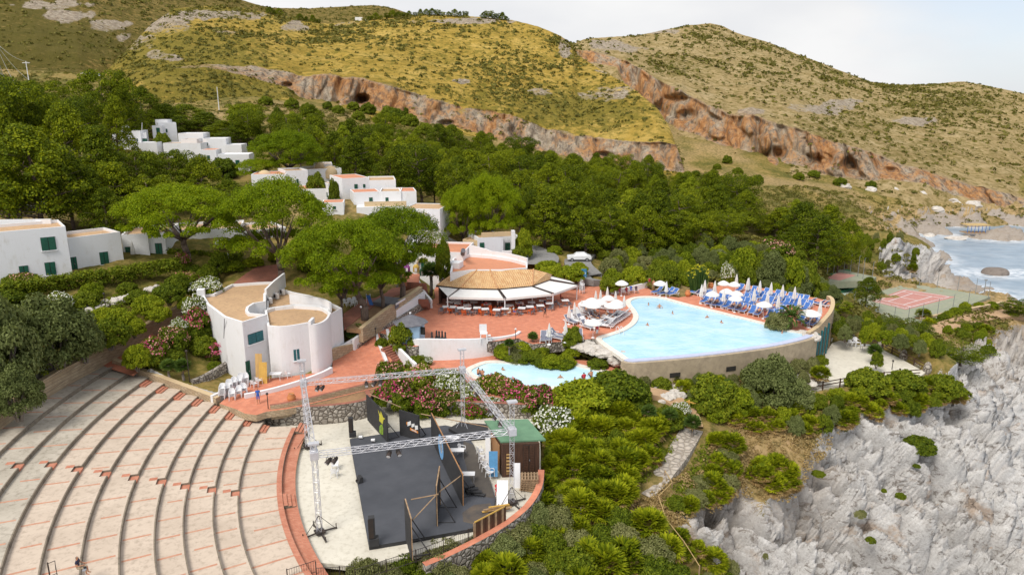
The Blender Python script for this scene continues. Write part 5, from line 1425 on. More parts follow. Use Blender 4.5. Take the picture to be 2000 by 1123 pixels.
# --- white annex with arched door
an = thing('annex_building','white flat roofed annex with arched green door behind the restaurant roof','building',(gx(870,112,7),112,6.5))
P = quadpoly(798,112.2,905,111.0,9,8); block(an,P,3.0,9.3,'whitewash','roof_clay',0.35)
opening(an,P[0],P[1],822.5,509,830,531,'green_paint','door')
mb = MB()
for i in range(11):
 a0,a1 = math.pi * i / 11,math.pi * (i + 1) / 11
 c = on_wall(826.5,516,P[0],P[1]) + Vector((0,-0.16,0))
 for r_ in (0.95,):
  mb.beam(c + Vector((math.cos(a0) * r_,0,math.sin(a0) * r_)),c + Vector((math.cos(a1) * r_,0,math.sin(a1) * r_)),0.18,0.42,0,(0,1,0))
for s in (-0.95,0.95): mb.beam(c + Vector((s,0,0)),c + Vector((s,0,-1.4)),0.42,0.18,0,(0,1,0))
mb.build('stone_arch',M['cream_stone'],an)
P = [at(879,532,8.4),at(922,527,8.4),at(980,527,8.4),at(1030,523,8.4),at(1030,513,8.4),at(1000,505,8.4),at(960,499,8.4),at(917,496,8.4),at(884,505,8.4)]
block(an,[tuple(p[:2]) for p in P],3.0,8.4,'whitewash','roof_clay',0.5)
mb = MB(); l = smooth_open([Vector((p.x,p.y,0)) for p in P[4:8]],4); mb.wall([(p.x,p.y) for p in l],0.25,8.0,[9.1] * 9 + [9.4,9.6,9.8,9.9]); mb.build('roof_parapet',M['whitewash'],an)
P = quadpoly(877,105.6,897,105.2,2,8); block(an,P,3.0,zat(514,105.3),'whitewash','whitewash',0.1,0.1,'pier')
mb = MB(); p = at(905,503,9.3); mb.tube(at(903,500,8.2),(p.x,p.y,10.4),0.35,0.35,12); mb.build('water_tank',M['slate_grey'],an)
# --- the restaurant: shallow faceted tile roof over an open dining terrace
rs = thing('restaurant','open sided restaurant under a broad faceted clay tile roof with white awnings','restaurant',at(960,600,Z_TER))
EV = [at(a,b,6.6) for a,b in [(852,556.5),(899,562),(972,564),(1040,558),(1074,546)]]
RG = [at(892,529,8.1),at(932,527,8.35),at(957,527,8.35),at(1042,526,8.3),at(1069,533,7.7)]
me = bpy.data.meshes.new('tiled_roof'); vs = []; fs = []; uvs = []
oo = rs.location
for i in range(4):
 a,b,c,d = EV[i],EV[i + 1],RG[i + 1],RG[i]
 n_ = 10; b0 = len(vs); ex = (b - a).normalized(); nr = ex.cross(d - a).normalized(); sy_ = nr.cross(ex)
 if sy_.dot(d - a) < 0: sy_ = -sy_
 for q in (a,b,c,d): vs.append(q - oo); uvs.append(((q - a).dot(ex) ,(q - a).dot(sy_)))
 fs.append((b0,b0 + 1,b0 + 2,b0 + 3))
 b0 = len(vs)
for q in (EV[4],at(1078,536,6.6),RG[4]): vs.append(q - oo); uvs.append((q.x,q.y))
fs.append((len(vs) - 3,len(vs) - 2,len(vs) - 1))
me.from_pydata([tuple(v) for v in vs],[],fs); uvl = me.uv_layers.new(name='UVMap')
for lp in me.loops: uvl.data[lp.index].uv = uvs[lp.vertex_index]
me.materials.append(M['roof_tiles']); o = link('tiled_roof',me,rs)
sm = o.modifiers.new('thick','SOLIDIFY'); sm.thickness = 0.18; sm.offset = -1
mb = MB()
for a,b in ((EV[1],RG[1]),(EV[2],RG[2]),(EV[3],RG[3])):
 for k in range(14):
  p,q = a + (b - a) * (k / 14),a + (b - a) * ((k + 0.92) / 14); mb.tube(p + Vector((0,0,0.02)),q + Vector((0,0,0.05)),0.13,0.11,8)
mb.build('ridge_tiles',M['roof_tiles'],rs)
mb = MB()
for i in range(4): mb.beam(EV[i] + Vector((0,-0.06,-0.16)),EV[i + 1] + Vector((0,-0.06,-0.16)),0.14,0.26)
mb.build('fascia',M['black_metal'],rs)
bwp = [at(a,b,6.6) for a,b in [(862,546),(905,545),(972,546),(1040,542),(1068,536)]]
mb = MB(); mb.wall([(p.x,p.y) for p in bwp],0.3,Z_TER - 0.3,6.7); mb.build('back_wall',M['dark_wood'],rs)  # dark wall colour stands for the shaded dining interior
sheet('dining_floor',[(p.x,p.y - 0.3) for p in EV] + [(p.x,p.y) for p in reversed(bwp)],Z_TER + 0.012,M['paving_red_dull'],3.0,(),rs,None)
mb = MB()
for a,b,zz in [(905,546,0),(935,546,0),(972,547,0),(1008,545,0),(1045,542,0)]:
 p = at(a,b,6.6); mb = MB(); mb.box((p.x,p.y - 1.2,5.1),(0.45,0.45,3.0),0.0); mb.build('column',M['whitewash'],rs)
for i in (1,2,3,4):
 p = EV[i]; mb = MB(); mb.tube((p.x,p.y + 0.25,Z_TER),(p.x,p.y + 0.25,6.5),0.09,0.09,8); mb.build('post',M['white_plastic'],rs)
p0_,p1_ = at(852,557,6.6),at(862,546,6.6)
mb = MB(); mb.wall([(p0_.x + 0.4,p0_.y + 0.4),(p1_.x,p1_.y)],0.25,Z_TER - 0.3,6.5); mb.build('side_wall',M['dark_wood'],rs)
q7 = lambda l: [(820 + a / 4.545,480 + b / 4.545) for a,b in l]
AW = [([(152,350),(345,376),(250,453)],[6.45,6.45,5.95]),([(362,380),(690,388),(745,468),(258,455)],[6.45,6.45,5.95,5.95]),
   ([(704,388),(990,364),(1172,428),(765,468)],[6.45,6.45,5.95,5.95]),([(1004,362),(1150,312),(1398,352),(1190,425)],[6.45,6.45,5.95,5.95]),([(1152,300),(1146,268),(1330,312),(1392,343)],[6.5,6.6,6.1,6.0])]
for pts,zz in AW:
 P = [at(a,b,z) for (a,b),z in zip(q7(pts),zz)]
 mb = MB(); n = len(P)
 if n == 4:
  # slight sag between the arms
  G_ = [[(P[0] * (1 - u) + P[1] * u) * (1 - v) + (P[3] * (1 - u) + P[2] * u) * v - Vector((0,0,0.10 * math.sin(math.pi * u) * math.sin(math.pi * v))) for u in np.linspace(0,1,9)] for v in np.linspace(0,1,6)]
  vs = [p for r_ in G_ for p in r_]; fs = [(r_ * 9 + c,r_ * 9 + c + 1,(r_ + 1) * 9 + c + 1,(r_ + 1) * 9 + c) for r_ in range(5) for c in range(8)]
  mb.add(vs,fs)
  m_ = 9; b0 = G_[5]; mb.add(b0 + [p - Vector((0,0,0.28)) for p in b0],[(i,i + 1,9 + i + 1,9 + i) for i in range(8)])
 else: mb.add(P,[(0,1,2)]); mb.add([P[1],P[2],P[2] - Vector((0,0,.25)),P[1] - Vector((0,0,.25))],[(0,1,2,3)])
 aw = mb.build('awning',M['canvas_white'],rs)
 so_ = aw.modifiers.new('thick','SOLIDIFY'); so_.thickness = 0.03
 fr_ = MB()
 if n == 4:
  fr_.beam(P[0] + Vector((0,0,.05)),P[3] + Vector((0,0,.05)),0.12,0.10); fr_.beam(P[1] + Vector((0,0,.05)),P[2] + Vector((0,0,.05)),0.12,0.10)
  fr_.build('awning_arm',M['black_metal'],aw)
for a,b in q7([(245,458),(755,470),(1182,430),(1395,352)]):
 p = at(a,b,5.9); mb = MB(); mb.tube((p.x,p.y,Z_TER),(p.x,p.y,5.95),0.08,0.08,8); mb.build('post',M['white_plastic'],rs)
# --- blue kiosk
kz = Z_TER; kc = at(803,664,kz)
ki = thing('kiosk','small pale blue kiosk with a grey tiled roof behind the round bush','kiosk',kc)
mb = MB(); mb.lathe([(1.7,0.0),(1.7,2.3)],kc,8); mb.build('wall',M['kiosk_blue'],ki)
mb = MB(); mb.lathe([(2.15,2.25),(2.2,2.32),(0.02,3.35)],kc,8); mb.build('roof',M['slate_grey'],ki)
mb = MB(); mb.box((kc.x + 1.45,kc.y - 0.85,kz + 1.5),(0.9,0.25,0.9),-0.6 + math.pi / 2 * 0); mb.build('counter_opening',M['void_shade'],ki)
mb = MB(); mb.ball((kc.x,kc.y,kz + 3.45),0.14); mb.build('finial',M['white_plastic'],ki)
# --- beach hut on the far shore, tennis court, bleachers
bh = thing('beach_hut','thatched beach shelter with blue posts on the far rocky shore','hut',at(1905,452,-16.2))
p = bh.location; mb = MB(); mb.prism([(p.x - 4.6,p.y - 2),(p.x + 4.6,p.y - 2),(p.x + 4.6,p.y + 3),(p.x - 4.6,p.y + 3)],-13.7,-13.4,0,None,True); mb.build('roof',M['straw'],bh)
for i in range(7):
 mb = MB(); mb.tube((p.x - 4.3 + i * 1.43,p.y - 1.8,-16.8),(p.x - 4.3 + i * 1.43,p.y - 1.8,-13.7),0.11,0.11,5); mb.build('post',M['blue_fabric'],bh)
mb = MB(); mb.box((p.x,p.y,-16.6),(9.6,5,0.3)); mb.build('deck',M['old_wood'],bh)
tcx = sheet('tennis_court',COURT,Z_COURT,M['court_green'],6.0,skirt=0.6)
tcx.pop('kind',None) if hasattr(tcx,'pop') else None
if 'kind' in tcx: del tcx['kind']
tag(tcx,'red and green tennis court on the shelf above the sea','tennis court')
rc = [at(a,b,Z_COURT) for a,b in [(1702,588),(1765,565),(1866,580),(1769,605)]]
sheet('playing_surface',[(p.x,p.y) for p in rc],Z_COURT + 0.012,M['court_red'],6.0,(),tcx,None)
mb = MB(); S4 = lambda u,v: (rc[0] * (1 - u) + rc[1] * u) * (1 - v) + (rc[3] * (1 - u) + rc[2] * u) * v + Vector((0,0,0.03))
for (u0,v0,u1,v1) in [(.04,.08,.96,.08),(.04,.92,.96,.92),(.04,.08,.04,.92),(.96,.08,.96,.92),(.17,.08,.17,.92),(.83,.08,.83,.92),(.17,.3,.83,.3),(.17,.7,.83,.7),(.5,.3,.5,.7)]:
 mb.beam(S4(u0,v0),S4(u1,v1),0.16,0.012)
mb.build('line_marking',M['paint_white'],tcx)
fence = thing('court_fence','tall thin wire fence posts round the red tennis court','fence',at(1830,622,Z_COURT))
fl = [at(a,b,Z_COURT) for a,b in [(1668,594),(1690,607),(1715,620),(1745,634),(1772,636),(1800,627),(1830,618),(1860,608),(1890,598),(1930,582),(1905,574),(1870,568),(1830,562),(1795,558)]]
for p in fl:
 mb = MB(); mb.tube(p,p + Vector((0,0,3.6)),0.06,0.05,5); mb.build('post',M['galvanised'],fence)
mb = MB()
for i in range(len(fl) - 1):
 for z in (1.2,2.4,3.5): mb.tube(fl[i] + Vector((0,0,z)),fl[i + 1] + Vector((0,0,z)),0.018,0.018,4)
mb.build('wire',M['galvanised'],fence)
bl = thing('bleachers','green and white stepped bleachers left of the tennis court','bleachers',at(1650,590,-7.5))
Ag,Bg = at(1612,583,-7.6),at(1712,556,-7.6); e_ = (Bg - Ag); nrm_ = Vector((-e_.y,e_.x,0)).normalized()
if nrm_.y < 0: nrm_ = -nrm_
for k in range(6):
 mb = MB(); a,b = Ag + nrm_ * (k * 1.25),Bg + nrm_ * (k * 1.25); z0,z1 = -9.5,-8.0 + 0.52 * k
 P = [a,b,b + nrm_ * 1.25,a + nrm_ * 1.25]
 mb.prism([(p.x,p.y) for p in P],z0,z1,0,1); mb.build('step',[M['bleacher_green'],M['bleacher_white'] if k % 2 == 0 else M['bleacher_green']],bl)
c2 = sheet('upper_court',xy([(1606,551),(1640,526),(1712,541),(1700,548)],-5.2),-5.2,M['court_green'],6.0,skirt=1.5)
del c2['kind']; tag(c2,'second hard court partly hidden behind the green bleachers','court')
sheet('playing_surface',xy([(1612,543),(1640,532),(1672,538),(1640,548)],-5.2),-5.185,M['court_red'],6.0,(),c2,None)
for i,(a,b) in enumerate([(1615,540),(1628,533),(1648,531),(1675,540),(1702,553),(1660,535),(1685,545)]):
 p = at(a,b,-5.2); mb = MB(); mb.tube((0,0,0),(0,0,4.6),0.07,0.05,5); mb.tube((0,0,4.6),(0.15,-0.25,4.8),0.05,0.05,5)
 o = mb.build('fence_post',M['galvanised'],None); o.location = p; tag(o,'tall thin steel fence post beside the upper court','post','steel posts round the upper court')
wall_thing('track_wall','low stone wall between the tennis court and the dirt track',[at(a,b,-8.8)[:2] for a,b in [(1798,629),(1850,616),(1900,606),(1958,594)]],0.6,-10.5,[-8.0,-8.1,-8.2,-8.2],[M['stone_wall'],M['cream_stone']])
flo = thing('light_pole','tall floodlight pole standing beyond the tennis court by the sea','pole',at(1922,572,-9.5))
mb = MB(); p = flo.location; mb.tube(p,p + Vector((0,0,3.0)),0.10,0.06,6); mb.build('pole',M['galvanised'],flo)
mb = MB(); mb.box((p.x,p.y,p.z + 3.05),(0.6,0.25,0.2)); mb.build('lamp',M['galvanised'],flo)
# --- power pylon and poles on the hillside
py_ = thing('electricity_pylon','grey lattice electricity pylon at the left edge of the hillside','pylon',(gx(3,230,30),230,zat(150,230)))
p = Vector(py_.location); mb = MB(); Hh = zat(76,230) - p.z; c4 = [(-1,-1),(1,-1),(1,1),(-1,1)]
lv = [(0,1.5),(0.3,1.1),(0.55,0.75),(0.75,0.5),(1.0,0.25)]
for i in range(4):
 (h0,w0),(h1_,w1) = lv[i],lv[i + 1]
 for k in range(4):
  a,b = c4[k],c4[(k + 1) % 4]
  A_,B_ = p + Vector((a[0] * w0,a[1] * w0,Hh * h0)),p + Vector((b[0] * w0,b[1] * w0,Hh * h0)); C_,D_ = p + Vector((a[0] * w1,a[1] * w1,Hh * h1_)),p + Vector((b[0] * w1,b[1] * w1,Hh * h1_))
  for u,v in ((A_,C_),(A_,D_),(B_,C_),(C_,D_)): mb.tube(u,v,0.09,0.09,4)
mb.build('lattice',M['galvanised'],py_)
mb = MB()
for f_,wd in ((0.78,3.0),(0.93,2.2)): mb.beam(p + Vector((-wd,0,Hh * f_)),p + Vector((wd,0,Hh * f_)),0.15,0.15)
mb.build('cross_arm',M['galvanised'],py_)
for (a,b0,b1,Y,lab) in [(55,150,120,225,'white utility pole with a crossarm among the upper left pines'),(427,205,170,230,'thin bare utility pole on the slope above the village')]:
 t = thing('utility_pole',lab,'pole',(gx(a,Y,zat(b0,Y)),Y,zat(b0,Y) - 2)); p = Vector(t.location); zt_ = zat(b1,Y)
 mb = MB(); mb.tube(p,(p.x,p.y,zt_),0.13,0.09,6); mb.build('pole',M['white_plastic'],t)
 if a > 400: continue
 mb = MB(); mb.beam((p.x - 1.1,p.y,zt_ - 0.5),(p.x + 1.1,p.y,zt_ - 0.5),0.14,0.14); mb.build('crossarm',M['white_plastic'],t)
wr = MB(); a = Vector((gx(3,230,38),230,zat(80,230)))
for dx,tgt in ((0,(55,122,225)),(1,(45,190,170)),(2,(60,160,190))):
 b = atd(*tgt); pts = [a + (b - a) * (i / 8) - Vector((0,0,1.2 * math.sin(math.pi * i / 8))) for i in range(9)]
 wr.path(pts,[0.035] * 9,4)
tag(wr.build('power_line',M['galvanised']),'slack power lines running down from the pylon','cable')
# ================================================================ the open air stage
stg = [at(a,b,0.3) for a,b in [(683,857),(740,848),(790,840),(870,830),(905,838),(925,868),(942,905),(958,940),(968,972),(962,1006),(927,1031),(860,1043),(793,1055),(721,1067)]]
st = thing('stage','black stage deck with a dark sheet floor and raised front edge','stage',at(830,950,0))
sheet('deck',[(p.x,p.y) for p in stg],0.3,M['stage_vinyl'],3.0,(),st,None)
mb = MB(); n = len(stg)
for i in range(n):
 a,b = stg[i],stg[(i + 1) % n]; mb.add([(a.x,a.y,0.3),(b.x,b.y,0.3),(b.x,b.y,-0.1),(a.x,a.y,-0.1)],[(0,1,2,3)])
mb.build('skirt',M['black_paint'],st)
pt = [at(a,b,0.32) for a,b in [(903,1000),(926,985),(958,982),(966,1000),(930,1024),(905,1018)]]
sheet('worn_patch',[(p.x,p.y) for p in pt],0.306,simple('worn_deck',(0.13,0.10,0.075),(0.06,0.055,0.055),0.9,0.85),2.0,(),st,None)
pb = [at(a,b,0.32) for a,b in [(905,860),(925,868),(942,905),(958,940),(966,972),(935,968),(915,925),(905,890)]]
sheet('brown_deck',[(p.x,p.y) for p in pb],0.304,simple('brown_deck',(0.10,0.085,0.07),(0.06,0.052,0.048),0.8,0.8),2.0,(),st,None)
bp = thing('black_platform','low black platform at the back of the stage under the truss foot','platform',at(912,842,0.3))
P = [at(a,b,0.6) for a,b in [(876,836),(898,824),(952,828),(955,848),(905,852)]]
mb = MB(); mb.prism([(p.x,p.y) for p in P],0.2,0.6); mb.build('deck',M['black_paint'],bp)
def lattice(mb,p,q,s,step=0.55,rc=0.035,rd=0.018):
 p,q = Vector(p),Vector(q); d = (q - p); L_ = d.length; d.normalize()
 u = Vector((0,0,1)) if abs(d.z) < 0.9 else Vector((1,0,0))
 x = d.cross(u).normalized() * s / 2; y = d.cross(x).normalized() * s / 2
 cr = [x + y,-x + y,-x - y,x - y]
 for c in cr: mb.tube(p + c,q + c,rc,rc,6)
 n = max(2,int(L_ / step))
 for i in range(n):
  a,b = p + d * (L_ * i / n),p + d * (L_ * (i + 1) / n)
  for k in range(4):
   c0,c1 = cr[k],cr[(k + 1) % 4]
   mb.tube(a + (c0 if i % 2 else c1),b + (c1 if i % 2 else c0),rd,rd,4)
   if i % 2 == 0: mb.tube(a + c0,a + c1,rd,rd,4)
TW = dict(bl=(602,876),fl=(625,1043),br=(905,842),fr=(1000,985))
TB = {k: at(*v,0.0) for k,v in TW.items()}
TC = {'bl': (605,748),'fl': (617,888),'br': (905,722),'fr': (1004,842)}
zc = {k: zat(TC[k][1],TB[k].y) for k in TB}
zm = sum(zc.values()) / 4
TT = {'bl': 706,'br': 684,'fr': 786,'fl': 868}
trs = thing('lighting_truss','square aluminium lighting truss on four lattice towers over the stage','truss',(TB['bl'] + TB['fr']) / 2)
for k,p in TB.items():
 ztop = zat(TT[k],p.y)
 mb = MB(); lattice(mb,p + Vector((0,0,0.25)),Vector((p.x,p.y,ztop)),0.34,0.42,0.024,0.012); t_ = mb.build('tower',M['aluminium'],trs)
 mb = MB(); mb.box((p.x,p.y,zc[k]),(0.62,0.62,0.62),0.3); mb.build('sleeve_block',M['aluminium'],t_,bevel=0.03)
 mb = MB(); mb.box((p.x,p.y,ztop + 0.08),(0.8,0.45,0.14),0.3); mb.build('head_block',M['aluminium'],t_)
 mb = MB()
 for a in (0.6,2.2,3.75,5.3):
  e = Vector((math.cos(a),math.sin(a),0)); mb.beam(p + Vector((0,0,0.22)),p + e * 1.35 + Vector((0,0,0.12)),0.09,0.09)
  mb.beam(p + e * 1.3 + Vector((0,0,0.0)),p + e * 1.3 + Vector((0,0,0.5)),0.06,0.06)
  mb.beam(p + e * 1.2 + Vector((0,0,0.15)),p + Vector((0,0,1.6)),0.035,0.035)
 mb.box((p.x,p.y,0.25),(0.7,0.7,0.16),0.6); mb.build('outrigger_base',M['black_metal'] if k != 'br' else M['aluminium'],t_)
def cpos(k): return Vector((TB[k].x,TB[k].y,zc[k]))
for a,b in (('bl','br'),('br','fr'),('fl','fr'),('bl','fl')):
 p,q = cpos(a),cpos(b); d = (q - p).normalized() * 0.35
 mb = MB(); lattice(mb,p + d,q - d,0.38,0.5,0.027,0.013); mb.build('beam',M['aluminium'],trs)
def spot_proto():
 t = thing('spotlight','x','spotlight')
 mb = MB(); mb.tube((0,0,0.02),(0,0,-0.14),0.02,0.02,6); mb.beam((-0.17,0,-0.14),(0.17,0,-0.14),0.03,0.02); mb.beam((-0.17,0,-0.14),(-0.17,0,-0.36),0.03,0.02); mb.beam((0.17,0,-0.14),(0.17,0,-0.36),0.03,0.02)
 mb.build('bracket',M['black_metal'],t,local=True)
 mb = MB(); mb.tube((0,0.12,-0.30),(0,-0.16,-0.48),0.13,0.15,12); mb.tube((0,0.24,-0.22),(0,0.12,-0.30),0.07,0.13,12); mb.build('housing',M['black_metal'],t,local=True)
 mb = MB(); mb.tube((0,-0.161,-0.481),(0,-0.17,-0.487),0.125,0.125,12); mb.build('lens',M['white_plastic'],t,local=True)
 return Proto(t)
SP = spot_proto()
def on_beam(a,b,px):
 p,q = cpos(a),cpos(b); lo,hi = 0.0,1.0
 f = lambda u: (lambda v: CX + FPX * v.x / (CT * v.y - (v.z - CAM_Z) * ST))(p + (q - p) * u) - px
 for _ in range(40):
  m_ = (lo + hi) / 2
  if (f(lo) < 0) == (f(m_) < 0): lo = m_
  else: hi = m_
 return p + (q - p) * lo - Vector((0,0,0.2))
for a,b,pxs,lab in (('bl','br',(619,628,715,730,742),'black spotlight hung from the rear beam of the lighting truss'),('br','fr',(921,930,958,967,977),'spotlight hung from the right hand beam of the lighting truss near the shed'),('fl','fr',(640,652,759,778),'black spotlight hung under the front beam of the lighting truss')):
 for x in pxs: SP.put(on_beam(a,b,x),random.uniform(-0.8,0.8),1.25,lab,'spotlights on the lighting truss')
# scenery flats, each a black panel with timber braces behind
def flat_panel(name,label,b0,b1,h,braces=True,art=None,rear=1,frame='black_paint'):
 a,b = at(*b0,0.3),at(*b1,0.3)
 t = thing(name,label,'stage flat',(a + b) / 2)
 e = (b - a); L_ = e.length; e.normalize(); nr = Vector((e.y,-e.x,0)) * rear
 rz = math.atan2(e.y,e.x); c = (a + b) / 2
 mb = MB(); mb.box((c.x,c.y,0.3 + h / 2),(L_,0.06,h),rz); mb.build('panel',M['black_paint'],t)
 mb = MB()
 for p in (a,b): mb.beam(p - nr * 0.06,p - nr * 0.06 + Vector((0,0,h)),0.07,0.07)
 mb.beam(a - nr * 0.06 + Vector((0,0,h)),b - nr * 0.06 + Vector((0,0,h)),0.09,0.09); mb.build('timber_frame',M[frame],t)
 if braces:
  for u in ((0.15,0.85) if L_ < 5 else (0.1,0.45,0.9)):
   p = a + (b - a) * u - nr * 0.08; mb = MB()
   mb.beam(p + Vector((0,0,h * 0.75)),p - nr * 1.3,0.07,0.07); mb.beam(p,p - nr * 1.35,0.07,0.07); mb.build('brace',M['black_paint'],t)
 if art:
  for (m,pts) in art:      # painted shapes: u along the panel, v up, on the camera side
   P = [a + (b - a) * u + nr * 0.035 + Vector((0,0,0.0)) for u,v in pts]
   mb = MB(); vs = [Vector((p.x,p.y,0.3 + h * v)) for p,(u,v) in zip(P,pts)]
   cc = sum(vs,Vector()) / len(vs); n = len(vs)
   mb.add(vs + [v + nr * 0.006 for v in vs],[tuple(range(n)),tuple(range(2 * n - 1,n - 1,-1))] + [(i,(i + 1) % n,n + (i + 1) % n,n + i) for i in range(n)]); mb.build('painted_figure',M[m],t)
 return t
fig = [('paint_lime',[(0.62,0.08),(0.70,0.05),(0.80,0.12),(0.82,0.35),(0.78,0.5),(0.70,0.42),(0.64,0.3)]),('paint_yellow',[(0.64,0.52),(0.80,0.52),(0.86,0.75),(0.94,0.85),(0.84,0.82),(0.74,0.98),(0.70,0.80),(0.60,0.92),(0.66,0.72)]),('paint_yellow',[(0.72,0.10),(0.76,0.10),(0.78,0.4),(0.74,0.45)]),('paint_sky',[(0.66,0.2),(0.69,0.2),(0.70,0.3),(0.66,0.3)])]
flat_panel('stage_flat','black stage flat painted with a yellow green swirling figure',(718,820),(757.5,864),2.75,True,fig,1)
logo = [('paint_white',[(0.42,0.46),(0.60,0.56),(0.60,0.72),(0.42,0.62)]),('paint_orange',[(0.38,0.50),(0.43,0.52),(0.43,0.66),(0.36,0.60)]),('paint_white',[(0.63,0.46),(0.78,0.54),(0.78,0.66),(0.63,0.60)]),('paint_white',[(0.80,0.40),(0.95,0.46),(0.95,0.62),(0.80,0.58)]),('paint_orange',[(0.55,0.34),(0.95,0.30),(0.95,0.38),(0.55,0.44)]),('paint_white',[(0.62,0.36),(0.90,0.32),(0.90,0.35),(0.62,0.40)])]
flat_panel('stage_flat','black stage flat with white and orange painted lettering marks',(781.5,849),(819.5,861),2.6,True,logo,1)
oval = [('paint_sky',[(0.36 + 0.09 * math.cos(a),0.50 + 0.42 * math.sin(a)) for a in np.linspace(0,2 * math.pi,15)[:-1]]),('paint_white',[(0.37 + 0.05 * math.cos(a),0.58 + 0.28 * math.sin(a)) for a in np.linspace(0,2 * math.pi,15)[:-1]]),('blue_panel',[(0.355,0.42),(0.38,0.38),(0.385,0.56),(0.365,0.62)])]
f3 = flat_panel('stage_flat','longest black stage flat with a blue and white painted oval',(843,858),(903.5,987),2.75,True,oval,-1 if False else 1,'mid_wood')
flat_panel('stage_flat','nearest black stage flat seen edge on with raw timber top',(793,1052),(804.5,1094),3.3,True,None,1,'old_wood')
flat_panel('stage_flat','narrow black stage flat braced upright in the middle of the deck',(859,985),(853,1027),3.4,True,None,1,'old_wood')
for (a,za),(b,zb) in [(((803,975),3.0),((856,965),3.0)),(((806,1015),2.4),((856,962),3.0)),(((858,960),2.9),((905,925),2.8)),(((722,770),3.0),((783,795),2.8)),(((822,808),2.8),((960,835),2.9))]:
 p,q = at(*a,za),at(*b,zb); mb = MB(); mb.tube((0,0,0),q - p,0.045,0.045,6); o = mb.build('bracing_pole',M['old_wood']); o.location = p; tag(o,'long timber pole bracing the black stage flats together','pole','bracing poles between stage flats')
def speaker(label,px,py,h,wd,foot):
 p = at(px,py,0.3); t = thing('loudspeaker',label,'loudspeaker',p); mb = MB()
 mb.box((p.x,p.y,0.3 + foot + (h - foot) / 2),(wd,wd,h - foot),0.25); c_ = mb.build('cabinet',M['black_paint'],t,bevel=0.02)
 mb = MB(); mb.box((p.x - 0.02,p.y - wd / 2 - 0.02,0.3 + foot + (h - foot) / 2),(wd * 0.85,0.03,(h - foot) * 0.94),0.25); mb.build('grille',M['black_metal'],t)
 mb = MB(); mb.box((p.x + 0.1,p.y,0.3 + foot / 2),(wd * 1.6,wd * 1.3,foot),0.25); mb.build('subwoofer',M['black_paint'],t,bevel=0.02)
 return t
speaker('tall black loudspeaker column at the rear left corner of the stage',687,852,2.0,0.42,0.5)
speaker('tall black loudspeaker column at the front corner of the stage',728,1063,2.3,0.45,0.6)
p = at(702,941,0.3); t = thing('stage_monitor','black wedge shaped monitor speaker on the stage floor','loudspeaker',p)
vs = [Vector(v) for v in [(-.3,-.25,0),(.3,-.25,0),(.3,.25,0),(-.3,.25,0),(-.3,.02,.55),(.3,.02,.55),(.3,.25,.5),(-.3,.25,.5)]]
mb = MB(); rt = Matrix.Rotation(-1.0,4,'Z'); mb.add([p + rt @ v for v in vs],[(3,2,1,0),(0,1,5,4),(4,5,6,7),(7,6,2,3),(0,4,7,3),(1,2,6,5)]); mb.build('cabinet',M['black_paint'],t)
mb = MB(); mb.box(p + Vector((0,0,0.25)),(0.1,0.64,0.08),-1.0); mb.build('handle',M['black_metal'],t)
for px,py in ((730,862),(706,856)):
 t = thing('floor_lamp','small white floor spotlight lying on the stage edge','spotlight',at(px,py,0.3),0,'floor spotlights on the stage'); p = Vector(t.location)
 mb = MB(); mb.tube(p + Vector((-.22,0,.16)),p + Vector((.15,-.08,.2)),.13,.15,10); mb.build('housing',M['white_plastic'],t)
 mb = MB(); mb.box(p + Vector((0,0,.03)),(.3,.3,.05)); mb.build('foot',M['black_metal'],t)
# black steps
p = at(908,965,0.3); t = thing('stage_steps','small black fan shaped steps behind the long stage flat','steps',p)
for i in range(4):
 mb = MB(); mb.box((p.x + 0.35 + 0.30 * i,p.y + 0.25 * (3 - i) - 0.2,0.3 + 0.45 - 0.11 * i),(0.9,0.36,0.07),0.5 - 0.25 * i); mb.build('tread',M['black_paint'],t)
mb = MB(); mb.box((p.x + 0.5,p.y + 0.35,0.45),(0.9,0.7,0.3),0.4); mb.build('carcass',M['black_paint'],t)
# shed
sh = thing('shed','dark timber shed with green felt roof at the right of the stage','shed',at(985,929,0))
bodyP = [at(a,b,3.1) for a,b in [(981,869),(1054,866),(1028,832),(958,834)]]
mb = MB(); mb.prism([(p.x,p.y) for p in bodyP],-0.3,3.15); mb.build('wall',M['dark_wood'],sh)
rf = [at(978,862,3.3),at(1066,858,3.3),at(1031,818,3.75),at(946,821,3.75)]
mb = MB(); mb.add(rf + [p - Vector((0,0,0.14)) for p in rf],[(0,1,2,3),(7,6,5,4),(0,4,5,1),(1,5,6,2),(2,6,7,3),(3,7,4,0)]); mb.build('roof',M['roof_felt_green'],sh)
A_,B_ = bodyP[0],bodyP[1]
opening(sh,A_,B_,1022,868,1044,924,'dark_wood','door')
p0_ = on_wall(993,900,A_,B_); mb = MB(); mb.box((p0_.x,p0_.y - 0.05,1.3),(0.35,0.05,1.9),math.atan2((B_ - A_).y,(B_ - A_).x))
for i in range(6): mb.box((p0_.x,p0_.y - 0.09,0.5 + i * 0.32),(0.33,0.04,0.12),math.atan2((B_ - A_).y,(B_ - A_).x),1)
mb.build('slatted_panel',[M['plywood'],M['dark_wood']],sh)
C_ = bodyP[3]
pm = (A_ + C_) / 2; mb = MB(); mb.box((pm.x - 0.08,pm.y,1.5),(0.05,2.6,2.6),math.atan2((C_ - A_).y,(C_ - A_).x) - math.pi / 2); mb.build('side_board',M['mid_wood'],sh)
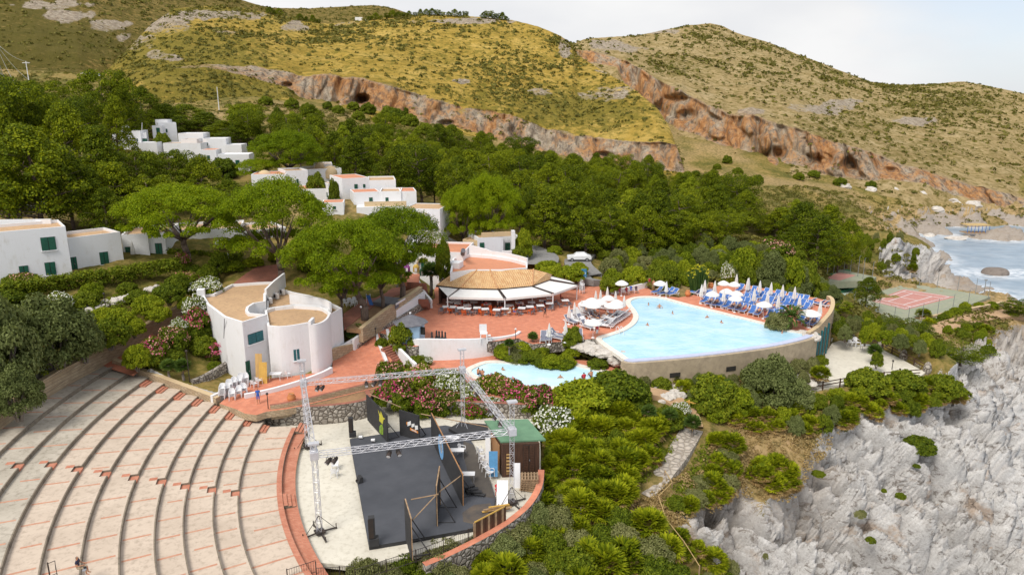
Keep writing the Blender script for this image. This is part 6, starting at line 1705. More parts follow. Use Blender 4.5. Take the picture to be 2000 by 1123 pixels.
def leaner(name,label,cat,px0,px1,pyb,h,m,lean=0.35,th=0.04,z=0.0,back=0.0):
 a,b = at(px0,pyb,z),at(px1,pyb,z); e = (b - a).normalized(); nr = Vector((-e.y,e.x,0))
 mb = MB(); P = [a,b,b + nr * lean + Vector((0,0,h)),a + nr * lean + Vector((0,0,h))]; o_ = nr * th
 mb.add([p - a for p in P] + [p - a - o_ for p in P],[(0,1,2,3),(7,6,5,4),(0,4,5,1),(1,5,6,2),(2,6,7,3),(3,7,4,0)])
 o = mb.build(name,m); o.location = a; return tag(o,label,cat)
leaner('plywood_board','tall pale plywood board leaning on the round building','board',500,513,746,3.1,M['plywood'],0.5,0.05,2.35)
leaner('plywood_board','shorter brown plywood board leaning in front of the pale one','board',507,522,749,2.3,M['yellow_wood'],0.45,0.05,2.35)
leaner('blue_board','blue edged white board leaning against the timber shed','board',955,972,930,2.2,[M['blue_panel']],0.4,0.06,0.3)
leaner('white_board','long white board leaning on the left side of the shed','board',948,957,906,2.3,[M['white_plastic']],0.7,0.06,0.3)
leaner('white_board','white sheet tilted beside the red stool','board',970,992,985,1.3,[M['white_plastic']],1.6,0.05,0.3)
leaner('white_board','white sheet propped against the truss foot near the pallets','board',1003,1016,952,1.9,[M['white_plastic']],0.8,0.05,0.0)
p = at(974,966,0.3); t = thing('red_stool','bright red bistro stool with round seat near the shed','stool',p)
mb = MB(); mb.lathe([(0.01,.86),(.34,.85),(.34,.80),(.01,.79)],p,16); mb.build('seat',M['red_paint'],t)
mb = MB(); mb.box(p + Vector((0.05,-.05,.5)),(.62,.5,.06),.3); mb.build('shelf',M['red_paint'],t)
for i in range(4):
 a = i * math.pi / 2 + .4; mb = MB(); mb.tube(p + Vector((.3 * math.cos(a),.3 * math.sin(a),0)),p + Vector((.2 * math.cos(a),.2 * math.sin(a),.8)),.03,.03,6); mb.build('leg',M['red_paint'],t)
p = at(1034,958,0.0); t = thing('pallet_stack','stack of worn wooden pallets and planks beside the shed','pallets',p)
for k in range(6):
 mb = MB()
 for i in range(6): mb.box((p.x - .65 + .26 * i + .04 * (k % 2),p.y + .3,.22 + .2 * k),(.13,1.3,.03),-.25 + .05 * k)
 for i in range(3): mb.box((p.x,p.y - .25 + .55 * i,.13 + .2 * k),(1.5,.1,.12),-.25 + .05 * k)
 mb.build('pallet',M['old_wood'],t)
p = at(972,1000,0.1); t = thing('plank_pile','pile of yellowish planks at the foot of the front right truss tower','planks',p)
for k in range(8):
 mb = MB(); a = .35 + .12 * random.uniform(-1,1); c = p + Vector((random.uniform(-.3,.3),random.uniform(-.2,.3),.08 + .07 * k)); mb.box(c,(2.4 - .1 * k,.14,.06),a); mb.build('plank',M['yellow_wood'] if k % 2 else M['old_wood'],t)
# railings and edge wall of the court
def railing(name,label,line,h=1.0,gap=0.16,m='black_metal',post=2.2):
 l = [Vector(p) for p in line]; t = thing(name,label,'railing',l[len(l) // 2])
 mb = MB(); pm_ = MB(); acc = 0
 for i in range(len(l) - 1):
  a,b = l[i],l[i + 1]; d = (b - a); n = max(1,int(d.length / gap))
  for z in (0.12,h): mb.tube(a + Vector((0,0,z)),b + Vector((0,0,z)),.022,.022,5)
  for k in range(n): p = a + d * (k / n); mb.tube(p + Vector((0,0,.12)),p + Vector((0,0,h)),.011,.011,4)
 mb.build('bars',M[m],t)
 tot = 0; nxt = 0
 for i in range(len(l) - 1):
  d = l[i + 1] - l[i]; s = 0
  while nxt <= tot + d.length:
   p = l[i] + d * ((nxt - tot) / d.length); mb = MB(); mb.beam(p,p + Vector((0,0,h + .08)),.06,.06); mb.build('post',M[m],t); nxt += post
  tot += d.length
 return t
railing('railing','black iron railing closing the front of the theatre court',[at(a,b,1.25) - Vector((0,0,1.0)) for a,b in [(560,1112),(616,1094),(617,1109),(692,1105)]])
railing('railing','rusty iron railing on the curved edge wall below the stage',[at(a,b,1.25) - Vector((0,0,1.0)) for a,b in [(693,1112),(760,1091),(830,1068),(885,1047),(927,1028)]])
wall_thing('court_edge_wall','curved edge wall with brick coping below the stage railing',[at(a,b,0.25)[:2] for a,b in [(828,1100),(880,1079),(940,1050),(990,1022),(1030,992),(1052,962),(1057,930)]],0.55,-2.2,[.2,.25,.3,.35,.5,.8,.9],[M['rubble_wall'],M['paving_terracotta']])
bf = thing('board_fence','brown board fence panel on the court edge by the plank pile','fence',at(950,1030,.25))
a,b = at(927,1050,.3),at(986,1018,.3)
for i in range(14):
 p = a + (b - a) * (i / 13); mb = MB(); mb.box((p.x,p.y,.95),((b - a).length / 13 - .02,.05,1.25 + .06 * (i % 2)),math.atan2((b - a).y,(b - a).x)); mb.build('board',M['dark_wood'] if i % 3 else M['old_wood'],bf)
mb = MB(); mb.beam(a + Vector((0,0,1.3)),b + Vector((0,0,1.3)),.07,.09); mb.build('top_rail',M['yellow_wood'],bf)
railing('railing','iron railing and gate beside the seated man on the tiers',[at(98,1128,3.4),at(112,1122,3.4),at(114,1140,3.4)],1.0,.2)
# ================================================================ garden and pool furniture
def chair_proto(m,lab):
 t = thing('plastic_chair',lab,'chair')
 mb = MB(); mb.add([(-.25,-.24,.43),(.25,-.24,.43),(.22,.22,.41),(-.22,.22,.41),(-.25,-.24,.46),(.25,-.24,.46),(.22,.22,.44),(-.22,.22,.44)],[(3,2,1,0),(4,5,6,7),(0,1,5,4),(1,2,6,5),(2,3,7,6),(3,0,4,7)]); mb.build('seat',M[m],t,local=True)
 mb = MB()
 for i in range(6):
  a0,a1 = -.23 + i * .46 / 6,-.23 + (i + 1) * .46 / 6; y0,y1 = .30 - 1.2 * a0 * a0,.30 - 1.2 * a1 * a1
  z1,z0 = .86 - .9 * a0 * a0,.47; z2 = .86 - .9 * a1 * a1
  mb.add([(a0,y0 - .06,z0),(a1,y1 - .06,z0),(a1,y1,z2),(a0,y0,z1),(a0,y0 - .03,z0),(a1,y1 - .03,z0),(a1,y1 + .03,z2),(a0,y0 + .03,z1)],[(0,1,2,3),(7,6,5,4),(3,2,6,7),(0,4,5,1)])
 mb.build('backrest',M[m],t,local=True)
 for s in (-1,1):
  mb = MB(); mb.beam((s * .27,-.22,.64),(s * .25,.24,.68),.05,.03); mb.beam((s * .27,-.22,.64),(s * .265,-.24,.44),.04,.04); mb.build('armrest',M[m],t,local=True)
  for y in (-.23,.22): mb = MB(); mb.tube((s * .23,y,.43),(s * .27,y * 1.12,0),.035,.025,6); mb.build('leg',M[m],t,local=True)
 return Proto(t)
CHW,CHO,CHG = chair_proto('white_plastic','w'),chair_proto('orange_plastic','o'),chair_proto('slate_grey','g')
z6p = lambda a,b: (380 + a / 4.159,520 + b / 4.159)
for a,b,n in [(222,1075,6),(262,1060,5),(305,1085,3),(360,1062,3),(400,1040,3),(320,1010,5),(360,1000,5),(410,985,6),(375,965,4),(280,1030,5)]:
 p = at(*z6p(a,b),2.25); rz = random.uniform(-.3,.3) + .4
 for k in range(n): CHW.put(p + Vector((0.02 * k,0.03 * k,.13 * k)),rz,1.08,'white plastic armchair in the stacks crowded before the round building','stacked white chairs by the round building')
for a,b,lab in [(485,985,'single white plastic armchair beside the stacks near the green door'),(522,960,'white plastic armchair under the leaning plywood boards'),(757,905,'white plastic armchair beside the white garden table')]:
 CHW.put(at(*z6p(a,b),2.35),2.6,1.1,lab)
for i,(a,b) in enumerate([(654,931),(655,917)]): CHW.put(at(a,b,0.0),math.pi if i == 0 else 0.2,1.1,['nearer white plastic chair alone on the pale court floor','white plastic chair under the spotlights at the court edge'][i])
for a,b,rz in [(676,598,1.2),(683,596,0.4),(693,594,.5),(701,590,-.6),(690,598,1.5)]: CHW.put(at(a,b,6.08),rz,1.1,'white plastic chair in the shaded pine garden','white chairs in the pine garden')
for a,b,rz in zip([938,941,945,950,957,960,902],[888,900,913,921,931,926,886],[2,1.5,1.2,.8,.9,2,1.2]): CHW.put(at(a,b,.32),rz,1.1,'white plastic chair on the brown deck by the shed','white chairs behind the stage flats')
for a,b,rz in [(1662,677,.5),(1672,677,.3)]: CHW.put(at(a,b,Z_PLAT),rz,1.5,'white chair on the pale gravel platform below the pool','white chairs on the gravel platform')
def table(name,label,p,sx,sy,h,m,leg='white_plastic',group=None,pedestal=False):
 t = thing(name,label,'table',p,0,group)
 mb = MB(); mb.box((0,0,h),(sx,sy,.05)); mb.build('tabletop',M[m],t,local=True,bevel=0.012)
 if pedestal:
  mb = MB(); mb.tube((0,0,.04),(0,0,h),.05,.05,8); mb.build('pedestal',M[leg],t,local=True); mb = MB(); mb.lathe([(.01,.06),(.28,.04),(.30,0)],(0,0,0),12); mb.build('foot',M[leg],t,local=True)
 else:
  for i in (-1,1):
   for j in (-1,1): mb = MB(); mb.tube((i * (sx / 2 - .08),j * (sy / 2 - .08),0),(i * (sx / 2 - .08),j * (sy / 2 - .08),h),.03,.03,6); mb.build('leg',M[leg],t,local=True)
 return t
table('garden_table','white plastic garden table in front of the drum wall',at(539,742,2.35),1.3,.85,.78,'white_plastic')
for a,b,lab in [(884,868,'white trestle table behind the long stage flat'),(893,893,'equipment table with gear beside the flat'),(1690,684,'low white table on the gravel platform'),(913,940,'small white table at the black steps')]: table('work_table',lab,at(a,b,.3 if a < 1000 else Z_PLAT),1.3,.7,.75,'white_plastic','grey_metal')
TBL = Proto(table('restaurant_table','x',(0,0,0),.95,.95,.76,'white_plastic','grey_metal',None,True))
tab = [(235,543),(288,545),(362,553),(422,560),(508,553),(580,563),(682,570),(757,561),(905,555),(978,543),(1070,533),(1150,512),(1290,487),(1090,490),(1155,470),(990,505),(800,532),(715,492),(420,528),(335,512),(600,520),(880,508),(270,500),(480,500)]
for a,b in tab: TBL.put(at(820 + a / 4.545,480 + b / 4.545,Z_TER + .8) - Vector((0,0,.78)),random.uniform(-.2,.2),1.1,'white topped pedestal table under the restaurant awnings','restaurant tables')
for a,b in [(262,572),(322,545),(372,532),(390,588),(432,548),(540,588),(560,532),(622,556),(672,545),(712,562),(850,580),(870,530),(980,578),(800,560),(250,555),(640,590),(1010,560)]: CHO.put(at(820 + a / 4.545,480 + b / 4.545,Z_TER + .5) - Vector((0,0,.48)),random.uniform(-3,3),1.05,'orange plastic chair at the restaurant tables','orange restaurant chairs')
for a,b in [(188,575),(330,582),(455,590),(620,590),(880,590),(1000,582),(1040,552),(1170,545),(1240,520),(1335,518),(1200,500),(700,600),(500,580)]: CHG.put(at(820 + a / 4.545,480 + b / 4.545,Z_TER + .5) - Vector((0,0,.48)),random.uniform(-3,3),1.05,'dark grey chair at the restaurant tables','grey restaurant chairs')
for a,b in [(1435,350),(1425,375),(1440,410)]:
 p = at(820 + a / 4.545,480 + b / 4.545,Z_TER + .3)
 for k in range(7): CHW.put(p + Vector((0,0.02 * k,.13 * k - .2)),1.0,1.1,'white plastic chair in the tall stacks at the awning end','stacked white chairs by the awning')
def lounger_proto(pad,lab):
 t = thing('sun_lounger',lab,'sun lounger')
 mb = MB()
 for s in (-1,1): mb.beam((s * .31,-.95,.30),(s * .31,.95,.30),.06,.08)
 for y in np.linspace(-.9,.9,9): mb.beam((-.3,y,.31),(.3,y,.31),.09,.03)
 mb.build('frame',M['white_plastic'],t,local=True)
 mb = MB(); mb.box((0,-.32,.36),(.56,1.2,.06)); mb.build('seat_pad',M[pad],t,local=True)
 mb = MB(); Mx = Matrix.Translation((0,.28,.36)) @ Matrix.Rotation(R(48),4,'X'); mb.box((0,0,0),(.60,.78,.07),0,0,Mx @ Matrix.Translation((0,.36,0))); mb.build('backrest',M[pad],t,local=True)
 mb = MB(); mb.beam((-.33,.28,.36),(-.33,.80,.92),.05,.05); mb.beam((.33,.28,.36),(.33,.80,.92),.05,.05); mb.beam((-.33,.80,.92),(.33,.80,.92),.06,.06); mb.build('back_frame',M['white_plastic'],t,local=True)
 for s in (-1,1):
  mb = MB(); mb.beam((s * .33,-.05,.52),(s * .33,.42,.54),.06,.04); mb.build('armrest',M['white_plastic'],t,local=True)
  for y in (-.75,.62): mb = MB(); mb.beam((s * .31,y,.28),(s * .33,y * 1.12,0),.06,.06); mb.build('leg',M['white_plastic'],t,local=True)
 return Proto(t)
LB,LW,LG = lounger_proto('blue_fabric','b'),lounger_proto('white_plastic','w'),lounger_proto('grey_fabric','g')
D6 = lambda a,b,z=Z_TER: at(1340 + a / 6.667,520 + b / 6.667,z)
D8 = lambda a,b,z=Z_TER: at(1040 + a / 7.486,540 + b / 7.486,z)
D5 = lambda a,b,z=Z_TER: at(1180 + a / 8.02,520 + b / 8.02,z)
blue = [(245,458),(315,485),(385,500),(455,505),(530,525),(605,545),(680,560),(755,580),(860,600),(935,620),(1080,660),(1150,650),(440,418),(520,430),(575,440),(640,480),(720,485),(780,495),(860,500),(700,310),(780,380),(870,340),(905,400),(960,405),(1025,365),(1050,425),(1110,435),(1170,390),(1195,455),
  (1240,410),(1275,470),(1340,425),(1385,430),(1360,495),(1470,450),(1540,460),(1595,530),(1300,500),(1430,510),(1500,515),(1240,600),(1210,590),(1130,560),(980,560),(1040,560),(1505,700),(1570,735),(1650,755),(1690,715),(260,400),(330,405),(300,395),(1090,480),(1000,455),(850,450),(1550,560),(770,430),(830,420)]
for a,b in blue: LB.put(D6(a,b,Z_TER + .2) - Vector((0,0,.2)),R(-38) + random.uniform(-.12,.12),1.12,'white framed sun lounger with blue sling on the deck beyond the pool','blue sun loungers on the far deck')
for a,b in [(120,355),(180,362),(240,345),(300,340),(1610,470),(1725,495),(1775,505)]: LB.put(D6(a,b,Z_TER + .2) - Vector((0,0,.2)),R(-150) + random.uniform(-.1,.1),1.12,'blue sun lounger folded at the planted edge of the far deck','loungers along the far deck edge')
for a,b in [(1010,420),(1075,440),(830,410),(930,435)]: LB.put(D5(a,b,Z_TER + .2) - Vector((0,0,.2)),R(-60),1.12,'blue sun lounger by the lone parasol at the far pool end','loungers at the far pool end')
wl_ = [(555,665),(600,650),(680,620),(735,650),(790,690),(860,745),(800,740),(1075,725),(1110,690),(1150,660),(1190,640),(1225,615),(1265,590),(1310,560),(1330,535),(900,620),(950,590),(1000,650),(640,590),(700,560),(760,520),(820,530),(1035,470),(970,680),(1030,700),(880,560),(1120,600),(1180,570)]
for i,(a,b) in enumerate(wl_): (LG if i % 3 == 0 else LW).put(D8(a,b,Z_TER + .2) - Vector((0,0,.2)),R(60 if a > 950 else 35) + random.uniform(-.15,.15) + math.pi * (a > 950),1.12,'white sun lounger with grey sling in the crowd by the pool corner' if i % 3 == 0 else 'white sun lounger in the crowd under parasols by the pool corner','white loungers by the pool corner')
for a,b,rz in [(160,915,-.1),(240,910,-.1),(370,860,1.2),(560,845,1.4),(690,885,0),(350,900,1.0)]: LG.put(D8(a,b,Z_TER + .2) - Vector((0,0,.2)),rz,1.12,'grey sling sun lounger beside the rockery planting','loungers beside the rockery')
def parasol(open_,m='canvas_white'):
 t = thing('parasol','x','parasol')
 mb = MB(); mb.tube((0,0,0),(0,0,2.45),.03,.025,8); mb.build('pole',M['white_plastic'],t,local=True)
 mb = MB(); mb.lathe([(.01,.12),(.06,.12),(.22,.06),(.24,0)],(0,0,0),12); mb.build('base',M['white_plastic'],t,local=True)
 mb = MB()
 if open_:
  n = 10; vs = [(0,0,2.5)]; fs = []
  for k,(r,z) in enumerate([(.35,2.42),(.8,2.24),(1.2,1.98),(1.22,1.86)]):
   for i in range(n * 2):
    a = math.pi * i / n; q = 1 if i % 2 == 0 else .965
    vs.append((r * q * math.cos(a),r * q * math.sin(a),z + (0 if i % 2 == 0 else -.02)))
  m_ = n * 2
  for i in range(m_):
   fs.append((0,1 + i,1 + (i + 1) % m_))
   for k in range(3): fs.append((1 + k * m_ + i,1 + (k + 1) * m_ + i,1 + (k + 1) * m_ + (i + 1) % m_,1 + k * m_ + (i + 1) % m_))
  mb.add(vs,fs); cpy = mb.build('canopy',M[m],t,local=True); so_ = cpy.modifiers.new('thick','SOLIDIFY'); so_.thickness = .02
  for k in range(8):
   a = 2 * math.pi * k / 8; rb_ = MB(); rb_.tube((0,0,2.0),(.75 * math.cos(a),.75 * math.sin(a),2.2),.012,.012,4); rb_.build('rib',M['white_plastic'],t,local=True)
 else:
  n = 16; prof = [(.02,2.6),(.07,2.4),(.14,2.0),(.2,1.5),(.25,1.05),(.22,.95),(.05,.95)]
  vs = []; fs = []
  for r,z in prof:
   for i in range(n): a = 2 * math.pi * i / n; q = 1.15 if i % 2 else .8; vs.append((r * q * math.cos(a),r * q * math.sin(a),z))
  for k in range(len(prof) - 1):
   for i in range(n): fs.append((k * n + i,k * n + (i + 1) % n,(k + 1) * n + (i + 1) % n,(k + 1) * n + i))
  mb.add(vs,fs); mb.build('canopy',M[m],t,local=True)
  mb = MB(); mb.lathe([(.2,1.55),(.21,1.5),(.2,1.45)],(0,0,0),10); mb.build('strap',M['canvas_cream'],t,local=True)
 return Proto(t)
PO,PC,PCC = parasol(True),parasol(False),parasol(False,'canvas_cream')
for a,b,s in [(870,345,1.15),(770,385,1.1),(885,410,1.25),(985,365,1.2),(1110,308,1.1),(1190,410,1.5),(890,660,1.25),(1235,372,1.1)]: PO.put(D8(a,b,Z_TER + 2.1) - Vector((0,0,2.1)),0,(s * .74,s * .74,.98),'open white parasol over the white loungers at the pool corner','open parasols at the pool corner')
for a,b in [(535,520),(615,470),(720,440),(995,282),(1095,240),(1215,300),(1340,365),(925,292)]: PC.put(D8(a,b,Z_TER + 1.7),0,1.0,'closed white parasol standing among the white loungers','closed parasols at the pool corner').location.z = Z_TER
for a,b in [(245,800),(485,770)]: PC.put(D8(a,b,Z_TER + 1.7),0,1.05,'closed white parasol beside the rockery loungers','closed parasols by the rockery').location.z = Z_TER
for a,b,s in [(490,215,1.05),(630,230,1.05),(530,320,1.1),(345,355,1.15),(660,350,1.1),(645,412,1.15),(1020,490,1.25),(1620,600,1.6)]: PO.put(D6(a,b,Z_TER + 2.1) - Vector((0,0,2.1)),0,(s * .72,s * .72,.98),'open white parasol over the blue loungers beyond the pool','open parasols on the far deck')
for a,b in [(243,280),(200,340),(373,292),(655,200),(800,258),(812,250),(960,288),(1105,312),(1255,345),(1412,370),(885,395),(1060,430),(1200,480),(1745,560),(1475,485),(490,400)]: PC.put(D6(a,b,Z_TER + 1.7),0,1.12,'closed white parasol in the rows of blue loungers','closed parasols on the far deck').location.z = Z_TER
for a,b,lab in [(275,255,'open white parasol over the bathers at the far left pool end'),(880,260,'open white parasol beside the red shirted bather')]: PO.put(D5(a,b,Z_TER + 2.1) - Vector((0,0,2.1)),0,(.85,.85,.98),lab)
PC.put(D5(975,325,Z_TER + 1.7),0,1.0,'closed parasol next to the far blue loungers').location.z = Z_TER
for px,py,z,lab in [(227,518,10.9,'closed cream parasol on the terrace of the low white house'),(168,520,11,'thin closed white parasol by the green door'),(327,494,10.8,'olive tinted closed parasol at the narrow house end')]: PCC.put(at(px,py,z),0,1.0,lab)
PC.put(at(262,512,10.8),0,1.15,'closed white parasol among pale garden furniture on the left')
PO.put(at(440,502,10.2),0,1.1,'open white parasol between the two umbrella pines')
table('garden_table','white round garden table under the parasol between umbrella pines',at(443,505,10.2),1.0,1.0,.75,'white_plastic')
for a,b in [(436,506),(450,506),(290,515),(275,516),(335,510),(220,524),(205,526)]: CHW.put(at(a,b,10.4),random.uniform(-3,3),1.1,'white garden chair on the terraces of the left houses','garden chairs on the left terraces')
# lifeguard chair, black stands, sign, pots, lamps, car
p = at(945,668,Z_TER); t = thing('lifeguard_chair','tall white wooden lifeguard chair on the empty terrace','chair',p)
for i in (-1,1):
 for j in (-1,1): mb = MB(); mb.beam(p + Vector((i * .45,j * .45,0)),p + Vector((i * .34,j * .34,1.15)),.1,.1); mb.build('leg',M['white_plastic'],t)
mb = MB(); mb.box(p + Vector((0,0,1.15)),(.9,.9,.08)); mb.build('seat',M['white_plastic'],t)
mb = MB(); mb.box(p + Vector((-.1,.42,1.65)),(.9,.08,1.0)); mb.build('backrest',M['white_plastic'],t)
mb = MB()
for k in range(3): mb.box(p + Vector((.6 + .2 * (2 - k) * .4,-.1,.3 + .3 * k)),(.5,.5,.05))
mb.build('footstep',M['white_plastic'],t)
for px,py in ((844,671),(853,668),(858,669),(864,669),(870,671)):
 t = thing('black_stand','black upright column stand on the terrace behind the parapet','stand',at(px,py,Z_TER),0,'black column stands'); p = Vector(t.location); mb = MB()
 mb.box(p + Vector((0,0,.3)),(.42,.42,.6)); mb.build('plinth',M['black_paint'],t); mb = MB(); mb.lathe([(.12,.6),(.15,.75),(.11,.9),(.10,1.3),(.13,1.38),(.05,1.5),(.01,1.52)],p,12); mb.build('column',M['black_paint'],t)
p = at(1139,556,Z_TER); t = thing('information_sign','blue information board on posts beside the stacked white chairs','sign',p)
mb = MB(); mb.box(p + Vector((0,0,1.5)),(1.0,.1,2.2)); mb.build('panel',M['sign_blue'],t); mb = MB(); mb.box(p + Vector((0,-.06,1.9)),(.75,.02,.35)); mb.box(p + Vector((0,-.06,1.3)),(.75,.02,.12)); mb.box(p + Vector((0,-.06,1.05)),(.6,.02,.1)); mb.build('notice',M['kiosk_blue'],t)
for s in (-.4,.4): mb = MB(); mb.tube(p + Vector((s,.08,-.1)),p + Vector((s,.08,1.6)),.04,.04,6); mb.build('post',M['grey_metal'],t)
for px,py,z,lab in [(1343,579,Z_TER,'terracotta urn at the planted edge of the far pool end'),(1388,564,Z_TER,'terracotta urn beside the folded blue loungers'),(570,785,2.0,'low terracotta bowl in the planter above the stage')]:
 t = thing('terracotta_urn',lab,'pot',at(px,py,z)); p = Vector(t.location); mb = MB(); mb.lathe([(.01,0),(.22,0),(.42,.3),(.45,.6),(.28,.85),(.33,.95),(.26,.94),(.2,.8)],p,14); mb.build('vase',M['terracotta_pot'],t,True)
 mb = MB(); mb.lathe([(.26,.86),(.01,.9)],p,14); mb.build('soil',M['soil'],t)
for px,py,z,h,lab in [(524,798,2.2,1.5,'short black lamp post at the corner of the stage planter'),(371,750,2.9,3.6,'slim black lamp post in the dry bed'),(735,676,2.7,2.2,'dark bollard lamp beside the garden steps'),(1007,664,Z_TER,1.3,'thin bollard at the end of the white parapet'),(206,598,9.0,1.4,'small garden lamp on the rockery bank'),(706,622,5.9,1.4,'white globe lamp under the nearest garden pine'),(1742,722,Z_PLAT,1.1,'short bent post lamp on the gravel platform'),(1756,736,Z_PLAT,.9,'dark low lamp at the platform edge')]:
 t = thing('garden_lamp',lab,'lamp',at(px,py,z)); p = Vector(t.location); mb = MB(); mb.tube(p,p + Vector((0,0,h)),.05,.04,6); mb.build('pole',M['black_metal'],t); mb = MB(); mb.ball(p + Vector((0,0,h + .1)),.14); mb.build('globe',M['white_plastic'] if 'white' in lab else M['black_metal'],t)
p = hit(1131,512) + Vector((0,0,.25)); cr = thing('parked_car','white car parked on the road under the pines','car',p)
mb = MB(); prof = [(-2.1,.35),(-2.1,.8),(-1.9,.95),(-1.0,1.0),(-.5,1.45),(.9,1.5),(1.6,1.05),(2.05,.9),(2.1,.35)]
vs = [(p.x + x,p.y + s * (.85 if z < 1.1 else .68),p.z + z) for s in (-1,1) for x,z in prof]; n = len(prof)
mb.add(vs,[tuple(range(n)),tuple(range(2 * n - 1,n - 1,-1))] + [(i,n + i,n + (i + 1) % n,(i + 1) % n) for i in range(n)]); mb.build('body',M['car_white'],cr,bevel=.05)
for x in (-1.3,1.3):
 for s in (-.82,.82):
  mb = MB(); mb.tube((p.x + x,p.y + s - .1,p.z + .33),(p.x + x,p.y + s + .1,p.z + .33),.33,.33,14); w_ = mb.build('wheel',M['black_paint'],cr); mb = MB(); mb.tube((p.x + x,p.y + s - .11,p.z + .33),(p.x + x,p.y + s + .11,p.z + .33),.18,.18,10); mb.build('rim',M['grey_metal'],w_)
mb = MB(); mb.add([(p.x - .42,p.y - .76,p.z + 1.02),(p.x + .9,p.y - .76,p.z + 1.02),(p.x + .8,p.y - .71,p.z + 1.4),(p.x - .3,p.y - .71,p.z + 1.38)],[(0,1,2,3)]); mb.build('side_window',M['dark_glass'],cr)
t = thing('hydrant','small red hydrant cabinet at the head of the ramp','hydrant',at(452,559,7.3)); p = Vector(t.location); mb = MB(); mb.box(p + Vector((0,0,.4)),(.5,.4,.9)); mb.build('cabinet',M['red_paint'],t); mb = MB(); mb.tube(p + Vector((0,0,.8)),p + Vector((0,0,1.5)),.1,.08,8); mb.build('pipe',M['red_paint'],t)
t = thing('wooden_deck','dark timber play deck between two garden pines','deck',at(770,588,6.0)); P = [at(a,b,6.3) for a,b in [(726,590),(748,578),(790,583),(772,594)]]; mb = MB(); mb.prism([(q.x,q.y) for q in P],5.6,6.3); mb.build('boards',M['slate_grey'],t); mb = MB(); mb.beam(P[2] + Vector((.1,-.1,0)),P[3] + Vector((.1,-.1,0)),.1,.25); mb.build('edge_board',M['white_plastic'],t)
t = thing('play_slide','small blue slide in the shaded pine garden','slide',at(716,594,6.05)); p = Vector(t.location); mb = MB(); mb.add([p + Vector(v) for v in [(0,0,1.2),(.5,0,1.2),(1.1,-.9,.1),(.6,-.9,.1)]],[(0,1,2,3)]); o = mb.build('chute',M['blue_fabric'],t); sq = o.modifiers.new('thick','SOLIDIFY'); sq.thickness = .06; mb = MB(); mb.beam(p + Vector((0,.1,0)),p + Vector((0,.1,1.4)),.06,.06); mb.beam(p + Vector((.5,.1,0)),p + Vector((.5,.1,1.4)),.06,.06); mb.build('ladder',M['white_plastic'],t)
for px,py,m,lab in [(795,531,'purple','purple and white toy playhouse by the steps'),(813,531,'gold','yellow toy arch beside the green door'),(826,538,'green_paint','green toy by the arched doorway')]:
 t = thing('garden_toy',lab,'toy',at(px,py,6.75)); p = Vector(t.location); mb = MB(); mb.lathe([(.5,0),(.5,.8),(.3,1.1),(.01,1.2)],p,8); mb.build('shell',M[m],t); mb = MB(); mb.box(p + Vector((0,-.48,.4)),(.4,.1,.6)); mb.build('opening',M['white_plastic'],t)
mb = MB(); ol = [at(1345,797,.4),at(1372,805,0.0),at(1398,813,-.3)]
t = thing('timber_fence','yellow timber handrail at the turn of the footpath','fence',ol[1])
for q in ol[:2] + [ol[2]]: mb = MB(); mb.beam(q - Vector((0,0,.6)),q + Vector((0,0,.95)),.13,.13); mb.build('post',M['yellow_wood'],t)
mb = MB(); mb.beam(ol[0] + Vector((-.3,0,.8)),ol[2] + Vector((.3,0,.8)),.1,.12); mb.build('rail',M['yellow_wood'],t)
for name,lab,pts,z in [('rail_fence','dark rail fence along the seaward side of the gravel platform',[(1668,670),(1722,681),(1762,701),(1808,726)],Z_PLAT),('rail_fence','dark rail fence along the near side of the gravel platform',[(1572,766),(1640,754),(1690,744),(1760,738),(1796,735)],Z_PLAT)]:
 l = [at(a,b,z) for a,b in pts]; t = thing(name,lab,'fence',l[1])
 for i in range(len(l) - 1):
  d = l[i + 1] - l[i]; n = max(1,int(d.length / 2.0))
  for k in range(n): q = l[i] + d * (k / n); mb = MB(); mb.beam(q - Vector((0,0,.4)),q + Vector((0,0,1.0)),.12,.12); mb.build('post',M['dark_wood'],t)
  mb = MB()
  for h in (.5,.9): mb.beam(l[i] + Vector((0,0,h)),l[i + 1] + Vector((0,0,h)),.07,.1)
  mb.build('rail',M['dark_wood'],t)
for a,b in [(1663,667),(1718,679),(1764,700),(1811,725)]:
 o = MB().lathe([(.55,-.3),(.5,.5),(.38,.95),(.15,1.25),(.01,1.3)],(0,0,0),7).build('stone_pier',M['rubble_wall']); o.location = at(a,b,Z_PLAT); tag(o,'rough stone pier at the edge of the gravel platform','pier','stone piers of the platform fence')
hr_ = [at(a,b,z) for a,b,z in [(1298,935,-2.2),(1312,958,-2.6),(1285,985,-2.9),(1300,1030,-3.4),(1335,1075,-4.0),(1365,1123,-5)]]
t = thing('rope_handrail','pale rope handrail descending the bank beside the footpath','handrail',hr_[2])
for q in hr_: mb = MB(); mb.tube(q - Vector((0,0,.6)),q + Vector((0,0,.9)),.06,.05,6); mb.build('post',M['old_wood'],t)
mb = MB(); mb.path([q + Vector((0,0,.85)) for q in hr_],[.035] * 6,6); mb.build('rope',M['straw'],t)
for px,py,s in [(1225,702,0)]:
 t = thing('pool_ladder','chrome ladder rails at the pool corner by the rocks','ladder',at(1207,650,Z_TER)); p = Vector(t.location); mb = MB()
 for s in (-.25,.25): mb.path([p + Vector((s,0,0)),p + Vector((s,0,.8)),p + Vector((s + .15,-.25,.95)),p + Vector((s + .35,-.5,.6)),p + Vector((s + .4,-.6,-.4))],[.035] * 5,6)
 mb.build('rail',M['white_plastic'],t)
